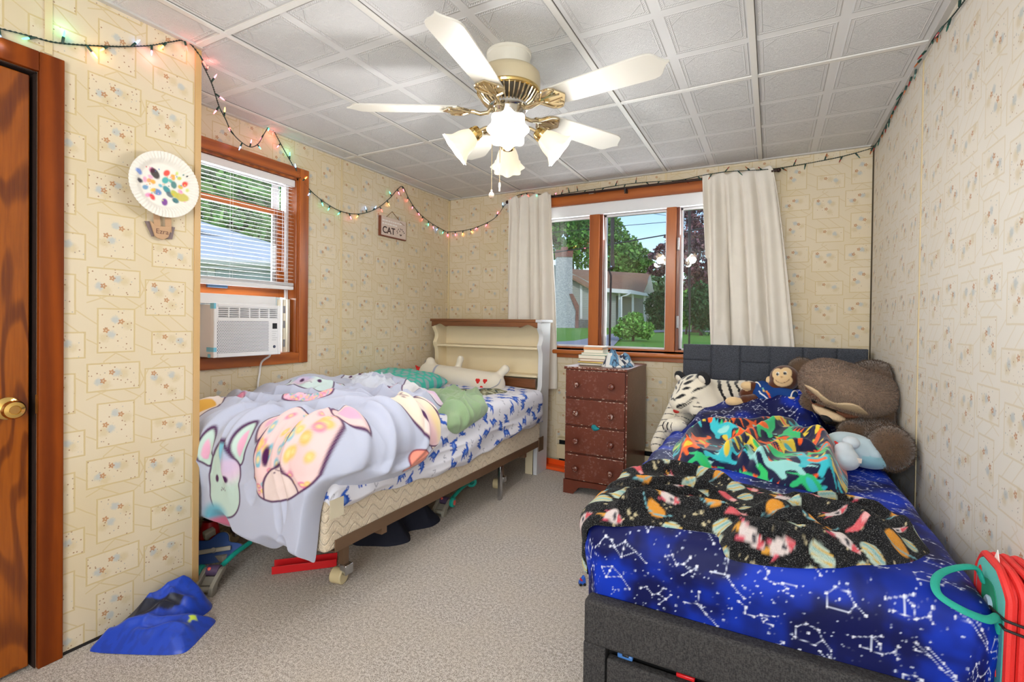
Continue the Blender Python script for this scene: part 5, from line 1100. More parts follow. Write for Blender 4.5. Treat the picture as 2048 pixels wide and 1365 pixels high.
mb = MB().bb(-2.625, -2.585, 1.40, 1.905, 1.207, 1.262); mb.bb(-2.625, -2.545, 1.40, 1.86, 1.207, 1.216); obj('top_rail', mb, ACW, ac, bevel=.003)
mb = MB()
for k in range(9): mb.box((-2.645 + (.006 if k % 2 else -.006), 1.862 + k * .0185, 1.09), (.004, .021, .325), rot(0, 0, .7 if k % 2 else -.7))
mb.bb(-2.66, -2.635, 2.022, 2.036, .93, 1.255); obj('side_curtain', mb, mat('cream_accordion', (226, 220, 204), .55), ac)
for z in (.985, 1.10, 1.19): obj('clip', MB().bb(-2.634, -2.628, 1.985, 1.999, z - .022, z + .022), mat('grey_print', (150, 152, 158), .5), ac)
obj('side_frame', MB().bb(-2.66, -2.60, ay0 - .09, ay0 - .002, .93, 1.25), ACW, ac, bevel=.003)
obj('power_cord', MB().tube(smooth_line([(ax - .012, ay1 - .06, .935), (-2.50, 1.80, .92), (-2.565, 1.80, .885), (-2.583, 1.80, .82), (-2.584, 1.79, .74), (-2.583, 1.80, .66), (-2.57, 1.80, .60)], 8), .0055, 8), ACW, ac)
# mini blind
SLAT = mat('blind_white', (236, 236, 238), .45, var=.02)
bl = thing('window_blind', 'white mini blind hanging in the small window above the air conditioner', 'blind', (-2.62, 1.655, 1.97))
by0_, by1_ = 1.256, 2.046
obj('headrail', MB().bb(-2.64, -2.606, by0_, by1_, 1.945, 1.986), SLAT, bl, bevel=.003)
mb = MB()
for k in range(27):
    z = 1.93 - k * .0222; a = -.16
    mb.v += []; n = 4; vs = []
    for i in range(n + 1):
        u = i / n - .5; x = u * .0245; zz = .0026 * (1 - 4 * u * u)
        for y in (by0_ + .003, by1_ - .003): vs.append((-2.623 + x * math.cos(a) - zz * math.sin(a), y, z + x * math.sin(a) + zz))
    mb.add(vs, [(2 * i, 2 * i + 1, 2 * i + 3, 2 * i + 2) for i in range(n)])
for k in range(5): mb.bb(-2.636, -2.611, by0_ + .003, by1_ - .003, 1.338 + k * .0032, 1.3398 + k * .0032)
obj('slat', mb, SLAT, bl)
obj('bottom_rail', MB().bb(-2.637, -2.610, by0_ + .002, by1_ - .002, 1.312, 1.335), SLAT, bl, bevel=.004)
for y in (1.36, 1.655, 1.925):
    mb = MB()
    for dx in (-.0125, .0125): mb.tube([(-2.623 + dx, y, 1.95), (-2.623 + dx, y, 1.33)], .0008, 4)
    obj('ladder_cord', mb, SLAT, bl)
mb = MB()
for dy in (0, .012, .024): mb.tube([(-2.604, 1.955 + dy, 1.95), (-2.603, 1.957 + dy, 1.66), (-2.603, 1.955 + dy, 1.42)], .0012, 5)
obj('lift_cord', mb, SLAT, bl); obj('tilt_wand', MB().cyl((-2.602, 1.31, 1.95), (-2.602, 1.31, 1.45), .003, n=8), SLAT, bl)

# ---------------------------------------------------------------- dresser and what stands on it
def chipped(name):
    t = NT(name); co = t.obj(); n1 = t.noise(co, 70, 3, .7); n2 = t.noise(co, 8, 2); geo = t.n('ShaderNodeNewGeometry'); edge = t.sm(geo.outputs['Pointiness'], .56, .62)
    f = t.ma('MULTIPLY', t.sm(n1.outputs[0], .55, .62), t.ma('MULTIPLY', edge, t.sm(n2.outputs[0], .35, .6)))
    c = t.mix(n2.outputs[0], L4((92, 42, 28)), L4((112, 54, 36))); c = t.mix(f, c, L4((222, 208, 196)))
    t.bsdf(c, .32, 0, .5, t.bump(t.noise(t.ve('MULTIPLY', co, (.3, 1, 1)), 90, 2).outputs[0], .08, .002)); return t.m
CHIP = chipped('chipped_brown_paint'); CHIPW = mat('bare_wood_chip', (224, 208, 190), .7)
dx0, dx1, dy0_, dy1_, dzt = -1.213, -.797, 3.05, 3.575, .842
ds = thing('dresser', 'narrow brown four-drawer dresser with chipped paint under the big window', 'dresser', (-1.0, 3.3, 0))
mb = MB().bb(dx0, dx1, dy0_ + .018, dy1_, .085, dzt - .018); obj('carcass', mb, CHIP, ds, bevel=.002)
obj('top', MB().bb(dx0 - .004, dx1 + .004, dy0_ - .006, dy1_, dzt - .018, dzt), CHIP, ds, bevel=.003)
pts = [(dx0, .0), (dx0, .09), (dx1, .09), (dx1, 0), (dx1 - .07, 0)]
for i in range(25):
    u = i / 24; x = dx1 - .08 - (dx1 - dx0 - .16) * u; e = min(u, 1 - u); pts.append((x, .030 + .012 * math.sin(PI * u) + (-.014 * math.cos(PI * e / .12) if e < .12 else .014) * 1.0))
pts.append((dx0 + .07, 0)); obj('base_apron', MB().prism(pts, -(dy0_ + .018), -(dy0_ - .004), AX((1, 0, 0), (0, 0, 1), (0, -1, 0))), CHIP, ds, angle=30)
obj('base_side', MB().bb(dx1 - .018, dx1, dy0_ + .018, dy1_, 0, .085), CHIP, ds); obj('base_side', MB().bb(dx0, dx0 + .018, dy0_ + .018, dy1_, 0, .085), CHIP, ds)
rng = random.Random(8)
for i, (a, b) in enumerate(((.640, .822), (.459, .628), (.274, .447), (.094, .262))):
    d = obj('drawer', MB().bb(dx0 + .006, dx1 - .012, dy0_, dy0_ + .019, a, b), CHIP, ds, bevel=.004)
    for x in (dx0 + .088, dx1 - .095): obj('knob', MB().lathe([(.0, 0), (.012, 0), (.010, .012), (.019, .017), (.021, .024), (.018, .031), (.010, .034), (0, .035)], (x, dy0_, (a + b) / 2 - .004), R_BACK, 24), CHIP, d)
    mb = MB()
    for k in range(26):
        x = rng.uniform(dx0 + .01, dx1 - .02) if k < 20 else rng.choice((dx0 + .008, dx1 - .014)); z = (b - .003 + rng.uniform(-.002, .002)) if k < 14 else (a + .004 if k < 20 else rng.uniform(a, b)); w = rng.uniform(.002, .009) * (1 if k < 20 else .5)
        mb.prism(smooth_poly([(-w, 0), (-w * .3, rng.uniform(.001, .0022)), (w, .0005), (w * .2, -rng.uniform(.001, .0025))], 3), 0, .0005, R_BACK, (x, dy0_ - .0002, z))
    obj('paint_chips', mb, CHIPW, d)['kind'] = 'stuff'
mb = MB()
for k in range(40):
    x = rng.uniform(dx0, dx1); w = rng.uniform(.002, .008); mb.prism(smooth_poly([(-w, 0), (0, .002), (w, .0005), (w * .2, -.002)], 3), 0, .0005, R_BACK, (x, dy0_ - .0062, dzt - .003 - rng.random() * .004))
for k in range(60):
    z = rng.uniform(.02, dzt - .02); w = rng.uniform(.0015, .003); mb.prism(smooth_poly([(-w, 0), (0, .004), (w, .0005), (w * .2, -.004)], 3), 0, .0005, R_BACK, (rng.choice((dx0 + .003, dx1 - .004)), dy0_ + .0172, z))
obj('paint_chips', mb, CHIPW, ds)['kind'] = 'stuff'
o = cloth('sock', smooth_poly([(-.022, 0), (-.015, .018), (.004, .020), (.018, .008), (.034, -.002), (.016, -.016), (-.006, -.018)], 4), lambda x, y, h: (np.c_[x - 1.002, dy0_ - .001 - h, y + .452], x * 0), lambda x, y, d, t: .012 * ridge(x * 60, y * 60, 3), None, mat('teal_knit', (30, 132, 140), .9), None, cell=.003, edge=.008, thick=.008); tag(o, 'bit of teal cloth caught above the third dresser drawer', 'sock')
def book(label, x, y, z, w, dpt, h, rz, cover, page=(232, 224, 208), soft=False):
    t = thing('book', label, 'book', (x, y, z), 'books stacked on the dresser'); R = rot(0, 0, rz); c = Vector((x, y, z)); PG = mat('paper_%d_%d_%d' % page, page, .8); CV = mat('cover_%d_%d_%d' % cover, cover, .5)
    th = .0015 if soft else .003
    obj('page_block', MB().box(c + Vector((0, 0, h / 2)), (w - .008, dpt - .004, h - 2 * th), R), PG, t)
    mb = MB().box(c + Vector((0, 0, th / 2)), (w, dpt, th), R).box(c + Vector((0, 0, h - th / 2)), (w, dpt, th), R).box(c + R @ Vector((0, -dpt / 2 + th / 2, 0)) + Vector((0, 0, h / 2)), (w, th, h), R) if not soft else MB().box(c + Vector((0, 0, th / 2)), (w, dpt, th), R).box(c + Vector((0, 0, h - th / 2)), (w, dpt, th), R)
    obj('cover', mb, CV, t, bevel=.0008); return z + h + .0006
bx_, by_ = -1.075, 3.25
z = dzt + .001
z = book('thin dark green book at the bottom of the stack on the dresser', bx_ + .01, by_ + .02, z, .205, .16, .014, .05, (30, 66, 60), soft=True)
z = book('navy and yellow paperback second from the bottom of the dresser stack', bx_ + .0, by_ + .01, z, .20, .15, .013, -.04, (36, 60, 96), (230, 206, 120), soft=True)
z = book('white paged book with a red spine low in the dresser stack', bx_ + .01, by_, z, .19, .145, .017, .03, (196, 60, 52), soft=True)
z = book('cream thick book with a thin green cover in the middle of the dresser stack', bx_ + .005, by_, z, .195, .15, .024, -.02, (96, 142, 106), soft=True)
z = book('pale book with mint cover edge above the middle of the dresser stack', bx_ + .015, by_ + .005, z, .185, .15, .014, .08, (176, 204, 190), soft=True)
z = book('cream paperback third from the top of the dresser stack', bx_ + .01, by_, z, .14, .13, .022, .02, (226, 214, 184), soft=True)
z = book('tan book with orange spine near the top of the dresser stack', bx_ + .01, by_, z, .135, .125, .015, -.03, (214, 150, 100))
z = book('white booklet on top of the dresser stack', bx_ + .01, by_ + .01, z, .15, .13, .007, .1, (236, 230, 226), soft=True)
def shirt_pat(P0, h, d):
    k = vn(P0[:, 0] * 22, P0[:, 1] * 22, 5); l = np.abs(vn(P0[:, 0] * 40, P0[:, 1] * 40, 8) - .5) < .06
    C = np.where((k > .58)[:, None], lin((104, 146, 180)), lin((220, 220, 218))); return np.where(l[:, None], lin((58, 66, 86)), C)
o = cloth('shirt', smooth_poly([(-1.0, 3.16), (-1.01, 3.27), (-.96, 3.36), (-.88, 3.39), (-.82, 3.34), (-.81, 3.22), (-.85, 3.14), (-.93, 3.11)], 6), make_wrap(lambda x, y: dzt + 0 * x), lambda x, y, d, t: .012 + .045 * ridge(x * 15 + .8 * vn(x * 9, y * 9, 4), y * 13, 101) ** 2 * sst(d, 0, .03) + .022 * ridge(x * 30, y * 26, 102) ** 2 + .03 * np.exp(-((x + .95) / .05) ** 2 - ((y - 3.26) / .06) ** 2), shirt_pat, vmat('printed_jersey', .9, .2, 400), None, cell=.004, edge=.02, thick=.016)
tag(o, 'crumpled white and blue patterned shirt beside the books on the dresser', 'shirt')

# ---------------------------------------------------------------- curtains, rod, heater
CURT = mat('linen_curtain', (228, 222, 212), .85, bump=.3, bscale=380, var=.06, vscale=12, Sheen_Weight=.15, Transmission_Weight=0.0)
def curtain(label, xt0, xt1, xb0, xb1, zt, zb, folds, seed, edgef=None, back=False):
    n, m = 220, 150; u, v = np.meshgrid(np.linspace(0, 1, n), np.linspace(0, 1, m), indexing='ij'); u = u.ravel(); v = v.ravel()
    x0 = xt0 + (xb0 - xt0) * v; x1 = xt1 + (xb1 - xt1) * v ** .8
    ph = 2 * PI * folds * (u + .02 * np.sin(v * 3 + seed)) + seed; amp = (.026 + .016 * v) * (.65 + .5 * vn(u * 5, v * 2, seed)); pinch = np.exp(-(v / .06) ** 2)
    w = np.sin(ph + 1.2 * vn(u * 4, v * 1.5, seed + 8)) * (.35 + 1.0 * vn(u * 6 + 2, v * 1.2, seed + 9)) + .30 * np.sin(2.3 * ph + 2 * v) + .35 * np.sin(ph * .45 + 2 * v)
    y = YB - .070 + amp * w * (1 - .2 * pinch) + .006 * ridge(u * 9, v * 5 + u * 3, seed + 3)
    hd = np.exp(-(v / .05) ** 2); y = y * (1 - hd) + (YB - .084 + .30 * (y - (YB - .070))) * hd; x = x0 + (x1 - x0) * (u + .018 * np.cos(ph) * (1 + v)); z = zt + (zb - zt) * v + .012 * np.cos(ph) * pinch
    if edgef is not None: x = x + edgef(u, v)
    y = np.maximum(y, 3.570 - .07 * sst(z, 1.0, 1.3)) if back else y; V = np.c_[x, np.minimum(y, YB - .024), z]; i = np.arange(n * m).reshape(n, m); F = np.c_[i[:-1, :-1].ravel(), i[1:, :-1].ravel(), i[1:, 1:].ravel(), i[:-1, 1:].ravel()]
    o = mesh_obj('curtain', V, F, CURT, None, None, True, None); s = o.modifiers.new('thick', 'SOLIDIFY'); s.thickness = .003; tag(o, label, 'curtain', 'linen curtains at the big window'); return o
curtain('beige linen curtain at the left end of the rod behind the bookcase headboard', -1.935, -1.552, -1.96, -1.49, 2.158, .60, 4.2, 2.0)
curtain('wider beige linen curtain with a torn edge above the charcoal headboard', -.436, -.005, -.375, .20, 2.150, .45, 4.6, 5.3, lambda u, v: np.where((u < .10) & (v > .33), .012 * (1 - u / .10), 0), True)
rod = thing('curtain_rod', 'thin dark brown curtain rod across the top of the big window', 'curtain rod', (-.95, 3.58, 2.13)); RODM = mat('dark_bronze', (52, 32, 26), .35, .5)
obj('pole', MB().cyl((-1.96, YB - .058, 2.132), (.018, YB - .058, 2.132), .0085, n=14), RODM, rod)
for x, s in ((-1.96, -1), (.018, 1)): obj('finial', MB().ball((x + s * .006, YB - .058, 2.132), .014), RODM, rod); obj('bracket', MB().bb(x - s * .03 - .006, x - s * .03 + .006, YB - .08, YB - .001, 2.118, 2.13), RODM, rod)
obj('bracket', MB().bb(-.975, -.963, YB - .08, YB - .001, 2.10, 2.126).bb(-.972, -.966, YB - .082, YB - .078, 2.085, 2.125), mat('black_plastic', (24, 24, 26), .5), rod)
HEAT = mat('heater_enamel', (214, 200, 164), .4, var=.05)
ht = thing('baseboard_heater', 'cream baseboard heater along the window wall behind the dresser', 'heater', (-.5, 3.62, 0))
obj('top_cover', MB().bb(-1.49, XR - .004, YB - .062, YB - .001, .205, .221), HEAT, ht, bevel=.003); obj('front_cover', MB().bb(-1.49, XR - .004, YB - .066, YB - .058, .058, .172), HEAT, ht, bevel=.004)
obj('back_plate', MB().bb(-1.49, XR - .004, YB - .012, YB - .001, .03, .21), mat('dark_gap', (16, 16, 18), .9), ht); obj('fin_core', MB().bb(-1.48, XR - .01, YB - .05, YB - .015, .09, .16), mat('grey_fins', (40, 38, 36), .6), ht)
ORG = mat('orange_plastic', (232, 84, 22), .4)
o = thing('track_piece', 'orange plastic toy track pieces on the carpet between headboard and dresser', 'toy', (-1.48, 3.5, 0))
obj('base', MB().box((-1.40, 3.50, .012), (.34, .10, .012), rot(0, 0, -.12)), ORG, o, bevel=.002); obj('rail', MB().box((-1.40, 3.555, .03), (.34, .012, .05), rot(0, 0, -.12)), ORG, o, bevel=.002); obj('rail', MB().box((-1.405, 3.45, .014), (.34, .012, .022), rot(0, 0, -.12)), ORG, o, bevel=.002)
# ---------------------------------------------------------------- ceiling fan with four lamps
FANW = mat('fan_white_enamel', (226, 222, 210), .35, var=.02); FANB = mat('fan_cream_band', (206, 192, 160), .4, var=.03); BLADE = mat('fan_blade_white', (214, 211, 202), .4, var=.03)
BR2 = mat('bright_brass', (226, 196, 130), .12, 1.0, var=.06); BR3 = mat('champagne_brass', (220, 204, 172), .16, .9, var=.05); FCH = mat('mirror_chrome', (198, 196, 190), .08, 1.0, var=.02)
fan = thing('ceiling_fan', 'white and brass ceiling fan with five blades and four lit tulip lamps', 'ceiling fan', (LAMP.x, LAMP.y, ZC))
fc = Vector((LAMP.x, LAMP.y, 0))
obj('canopy', MB().lathe([(.092, ZC - .001), (.092, ZC - .012), (.088, ZC - .016), (.086, ZC - .06), (.080, ZC - .075)], fc, n=40), FANW, fan)
obj('motor_housing', MB().lathe([(.080, 2.155), (.118, 2.150), (.128, 2.140), (.130, 2.128), (.130, 2.082), (.126, 2.076), (.110, 2.074)], fc, n=48), FANB, fan)
obj('brass_ring', MB().lathe([(.128, 2.080), (.131, 2.074), (.129, 2.066), (.121, 2.062)], fc, n=48), BR2, fan)
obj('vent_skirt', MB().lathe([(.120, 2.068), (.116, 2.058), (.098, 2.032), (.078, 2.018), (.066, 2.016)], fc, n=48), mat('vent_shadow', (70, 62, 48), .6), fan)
mb = MB()
for k in range(36):
    a = 2 * PI * k / 36; d = Vector((math.cos(a), math.sin(a), 0)); mb.tube([fc + d * .122 + Vector((0, 0, 2.066)), fc + d * .117 + Vector((0, 0, 2.055)), fc + d * .100 + Vector((0, 0, 2.031)), fc + d * .078 + Vector((0, 0, 2.016))], .0042, 6)
obj('vent_ribs', mb, BR3, fan)
obj('hub_plate', MB().lathe([(.082, 2.020), (.082, 2.008), (.070, 2.004), (.066, 1.998), (.062, 1.975), (.0, 1.974)], fc, n=40), FCH, fan)
obj('switch_housing', MB().lathe([(.060, 1.978), (.064, 1.970), (.060, 1.930), (.046, 1.912), (.030, 1.905), (.030, 1.890), (.040, 1.884), (.036, 1.862), (.014, 1.850), (.0, 1.848)], fc, n=40), FANW, fan)
ZB = 2.004
def blade_parts(a):
    d = Vector((math.cos(a), math.sin(a), 0)); s = Vector((-math.sin(a), math.cos(a), 0)); pit = -.20
    R = Matrix((d, s * math.cos(pit) + Vector((0, 0, math.sin(pit))), -s * math.sin(pit) + Vector((0, 0, math.cos(pit))))).transposed()
    out = [(.205, -.050), (.30, -.056), (.56, -.064), (.595, -.064), (.615, -.058), (.628, -.044), (.638, -.026), (.650, -.010), (.664, .0), (.650, .010), (.638, .026), (.628, .044), (.615, .058), (.595, .064), (.56, .064), (.30, .056), (.205, .050), (.195, .03), (.195, -.03)]
    b = obj('blade', MB().prism(out, -.0035, .0035, R, fc + Vector((0, 0, ZB))), BLADE, fan, bevel=.0012)
    # ornate bracket: arm, leaf plate with ribs and two scrolls
    mb = MB(); P = lambda x, y, z: fc + Vector((0, 0, ZB)) + R @ Vector((x, y, z))
    plate = [(.135, -.012), (.160, -.020), (.180, -.046), (.205, -.056), (.235, -.052), (.250, -.030), (.262, -.012), (.268, 0), (.262, .012), (.250, .030), (.235, .052), (.205, .056), (.180, .046), (.160, .020), (.135, .012)]
    mb.prism(smooth_poly(plate, 4), -.010, -.0045, R, fc + Vector((0, 0, ZB)))
    mb.tube([fc + d * .066 + Vector((0, 0, 2.010)), fc + d * .085 + Vector((0, 0, 1.990)), P(.115, 0, -.018), P(.145, 0, -.010), P(.175, 0, -.009)], [.010, .009, .009, .010, .006], 8)
    for sg in (-1, 1):
        mb.tube(smooth_line([P(.150, 0, -.011), P(.170, sg * .022, -.013), P(.195, sg * .052, -.012), P(.225, sg * .056, -.011), P(.238, sg * .040, -.012), P(.225, sg * .028, -.012)], 4), .0045, 6)
        for k in range(3): mb.tube([P(.165, sg * .006 * (k + 1), -.011), P(.225 + .012 * k, sg * (.012 + .010 * (2 - k)), -.0115)], .0028, 5)
    obj('blade_bracket', mb, BR3, fan, angle=50)
for k in range(5): blade_parts(math.radians(-8 + 72 * k))
view = Vector((-.48, .877, 0)).normalized(); side = Vector((.877, .48, 0)).normalized()
def shade_mat():
    t = NT('frosted_lamp_glass'); co = t.obj(); n = t.noise(co, 60, 2)
    t.bsdf(L4((226, 214, 190)), .35, 0, .5, None, Emission_Color=L4((255, 240, 212)), Emission_Strength=.30); return t.m
SHADE = shade_mat(); BULB = emat('lit_bulb', (255, 248, 234), 14)
for i, dv in enumerate((-view, view, side, -side)):
    base = fc + dv * .055 + Vector((0, 0, 1.905)); neck = fc + dv * .120 + Vector((0, 0, 1.915)); ax_ = (dv * .78 + Vector((0, 0, -.62))).normalized()
    R = frame(ax_); arm = obj('lamp_arm', MB().tube(smooth_line([base, fc + dv * .085 + Vector((0, 0, 1.928)), neck + ax_ * .005], 5), .008, 8), BR3, fan)
    obj('socket_cup', MB().lathe([(.0, -.006), (.020, -.004), (.026, .004), (.028, .016), (.030, .018), (.030, .030), (.026, .034), (.0, .034)], neck, R, 28), BR2, arm)
    wob = lambda a, z: 1 + (.09 * math.cos(8 * a) * max(0, (z - .095) / .03) if z > .095 else 0)
    pr = [(.026, .022), (.030, .030), (.040, .048), (.047, .068), (.050, .085), (.053, .098), (.060, .110), (.068, .122), (.072, .127), (.066, .121), (.057, .109), (.050, .097), (.047, .084), (.044, .067), (.037, .048), (.027, .032), (.0, .030)]
    mbs = MB().lathe(pr, neck, R, 64, wob=wob)
    sh = obj('lamp_shade', mbs, SHADE, fan)
    obj('bulb', MB().ball(neck + ax_ * .078, (.026, .026, .030), 18, R), BULB, arm)
    light('fan_lamp', 'POINT', neck + ax_ * .150, 3.8, (1.0, .975, .95), .035)
def chain(x, y, z0, z1, name):
    o = obj('pull_chain', MB().tube([(x, y, z0), (x, y, z1)], .0016, 6), BR3, fan); return o
p1 = on('y', 1.70, 983, 390); p2 = on('y', 1.70, 999, 376)
c1 = chain(p1[0], p1[1], 1.87, p1[2], 'a'); obj('pull_knob', MB().ball(p1, (.011, .011, .012)).cyl(p1 + Vector((0, 0, .008)), p1 + Vector((0, 0, .02)), .004), mat('wood_pull', (214, 190, 172), .4), c1)
c2 = chain(p2[0], p2[1], 1.87, p2[2] + .02, 'b'); obj('pull_knob', MB().lathe([(0, .022), (.004, .02), (.005, .004), (.003, 0), (.003, -.014), (0, -.016)], p2, n=12), FANW, c2)

# ---------------------------------------------------------------- light strings
WIRE = mat('green_wire', (16, 40, 34), .5); SOCK = mat('green_socket', (14, 58, 50), .45)
LIT = [emat('lit_pink', (255, 92, 120), 5.0, (240, 120, 140)), emat('lit_green', (70, 230, 170), 4.0), emat('lit_amber', (255, 176, 70), 6.0), emat('lit_blue', (110, 170, 255), 4.5), emat('lit_red', (255, 70, 60), 5.0)]
OFF = [mat('unlit_red_bulb', (150, 36, 36), .2), mat('unlit_green_bulb', (30, 96, 80), .2), mat('unlit_amber_bulb', (170, 90, 40), .2)]
GLOW = [(1, .30, .38), (.25, .95, .65), (1, .62, .22), (.40, .62, 1), (1, .22, .18)]
def string(name, label, pts, lit, spacing, seed, group):
    rng = random.Random(seed); o = thing(name, label, 'string lights', pts[0], group); L = smooth_line(pts, 10); seg = np.linalg.norm(np.diff(L, axis=0), axis=1); s = np.r_[0, np.cumsum(seg)]
    tw = MB()
    for ph in (0, PI):
        q = []
        for k, ss in enumerate(np.arange(0, s[-1], .006)):
            p = np.array([np.interp(ss, s, L[:, i]) for i in range(3)]); a = ss * 260 + ph; q.append(p + np.array([math.cos(a) * .0014, math.cos(a) * .0014, math.sin(a) * .0017]))
        tw.tube(q, .0017, 4)
    obj('wire', tw, WIRE, o)
    ss = spacing * .5; i = 0
    while ss < s[-1]:
        p = Vector([float(np.interp(ss, s, L[:, j])) for j in range(3)]); tg = Vector([float(np.interp(min(ss + .01, s[-1]), s, L[:, j])) for j in range(3)]) - p
        d = Vector((rng.uniform(-1, 1), rng.uniform(-1, 1), rng.choice((-1, -1, 1)) * rng.uniform(.5, 1.2)))
        if p.x < XL + .05: d.x = abs(d.x) * .3
        elif abs(p.x - XC) < .04 and p.y < YC: d.x = abs(d.x) * .3
        if p.y > YB - .05: d.y = -abs(d.y) * .3
        if p.x > XR - .06: d.x = -abs(d.x) * .5
        if p.z > ZC - .05: d.z = -abs(d.z)
        d.normalize(); R = frame(d)
        k = obj('socket', MB().lathe([(.0028, 0), (.0040, .004), (.0042, .020), (.0034, .022), (0, .022)], p, R, 8), SOCK, o)
        c = rng.randrange(5); obj('bulb', MB().lathe([(.0, .021), (.0027, .022), (.0032, .028), (.0024, .037), (.0009, .043), (0, .044)], p, R, 8), LIT[c] if lit else OFF[i % 3], k)
        if lit and p.y < 2.0 and i % 2 == 0: light('bulb_glow', 'POINT', p + d * .05 + Vector((.012, 0, 0)), .03, GLOW[c], .01)
        ss += spacing * rng.uniform(.75, 1.25); i += 1
    return o
oc = lambda u, v: on('x', XC + .008, u, v); ol = lambda u, v: on('x', XL + .016, u, v); ob = lambda u, v, y=YB - .010: on('y', y, u, v); orr = lambda u, v: on('x', XR - .010, u, v)
pa = [oc(-40, 48), oc(0, 57), oc(60, 72), oc(105, 84), oc(150, 89), oc(200, 92), oc(250, 93), oc(300, 91), oc(340, 84), oc(372, 82)]
corner = oc(396, 106); hook = on('x', XL + .012, 543, 247); air = []
for u, v, f in ((405, 128, .06), (424, 168, .2), (438, 212, .36), (452, 240, .52), (462, 262, .62), (480, 282, .74), (500, 294, .83), (516, 288, .90), (528, 268, .95)):
    air.append(on('x', XC + (XL + .012 - XC) * f, u, v))
pb = [ol(548, 262), ol(575, 312), ol(608, 366), ol(640, 398), ol(680, 422), ol(718, 428), ol(752, 418), ol(778, 398), ol(796, 378), ol(806, 374), ol(818, 398), ol(836, 424), ol(862, 446), ol(888, 461)]
pc_ = [ob(897, 464, YB - .018), ob(930, 461), ob(960, 452), ob(990, 436), ob(1010, 410), ob(1026, 395), ob(1055, 386, YB - .06), ob(1082, 389, YB - .06), ob(1110, 392, YB - .06)]
string('string_lights', 'lit multicoloured light string looped along the left walls up to the left curtain', pa + [corner] + air + [hook] + pb + pc_, True, .08, 3, None)
pd_ = [ob(1112, 391, YB - .062), ob(1150, 384, YB - .04), ob(1200, 377, YB - .03), ob(1250, 369, YB - .02), ob(1300, 364, YB - .02), ob(1360, 360, YB - .02), ob(1410, 350, YB - .10), ob(1460, 343, YB - .11), ob(1520, 340, YB - .11), ob(1560, 336, YB - .03), ob(1620, 326), ob(1680, 314), ob(1735, 299)]
pe = [orr(1752, 288), orr(1775, 245), orr(1800, 196), orr(1828, 144), orr(1858, 92), orr(1880, 60), orr(1905, 32), orr(1940, -14)]
string('string_lights', 'unlit dark green light string along the top of the window wall and right wall', pd_ + pe, False, .085, 5, None)
pk = obj('wire_tag', MB().bb(-1.265, -1.228, YB - .028, YB - .024, 2.128, 2.152), mat('paper_tag', (220, 220, 216), .7)); tag(pk, 'small white paper tag on the light wire above the curtain rod', 'tag')

# ---------------------------------------------------------------- paper plate balloon and cat sign
PLATE = None
def plate_mat():
    t = NT('paper_plate'); co = t.obj(); s = t.n('ShaderNodeSeparateXYZ', {0: co}); t.bsdf(t.n('ShaderNodeAttribute', attribute_name='Col').outputs[0], .8, 0, .2); return t.m
pcn = np.array([XC + .03, 1.022, 1.632]); PR = .121
pt = thing('paper_plate_balloon', 'paper plate balloon craft with paint dabs and a cardboard basket on the closet wall', 'craft', (XC, 1.022, 1.6))
nr, na = 60, 240; rr, aa_ = np.meshgrid(np.linspace(0, 1, nr), np.linspace(0, 2 * PI, na, endpoint=False), indexing='ij'); rr = rr.ravel(); aa_ = aa_.ravel()
hh = .016 * sst(rr, .62, .84) + .002 * np.cos(aa_ * 60) * sst(rr, .70, .80); yy = rr * PR * np.cos(aa_); zz = rr * PR * np.sin(aa_); tl = .10
V = np.c_[pcn[0] + hh + zz * tl * .5, pcn[1] + yy, pcn[2] + zz]; i = np.arange(nr * na).reshape(nr, na); F = np.c_[i[:-1, :].ravel(), np.roll(i[:-1, :], -1, 1).ravel(), np.roll(i[1:, :], -1, 1).ravel(), i[1:, :].ravel()]
P = Pat(np.c_[yy, zz], lin((232, 228, 220)), .0018)
dabs = [(-.086, .028, .011, (120, 150, 216)), (-.040, .046, .012, (232, 130, 180)), (-.030, .036, .017, (42, 30, 34)), (.010, .048, .012, (226, 62, 48)), (.032, .038, .010, (240, 170, 70)), (.055, .040, .008, (196, 200, 80)), (.075, .022, .011, (226, 60, 44)), (-.080, -.002, .010, (36, 34, 56)), (-.062, .006, .008, (240, 160, 190)), (-.048, .006, .009, (238, 160, 100)), (-.035, .004, .010, (240, 170, 60)), (.006, .020, .013, (60, 170, 170)), (.024, .022, .008, (90, 180, 170)), (.036, .010, .013, (70, 130, 130)), (.060, .008, .010, (214, 180, 70)), (-.060, -.022, .010, (100, 150, 190)), (-.020, -.030, .014, (90, 130, 190)), (-.034, -.026, .008, (236, 180, 70)), (.012, -.014, .013, (40, 140, 150)), (.024, -.030, .012, (96, 110, 120)), (.040, -.024, .014, (190, 190, 70)), (.066, -.030, .022, (198, 186, 90)), (-.050, -.048, .009, (238, 150, 190)), (-.036, -.052, .010, (220, 50, 60)), (.006, -.062, .013, (120, 50, 150)), (.044, -.048, .012, (40, 110, 120)), (.060, -.010, .009, (240, 170, 200)), (-.010, -.004, .007, (100, 180, 200)), (.046, .056, .006, (200, 220, 110)), (-.044, .020, .008, (236, 170, 200)), (.084, .000, .006, (210, 214, 120))]
rng = random.Random(2)
for a, b, r, c in dabs: P.ell((a, b), r * rng.uniform(.8, 1.3), r * .8, rng.uniform(0, 3), c, soft=.003, al=.92)
for k in range(40): P.disk((rng.uniform(-.06, .08), rng.uniform(-.06, .06)), rng.uniform(.001, .003), rng.choice(dabs)[3])
pl_ = mesh_obj('plate', V, F, plate_mat(), pt, P.C, True, None); s = pl_.modifiers.new('t', 'SOLIDIFY'); s.thickness = .0015
KR = mat('kraft_paper', (190, 154, 120), .8, bump=.2, bscale=200); KR2 = mat('brown_cardboard', (150, 112, 90), .8)
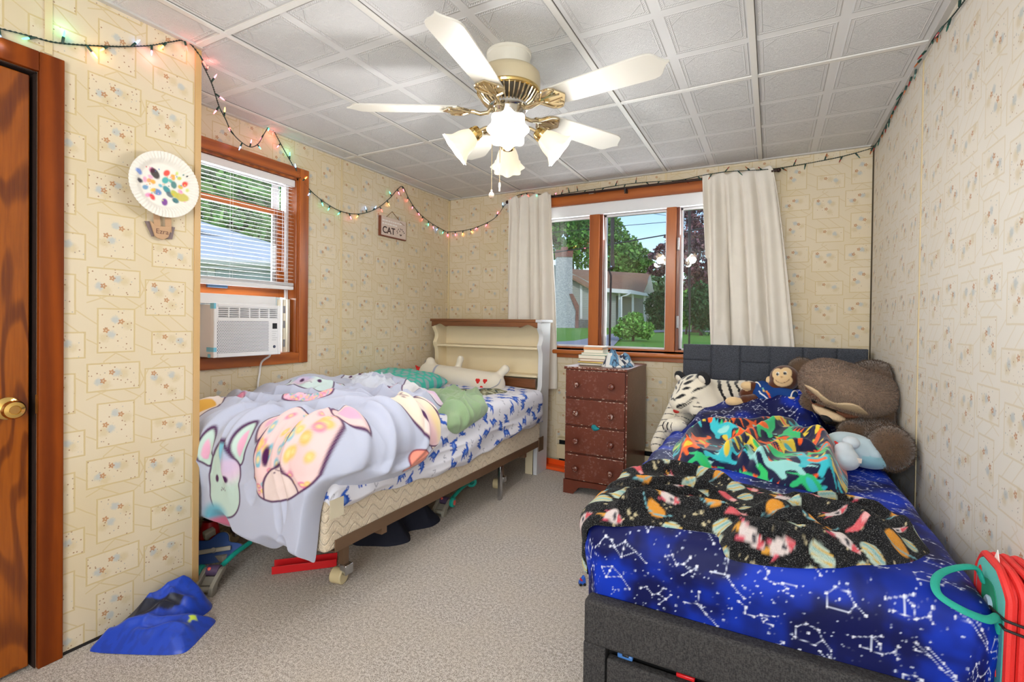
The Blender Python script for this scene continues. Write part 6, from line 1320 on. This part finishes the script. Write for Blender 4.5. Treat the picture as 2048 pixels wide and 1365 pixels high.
for a, b in (((1.008, 1.527), (1.012, 1.465)), ((1.050, 1.527), (1.048, 1.465))): obj('strap', MB().box((XC + .012, (a[0] + b[0]) / 2, (a[1] + b[1]) / 2), (.002, .022, .07), rot(.04, 0, 0)), KR, pt)
obj('basket', MB().prism([(.985, 1.492), (.992, 1.490), (1.004, 1.477), (1.038, 1.480), (1.058, 1.487), (1.060, 1.482), (1.048, 1.440), (1.030, 1.428), (1.010, 1.433), (1.002, 1.440)], XC + .010, XC + .016, AX((0, 1, 0), (0, 0, 1), (1, 0, 0))), KR, pt, bevel=.0008)
for q in ([(.972, 1.490), (.992, 1.492), (1.004, 1.440), (.996, 1.436)], [(1.050, 1.486), (1.076, 1.484), (1.066, 1.436), (1.046, 1.436)]): obj('basket_side', MB().prism(q, XC + .004, XC + .008, AX((0, 1, 0), (0, 0, 1), (1, 0, 0))), mat('grey_card', (128, 112, 112), .8), pt)
text('lettering', 'Ezra', .026, (XC + .0165, 1.004, 1.450), R_LEFT, mat('pencil_ink', (104, 72, 62), .7), pt, .0002)
sg = thing('cat_sign', 'small wooden sign reading CAT hung by a cord on the left wall', 'sign', (XL, 2.9, 1.85)); sx0, sx1, sz0, sz1 = 2.765, 3.045, 1.772, 1.912
SGM = mat('sign_board', (214, 196, 184), .6, var=.1, vscale=20); SGE = mat('sign_edge', (120, 64, 44), .6)
obj('board', MB().bb(XL + .012, XL + .020, sx0, sx1, sz0, sz1), SGM, sg, bevel=.001); obj('board_edge', MB().bb(XL + .002, XL + .0185, sx0 - .008, sx1 + .004, sz0 - .008, sz1).bb(XL + .002, XL + .0215, sx0 - .010, sx0, sz0 - .008, sz1), SGE, sg)
INK = mat('dark_brown_ink', (58, 34, 32), .6); WINK = mat('white_ink', (236, 230, 226), .6)
text('lettering', 'CAT', .070, (XL + .0203, sx0 + .014, sz0 + .018), R_LEFT, INK, sg, .0004, bold=.0014)
mb = MB(); rng = random.Random(6)
for r, zz_ in enumerate((1.885, 1.862)):
    yq = sx0 + .012
    while yq < sx1 - .06 - .04 * r:
        w = rng.uniform(.012, .03); mb.bb(XL + .0202, XL + .0206, yq, yq + w, zz_ - .006, zz_ + .004); yq += w + .006
obj('faint_lettering', mb, WINK, sg)
mb = MB()
for k, (a, b) in enumerate(((.175, .052), (.19, .068), (.205, .056), (.215, .074), (.232, .072), (.246, .060), (.258, .050), (.18, .040))): mb.box((XL + .0204, sx0 + a, sz0 + b), (.0006, .012, .006), rot(.7 + k * .5, 0, 0))
mb.prism(smooth_poly([(.215, .020), (.205, .030), (.212, .034), (.218, .028), (.224, .034), (.230, .028)], 4), XL + .0202, XL + .0207, AX((0, 1, 0), (0, 0, 1), (1, 0, 0)), (0, sx0, sz0)); obj('paw_print', mb, INK, sg)
obj('hanging_cord', MB().tube([(XL + .016, sx0 + .055, sz1 - .004), (XL + .006, 2.898, 1.968), (XL + .016, sx1 - .02, sz1 - .035)], .0022, 6).tube([(XL + .018, sx1 - .07, sz1 - .012), (XL + .018, sx1 - .02, sz1 - .030)], .003, 6), mat('jute_cord', (120, 88, 60), .9), sg)
# ---------------------------------------------------------------- things on the floor
SATIN = NT('blue_satin'); _c = SATIN.n('ShaderNodeAttribute', attribute_name='Col').outputs[0]; SATIN.bsdf(_c, .38, 0, .5, SATIN.bump(SATIN.noise(SATIN.obj(), 500, 1).outputs[0], .1, .001), Sheen_Weight=.2); SATIN = SATIN.m
flat0 = make_wrap(lambda x, y: 0 * x)
def shorts_pat(P0, h, d):
    P = Pat(P0, lin((16, 66, 190)), .003); k = vn(P0[:, 0] * 120, P0[:, 1] * 60, 4)
    band = smooth_poly([(-2.03, .86), (-1.97, .93), (-1.93, 1.02), (-1.95, 1.05), (-2.00, .98), (-2.05, .90)], 5); keep = P.C.copy(); P.poly(band, (12, 18, 44)); m = k > .62; P.C[m] = P.C[m] * .82
    P.poly([(-1.838, 1.012), (-1.828, 1.030), (-1.812, 1.026), (-1.818, 1.010), (-1.810, .998), (-1.822, 1.000), (-1.828, 1.010)], (206, 228, 70)); return P.C
o = cloth('shorts', smooth_poly([(-2.03, .80), (-1.99, .80), (-1.90, .84), (-1.80, .89), (-1.745, .925), (-1.735, .955), (-1.775, 1.03), (-1.815, 1.095), (-1.85, 1.075), (-1.875, 1.055), (-1.885, 1.075), (-1.905, 1.13), (-1.945, 1.155), (-2.0, 1.15), (-2.045, 1.10), (-2.055, 1.0), (-2.055, .88)], 6), flat0,
          lambda x, y, d, t: .018 + .05 * np.exp(-((x + 2.02) / .05) ** 2) * sst(y, .85, 1.0) + .03 * np.exp(-((x + 1.96) / .05) ** 2 - ((y - 1.08) / .07) ** 2) + .022 * ridge((x + y * .5) * 12, y * 5, 111) + .008 * ridge(x * 9, y * 20, 112) + folds(x, y, [([(-2.0, .84), (-1.92, .93), (-1.84, 1.02)], .018, .028), ([(-1.90, .87), (-1.83, .95), (-1.77, .99)], .016, .022), ([(-1.99, 1.02), (-1.93, 1.05), (-1.89, 1.10)], .018, .03), ([(-1.97, .92), (-1.95, 1.0), (-1.90, 1.04)], .014, .024), ([(-2.04, .9), (-2.03, 1.0), (-2.0, 1.10)], .018, .03)]), shorts_pat, SATIN, None, cell=.0045, edge=.018, thick=.012)
tag(o, 'shiny royal blue athletic shorts dropped on the carpet at the foot of the closet wall', 'shorts')
NAVY = mat('navy_jersey', (18, 22, 40), .85, bump=.3, bscale=300)
o = cloth('clothes', smooth_poly([(-1.84, 1.80), (-1.74, 1.84), (-1.665, 1.88), (-1.62, 1.96), (-1.66, 2.02), (-1.70, 2.06), (-1.66, 2.12), (-1.63, 2.18), (-1.65, 2.27), (-1.74, 2.30), (-1.86, 2.24), (-1.92, 2.05), (-1.92, 1.88)], 6), flat0, lambda x, y, d, t: .03 + .075 * np.exp(-((y - 2.10) / .12) ** 2 - ((x + 1.76) / .10) ** 2) + .03 * ridge(x * 9, y * 9, 121) + .015 * ridge(x * 20, y * 18, 122), None, NAVY, None, cell=.006, edge=.03, thick=.02)
tag(o, 'dark navy garment crumpled on the carpet under the single bed', 'clothes'); obj('care_label', MB().box((-1.70, 2.145, .125), (.03, .004, .02), rot(.5, 0, .6)), mat('label_cloth', (206, 196, 172), .8), o)
GREYP = mat('grey_toy_plastic', (150, 146, 134), .45, var=.04); TEALP = mat('teal_toy_plastic', (28, 168, 152), .4, var=.04); CORAL = mat('coral_plastic', (236, 96, 84), .4); CLEAR = mat('smoky_plastic', (96, 78, 108), .12, var=.3, vscale=40, Transmission_Weight=.2)
def vacuum(label, loc, rz, handle, cap_front, group='toy vacuums', k=.84):
    t = thing('toy_vacuum', label, 'toy', (0, 0, 0), group); R = rot(0, 0, rz); loc0 = Vector(loc); loc = (0, 0, 0); L = lambda x, y, z: Vector(loc) + R @ Vector((x, y, z)); RXX = AX((0, 1, 0), (0, 0, 1), (1, 0, 0))
    arm = [(-.075, .0), (-.075, .034), (-.06, .048), (.02, .088), (.05, .088), (.05, .070), (-.02, .040), (-.035, .0)]
    for x in (-.048, .030):
        mb = MB().prism(smooth_poly(arm, 2), x, x + .020, R @ RXX, Vector(loc)); s = obj('side_frame', mb, GREYP, t, bevel=.002)
        obj('screw', MB().cyl(L(x + .010, .030, .0875), L(x + .010, .030, .0895), .004, n=10), mat('black_plastic', (24, 24, 26), .5), s)
    obj('front_bar', MB().cyl(L(-.03, -.05, .024), L(.03, -.05, .024), .014, n=16), GREYP, t); obj('back_plate', MB().box(L(0, -.005, .040), (.06, .05, .012), R @ rot(.45, 0, 0)), GREYP, t, bevel=.002)
    dr = obj('drum', MB().cyl(L(-.028, .034, .076), L(.030, .034, .076), .026, n=24), CLEAR, t); obj('bead', MB().ball(L(-.014, .020, .090), (.012, .010, .010)), CORAL, dr)
    cap = obj('end_cap', MB().lathe([(0, 0), (.030, 0), (.034, .006), (.034, .020), (.028, .026), (0, .026)], L(-.050, .034, .070), R @ AX((0, 1, 0), (0, 0, 1), (-1, 0, 0)) if not cap_front else R @ AX((0, 1, 0), (0, 0, 1), (1, 0, 0)), 28), TEALP, t)
    if cap_front: cap.matrix_basis = Matrix.Translation(R @ Vector((.100, 0, 0))) @ cap.matrix_basis; obj('cap_inset', MB().lathe([(0, 0), (.018, 0), (.018, .002), (0, .002)], L(.0765, .034, .070), R @ AX((0, 1, 0), (0, 0, 1), (1, 0, 0)), 20), CORAL, cap)
    obj('handle', MB().tube(smooth_line([L(*p) for p in handle], 6), .013, 10), TEALP, t)
    t.location = loc0; t.scale = (k, k, k); return t
vacuum('grey and teal toy vacuum lying at the closet corner near the blue shorts', (-2.055, 1.215, 0), .55, [(.01, .06, .07), (.04, .16, .10), (.07, .27, .11)], False)
v2 = vacuum('grey and teal toy vacuum poking out from under the bed beside the navy garment', (-1.70, 2.36, 0), .15, [(.03, .06, .07), (.035, .22, .10), (.02, .40, .09)], True)
obj('handle_ring', MB().lathe([(.018, -.012), (.034, -.012), (.034, .012), (.018, .012), (.018, -.012)], (-1.735, 2.73, .075), AX((0, 0, 1), (.8, .6, 0), (.6, -.8, 0)), 24), TEALP, v2)
# white and blue toy seen past the closet edge
h0 = on('y', 1.37, 428, 1103); TOYB = mat('toy_blue', (28, 84, 170), .4); TOYW = mat('toy_white', (214, 208, 194), .4); REDP = mat('toy_red', (206, 28, 34), .35)
o = thing('toy_aircraft', 'blue and white scalloped toy with a propeller under the bed foot by the closet', 'toy', h0); R = frame((.72, -.55, .55))
sc = [((.085 + .018 * math.cos(5 * a)) * math.cos(a) * 1.15, (.085 + .018 * math.cos(5 * a)) * math.sin(a) * .8) for a in np.linspace(0, 2 * PI, 60, endpoint=False)]
obj('wing_plate', MB().prism(sc, -.008, .006, R, h0), TOYB, o, bevel=.002); obj('wing_rim', MB().prism([(a * 1.045, b * 1.045) for a, b in sc], -.012, -.007, R, h0), TOYW, o)
obj('body', MB().lathe([(0, -.06), (.035, -.055), (.05, -.03), (.052, -.012), (.0, -.008)], h0, R, 24), TOYW, o); obj('propeller', MB().box(h0 + R @ Vector((0, 0, .022)), (.14, .020, .008), R), TOYW, o, bevel=.004); obj('propeller_hub', MB().cyl(h0 + R @ Vector((0, 0, .0)), h0 + R @ Vector((0, 0, .040)), .010, n=12), TOYW, o)
obj('foot', MB().box((h0.x + .02, h0.y + .01, h0.z * .32), (.07, .03, h0.z * .64), rot(0, 0, .3)), TOYW, o, bevel=.003)
d0 = on('y', 1.36, 403, 1027); o = thing('toy_robot', 'red and white toy with round white dial behind the closet edge', 'toy', (d0.x - .01, d0.y + .04, 0))
obj('body', MB().lathe([(.0, 0), (.045, .0), (.05, .05), (.04, .12), (.03, .15), (.0, .155)], (d0.x - .02, d0.y + .05, 0), None, 20), REDP, o); obj('collar', MB().box((d0.x + .012, d0.y + .03, .10), (.03, .05, .05), rot(.3, .4, 0)), TOYW, o, bevel=.006)
obj('head', MB().ball((d0.x - .02, d0.y + .05, d0.z - .01), (.05, .045, .045)), mat('black_plastic', (24, 24, 26), .5), o)
obj('dial', MB().lathe([(.0, .006), (.012, .006), (.013, .003), (.016, .003), (.024, .008), (.027, .004), (.026, -.004), (0, -.006)], d0, AX((1, 0, 0), (0, 0, 1), (0, -1, 0)) @ rot(.1, .3, 0), 24), TOYW, o)
o = thing('toy_ramp', 'red plastic channel piece lying on the carpet under the bed foot', 'toy', (-1.87, 1.53, 0)); Rr = rot(0, 0, .78)
obj('floor_strip', MB().box((-1.86, 1.53, .006), (.27, .062, .006), Rr), REDP, o); 
for s in (-1, 1): obj('side_wall', MB().box(Vector((-1.86, 1.53, .02)) + Rr @ Vector((0, s * .033, 0)), (.27, .005, .034), Rr), REDP, o, bevel=.001)
f0 = Vector((-.705, 2.005, 0)); o = thing('toy_figure', 'tiny blue and red toy car standing on the carpet beside the blue bed', 'toy', f0); BLP = mat('toy_bright_blue', (36, 92, 196), .35)
obj('body', MB().prism(smooth_poly([(-.012, .006), (-.014, .016), (-.004, .028), (.006, .040), (.012, .034), (.014, .012), (.010, .006)], 3), -.008, .008, AX((.8, .6, 0), (0, 0, 1), (.6, -.8, 0)), f0), BLP, o, bevel=.002); obj('stripe', MB().box(f0 + Vector((-.002, -.006, .026)), (.010, .012, .006), rot(0, .6, .6)), REDP, o)
for a in (-.009, .009): obj('wheel', MB().cyl(f0 + Vector((a * .8 - .006, a * .6 + .008, .006)), f0 + Vector((a * .8 + .006, a * .6 - .008, .006)), .006, n=12), mat('black_plastic', (24, 24, 26), .5), o)
o = obj('paper_scrap', MB().box(on('z', .003, 1002, 968), (.07, .012, .002), rot(0, .02, .5)), mat('paper_white', (226, 224, 220), .7)); tag(o, 'thin white paper scrap on the carpet near the rear bed caster', 'paper')
c0 = on('y', 1.40, 1252, 1286); o = thing('toy_car', 'blue toy car visible in the gap above the bed drawer', 'toy', c0)
obj('body', MB().bb(c0.x - .022, c0.x + .022, c0.y - .012, c0.y + .014, .167, .180), mat('toy_light_blue', (70, 120, 186), .3), o, bevel=.003); obj('windshield', MB().bb(c0.x - .008, c0.x + .012, c0.y - .0125, c0.y + .010, .174, .1815), DARKP, o, bevel=.002)
c0 = on('y', 1.40, 1372, 1322); o = obj('toy_car', MB().bb(c0.x - .024, c0.x + .024, c0.y - .01, c0.y + .014, .166, .177), REDP, bevel=.003); tag(o, 'red toy car in the dark gap above the bed drawer', 'toy')
# ---------------------------------------------------------------- outside
FWD = Vector(ROWS[2]); RGT = Vector((ROWS[0][0], ROWS[0][1], 0)).normalized(); FH = Vector((FWD.x, FWD.y, 0)).normalized()
def gz(p): return -.45 + .036 * (Vector((p[0], p[1], 0)).dot(FH))
def G(u, d, up=0):
    p = far(u, 654, d); return Vector((p.x, p.y, gz(p) + up))
def lawn():
    t = NT('lawn_grass'); co = t.obj(); a = t.noise(co, 60, 3, .7); b = t.noise(co, 1.2, 3); c = t.mix(t.sm(a.outputs[0], .3, .7), L4((74, 124, 46)), L4((142, 186, 88))); c = t.mix(t.sm(b.outputs[0], .35, .7, 0, .5), c, L4((112, 160, 70)))
    t.bsdf(c, .9, 0, .1, t.bump(a.outputs[0], .6, .05)); return t.m
gx_ = [FH * d + RGT * s for d in (4.2, 12, 20, 30, 45, 90) for s in (-30, -15, 0, 15, 30, 60)]
o = mesh_obj('lawn', [(p.x, p.y, gz(p)) for p in gx_], [(i * 6 + j, i * 6 + j + 1, i * 6 + j + 7, i * 6 + j + 6) for i in range(5) for j in range(5)], lawn()); o['kind'] = 'structure'
ASP = mat('asphalt', (150, 148, 154), .9, bump=.4, bscale=20)
dp = [G(1060, 16.6, .03), G(1060, 19.8, .03), G(1150, 21.5, .03), G(1200, 25, .03), G(1260, 31, .03), G(1350, 33.0, .03), G(1450, 33.0, .03), G(1450, 30.4, .03), G(1350, 30.4, .03), G(1290, 28.5, .03), G(1240, 23, .03), G(1226, 18.5, .03), G(1190, 16.2, .03)]
o = mesh_obj('driveway', [tuple(p) for p in dp], [tuple(range(len(dp)))], ASP, smooth=False); o['kind'] = 'structure'
def siding(name, col, pitch=.13):
    t = NT(name); s = t.n('ShaderNodeSeparateXYZ', {0: t.obj()}); f = t.ma('FRACT', t.ma('DIVIDE', t.ma('ADD', s.outputs[2], 10), pitch)); g = t.sm(f, .0, .14); t.bsdf(t.mix(g, tuple(x * .55 for x in L4(col)[:3]) + (1,), L4(col)), .6, 0, .3, t.bump(t.ma('ADD', f, g), .5, .03)); return t.m
SID = siding('pale_siding', (178, 180, 174)); WTRIM = mat('house_white_trim', (232, 232, 230), .5)
def brickm(name, c0, c1, cm):
    t = NT(name); b = t.n('ShaderNodeTexBrick', {'Vector': t.ve('MULTIPLY', t.n('ShaderNodeCombineXYZ', {0: t.ma('ADD', t.n('ShaderNodeSeparateXYZ', {0: t.obj()}).outputs[0], t.n('ShaderNodeSeparateXYZ', {0: t.obj()}).outputs[1]), 1: t.n('ShaderNodeSeparateXYZ', {0: t.obj()}).outputs[2]}).outputs[0], (1, 1, 1)), 'Color1': L4(c0), 'Color2': L4(c1), 'Mortar': L4(cm), 'Scale': 4.5, 'Mortar Size': .02})
    t.bsdf(b.outputs[0], .85, 0, .2, t.bump(t.noise(t.obj(), 18, 3).outputs[0], .8, .05)); return t.m
CHB = brickm('whitewashed_brick', (206, 206, 208), (176, 178, 184), (128, 130, 134)); RDB = brickm('red_brick', (150, 96, 84), (128, 78, 70), (140, 128, 122))
ROOF = mat('brown_shingle', (146, 112, 90), .9, bump=.6, bscale=9, bdist=.05, var=.12, vscale=2)
def slab(pts, d, thick):
    """upright panel seen in direction pts at distance d, with real thickness away from the room"""
    a = [far(u, v, d) for u, v in pts]; n = len(a); b = [p + FH * thick for p in a]; return MB().add(a + b, [tuple(range(n)), tuple(reversed(range(n, 2 * n)))] + [(i, n + i, n + (i + 1) % n, (i + 1) % n) for i in range(n)])
hs = thing('house', 'neighbour house with white brick chimney, brown roof and porch across the lawn', 'house', far(1200, 660, 35))
obj('gable_wall', slab([(1096, 524), (1146, 548), (1182, 566), (1232, 590), (1232, 668), (1096, 668)], 35.0, .3), SID, hs, smooth=False)
ch = obj('chimney', slab([(1114, 512), (1145, 512), (1145, 588), (1152, 606), (1156, 640), (1156, 664), (1104, 664), (1106, 620), (1112, 590)], 34.0, 1.0), CHB, hs, smooth=False)
obj('chimney_cap', slab([(1112.5, 500), (1146.5, 500), (1146, 514), (1113, 514)], 33.95, 1.1), RDB, ch, smooth=False); obj('chimney_shoulder', slab([(1139, 588), (1146, 588), (1158, 612), (1157, 662), (1150, 662), (1152, 622)], 33.9, .3), RDB, ch, smooth=False); obj('flue', slab([(1123, 494), (1136, 494), (1136, 501), (1123, 501)], 34.2, .5), RDB, ch, smooth=False)
a = [far(1140, 538, 36.2), far(1302, 548, 40.0), far(1286, 585, 36.6), far(1182, 577, 34.6), far(1140, 553, 34.6)]; n = len(a); b = [p + Vector((0, 0, -.12)) for p in a]
obj('roof', MB().add(a + b, [tuple(range(n)), tuple(reversed(range(n, 2 * n)))] + [(i, n + i, n + (i + 1) % n, (i + 1) % n) for i in range(n)]), ROOF, hs, smooth=False)
obj('side_gable', slab([(1301, 551), (1308, 585), (1314, 632), (1296, 662), (1286, 662), (1286, 588)], 38.5, .3), SID, hs, smooth=False)
obj('porch_wall', slab([(1182, 580), (1290, 584), (1290, 664), (1182, 664)], 37.5, .3), mat('porch_siding', (150, 150, 146), .7), hs, smooth=False)
obj('porch_roof', slab([(1205, 576), (1262, 580), (1306, 590), (1306, 594), (1262, 588), (1205, 584)], 34.2, 3.0), WTRIM, hs, smooth=False)
for u in (1239, 1266, 1290): obj('porch_post', slab([(u - 1.8, 586), (u + 1.8, 586), (u + 1.8, 662), (u - 1.8, 662)], 34.6, .12), WTRIM, hs, smooth=False)
for u0, u1 in ((1209, 1220), (1224, 1232)): obj('window', slab([(u0, 596), (u1, 596), (u1, 626), (u0, 626)], 37.4, .1), mat('dark_house_glass', (52, 60, 66), .15), hs, smooth=False)
obj('corner_board', slab([(1160, 570), (1164.5, 572), (1164.5, 638), (1160, 638)], 34.95, .05), WTRIM, hs, smooth=False); obj('downspout', MB().tube([far(1262, 586, 34.1), far(1256, 590, 34.1), far(1243, 594, 34.3), far(1243, 660, 34.3)], .06, 6), WTRIM, hs)
obj('stone_steps', slab([(1156, 640), (1182, 640), (1182, 662), (1156, 662)], 34.4, .8), brickm('grey_stone', (140, 138, 134), (118, 116, 114), (90, 88, 86)), hs, smooth=False)
LEAF = vmat('leaves', .7, 0, 10, 0, .2)
BARK = mat('bark', (84, 66, 54), .9, bump=.8, bscale=12)
def plant(name, label, cat, blobs, cols, n, size, trunk, seed, group=None):
    rng = np.random.default_rng(seed); t = thing(name, label, cat, trunk[0], group); vs = []; cs = []
    w = np.array([b[1] ** 2 for b in blobs]); w = w / w.sum()
    for (c, r, sq), k in zip(blobs, (w * n).astype(int)):
        p = rng.normal(0, 1, (k, 3)); p /= np.linalg.norm(p, axis=1)[:, None]; lump = .62 + .5 * vn(p[:, 0] * 3 + p[:, 2] * 2 + 9, p[:, 1] * 3 + p[:, 2] + 5, seed); p = p * (r * lump * rng.uniform(.55, 1.0, k) ** .5)[:, None] * [1, 1, sq] + np.array(c)
        a = rng.normal(0, 1, (k, 3)); a /= np.linalg.norm(a, axis=1)[:, None]; b = np.cross(a, rng.normal(0, 1, (k, 3))); b /= np.linalg.norm(b, axis=1)[:, None]; s = size * rng.uniform(.6, 1.4, (k, 1))
        vs.append(np.stack([p - a * s, p + b * s * .55, p + a * s, p - b * s * .55], 1).reshape(-1, 3)); cc = lin(np.array(cols)[rng.integers(0, len(cols), k)]) * rng.uniform(.7, 1.2, (k, 1)); cs.append(np.repeat(cc, 4, 0))
    V = np.concatenate(vs); F = np.arange(len(V)).reshape(-1, 4); mesh_obj('foliage', V, F, LEAF, t, np.clip(np.concatenate(cs), 0, 1), True, None)
    mb = MB().tube([trunk[0], (Vector(trunk[0]) + Vector(trunk[1])) / 2 + Vector((.05, .03, 0)), trunk[1]], [trunk[2], trunk[2] * .8, trunk[2] * .45], 8)
    for c, r, sq in blobs[:6]: mb.tube([trunk[1], Vector(c)], [trunk[2] * .4, trunk[2] * .12], 5)
    obj('trunk' if cat == 'tree' else 'stem', mb, BARK, t); return t
GRN = [(60, 112, 44), (88, 142, 56), (120, 172, 76), (72, 126, 50)]; GRB = [(96, 150, 60), (130, 184, 84), (150, 200, 104), (84, 136, 54)]; PUR = [(110, 74, 86), (140, 96, 104), (88, 58, 70), (160, 116, 116)]; DRK = [(38, 74, 46), (52, 92, 56), (66, 106, 66)]
plant('bush', 'round bright green bush in the middle of the lawn outside the window', 'bush', [(far(1262, 652, 22), .62, .9), (far(1246, 662, 21.8), .48, .8), (far(1288, 660, 21.9), .52, .85), (far(1270, 640, 22.2), .45, .9)], GRB, 5200, .075, (G(1266, 22), G(1266, 22, .6), .06), 3)
plant('tree', 'tall green tree behind the white brick chimney', 'tree', [(far(1150, 455, 48), 3.2, 1), (far(1105, 470, 46), 3.0, 1), (far(1170, 500, 44), 2.2, .9), (far(1120, 415, 48), 3.0, 1), (far(1190, 455, 50), 2.6, 1), (far(1070, 440, 48), 3.0, 1)], GRN, 9000, .22, (G(1140, 48), far(1145, 520, 48), .35), 4, 'trees beyond the house')
plant('tree', 'light green tree rising behind the brown house roof', 'tree', [(far(1228, 500, 46), 2.2, 1), (far(1252, 520, 45), 2.3, .9), (far(1282, 538, 45), 1.5, .8), (far(1212, 460, 47), 1.7, 1), (far(1222, 535, 44), 1.9, .8)], [(104, 150, 70), (130, 174, 88), (90, 136, 60)], 7000, .20, (G(1240, 46), far(1242, 545, 46), .3), 5, 'trees beyond the house')
plant('tree', 'purple-leaved tree at the right of the big window view', 'tree', [(far(1392, 450, 30), 1.9, 1), (far(1400, 510, 29), 1.8, .9), (far(1335, 505, 31), 1.0, .7), (far(1318, 540, 32), .9, .5), (far(1420, 420, 30), 1.8, 1), (far(1355, 480, 31), .9, .7), (far(1310, 512, 32), .55, .5), (far(1400, 570, 30), 1.2, .8)], PUR, 8000, .12, (G(1392, 30), far(1392, 540, 30), .28), 6, 'trees beyond the house')
plant('shrub', 'dark evergreen shrub at the right corner of the neighbour house', 'shrub', [(far(1318, 610, 33), 1.0, 1.1), (far(1332, 625, 33), 1.0, 1), (far(1322, 640, 32.5), .9, .8)], DRK, 4500, .10, (G(1322, 33), G(1322, 33, 1.0), .08), 7)
plant('shrub', 'bright green shrub below the purple tree at the right pane', 'shrub', [(far(1372, 610, 28), .75, 1.2), (far(1368, 635, 28), .65, 1)], GRB, 2600, .09, (G(1372, 28), G(1372, 28, 1.0), .07), 8)
plant('shrub', 'black-green conifer mass at the edge of the right curtain', 'shrub', [(far(1398, 610, 27), .9, 1.4), (far(1412, 620, 27), 1.0, 1.4)], DRK, 3800, .10, (G(1402, 27), G(1402, 27, 1.4), .1), 9)
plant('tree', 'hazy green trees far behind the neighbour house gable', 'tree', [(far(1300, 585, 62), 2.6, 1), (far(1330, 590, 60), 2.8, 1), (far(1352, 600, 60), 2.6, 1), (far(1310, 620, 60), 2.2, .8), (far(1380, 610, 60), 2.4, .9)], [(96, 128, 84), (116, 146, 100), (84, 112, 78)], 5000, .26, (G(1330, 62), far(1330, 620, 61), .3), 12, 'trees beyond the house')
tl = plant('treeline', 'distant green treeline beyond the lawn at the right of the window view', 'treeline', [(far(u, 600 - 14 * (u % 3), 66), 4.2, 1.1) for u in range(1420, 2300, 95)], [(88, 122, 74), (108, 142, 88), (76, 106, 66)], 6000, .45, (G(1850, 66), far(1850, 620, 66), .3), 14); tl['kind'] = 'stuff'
WIREB = mat('black_cable', (40, 40, 46), .6)
for lab, pts, r in (('thick black utility cable crossing the window sky', [(1060, 512), (1210, 491), (1338, 469), (1500, 440)], .035), ('thin upper utility wire crossing the window sky', [(1060, 470), (1210, 455), (1338, 444), (1500, 430)], .016), ('topmost thin utility wire near the window head', [(1060, 400), (1280, 424), (1338, 432), (1500, 452)], .012)):
    o = obj('utility_wire', MB().tube([far(u, v, 26) for u, v in pts], r, 6), WIREB); tag(o, lab, 'utility wire', 'utility wires')
POLE = mat('dark_iron', (34, 26, 28), .6)
hg = thing('garden_banner', 'narrow dark banner on a bent iron rod outside the middle window pane', 'garden ornament', far(1219, 1000, 5.2))
obj('banner', slab([(1222, 428), (1229, 428), (1228, 505), (1230, 535), (1221, 535), (1222, 505)], 5.2, .02), POLE, hg, smooth=False); obj('rod', MB().tube([far(1226, 427, 5.21), far(1226, 536, 5.21), far(1206, 538, 5.21)], .006, 6).tube([far(1226, 536, 5.21), far(1218, 540, 5.21), far(1222, 552, 5.21), far(1221, 590, 5.21), G(1219, 5.2)], .012, 6), POLE, hg)
pp_ = thing('garden_pole', 'dark iron pole outside the right window pane', 'pole', G(1379, 5.2)); obj('pole', slab([(1377.5, 405), (1382, 405), (1381.5, 600), (1377.5, 600)], 5.2, .02), POLE, pp_, smooth=False); obj('pole_foot', MB().tube([far(1379.5, 598, 5.21), G(1379, 5.2)], .010, 6), POLE, pp_)
# beside the small window: neighbouring white shed and greenery
SH = mat('white_metal_roof', (226, 228, 232), .4, bump=.1, bscale=4); sh = thing('shed', 'white metal roofed shed with a window outside the small left window', 'shed', (-6.2, 4.6, 0))
q = lambda X, u, v: on('x', X, u, v)
a = [q(-7.6, 380, 436), q(-7.6, 640, 516), q(-5.6, 640, 532), q(-5.6, 380, 517)]; b = [p + Vector((0, 0, -.10)) for p in a]; obj('roof', MB().add(a + b, [(0, 1, 2, 3), (7, 6, 5, 4)] + [(i, 4 + i, 4 + (i + 1) % 4, (i + 1) % 4) for i in range(4)]), SH, sh, smooth=False)
w0, w1_ = q(-5.75, 380, 520), q(-5.75, 640, 534); obj('wall', MB().bb(-6.6, -5.75, min(w0.y, w1_.y), max(w0.y, w1_.y), -1, max(w0.z, w1_.z) - .02), siding('white_siding', (232, 234, 238), .11), sh, smooth=False)
g0, g1 = q(-5.72, 430, 530), q(-5.72, 552, 566); fr = obj('window_frame', MB().bb(-5.76, -5.72, g0.y - .08, g1.y + .08, g1.z - .5, g0.z + .08), WTRIM, sh); obj('pane', MB().bb(-5.73, -5.712, g0.y, g1.y, g1.z - .42, g0.z), mat('green_house_glass', (150, 172, 168), .15), fr)
obj('gutter', MB().tube([q(-5.55, 380, 519), q(-5.55, 640, 533)], .05, 8), WTRIM, sh); obj('roof_seam', MB().tube([q(-6.7, 380, 462), q(-6.7, 640, 524)], .03, 6), mat('seam_grey', (120, 124, 130), .5), sh)
gp = mesh_obj('side_yard', [(-20, -4, -1.2), (-2.75, -4, -.5), (-2.75, 12, -.5), (-20, 12, -1.2)], [(0, 1, 2, 3)], bpy.data.materials['lawn_grass'], smooth=False); gp['kind'] = 'structure'
plant('tree', 'bright green leafy tree behind the white shed outside the small window', 'tree', [(q(-11, 420, 410), 1.9, .8), (q(-11, 500, 440), 1.7, .8), (q(-12, 440, 350), 1.9, .8), (q(-12, 560, 470), 1.6, .8), (q(-13, 380, 380), 2.0, .9)], [(120, 176, 80), (150, 200, 104), (96, 156, 64), (170, 210, 130)], 7000, .13, (Vector((-11.5, 8.5, -1)), q(-11.5, 460, 440), .2), 11)
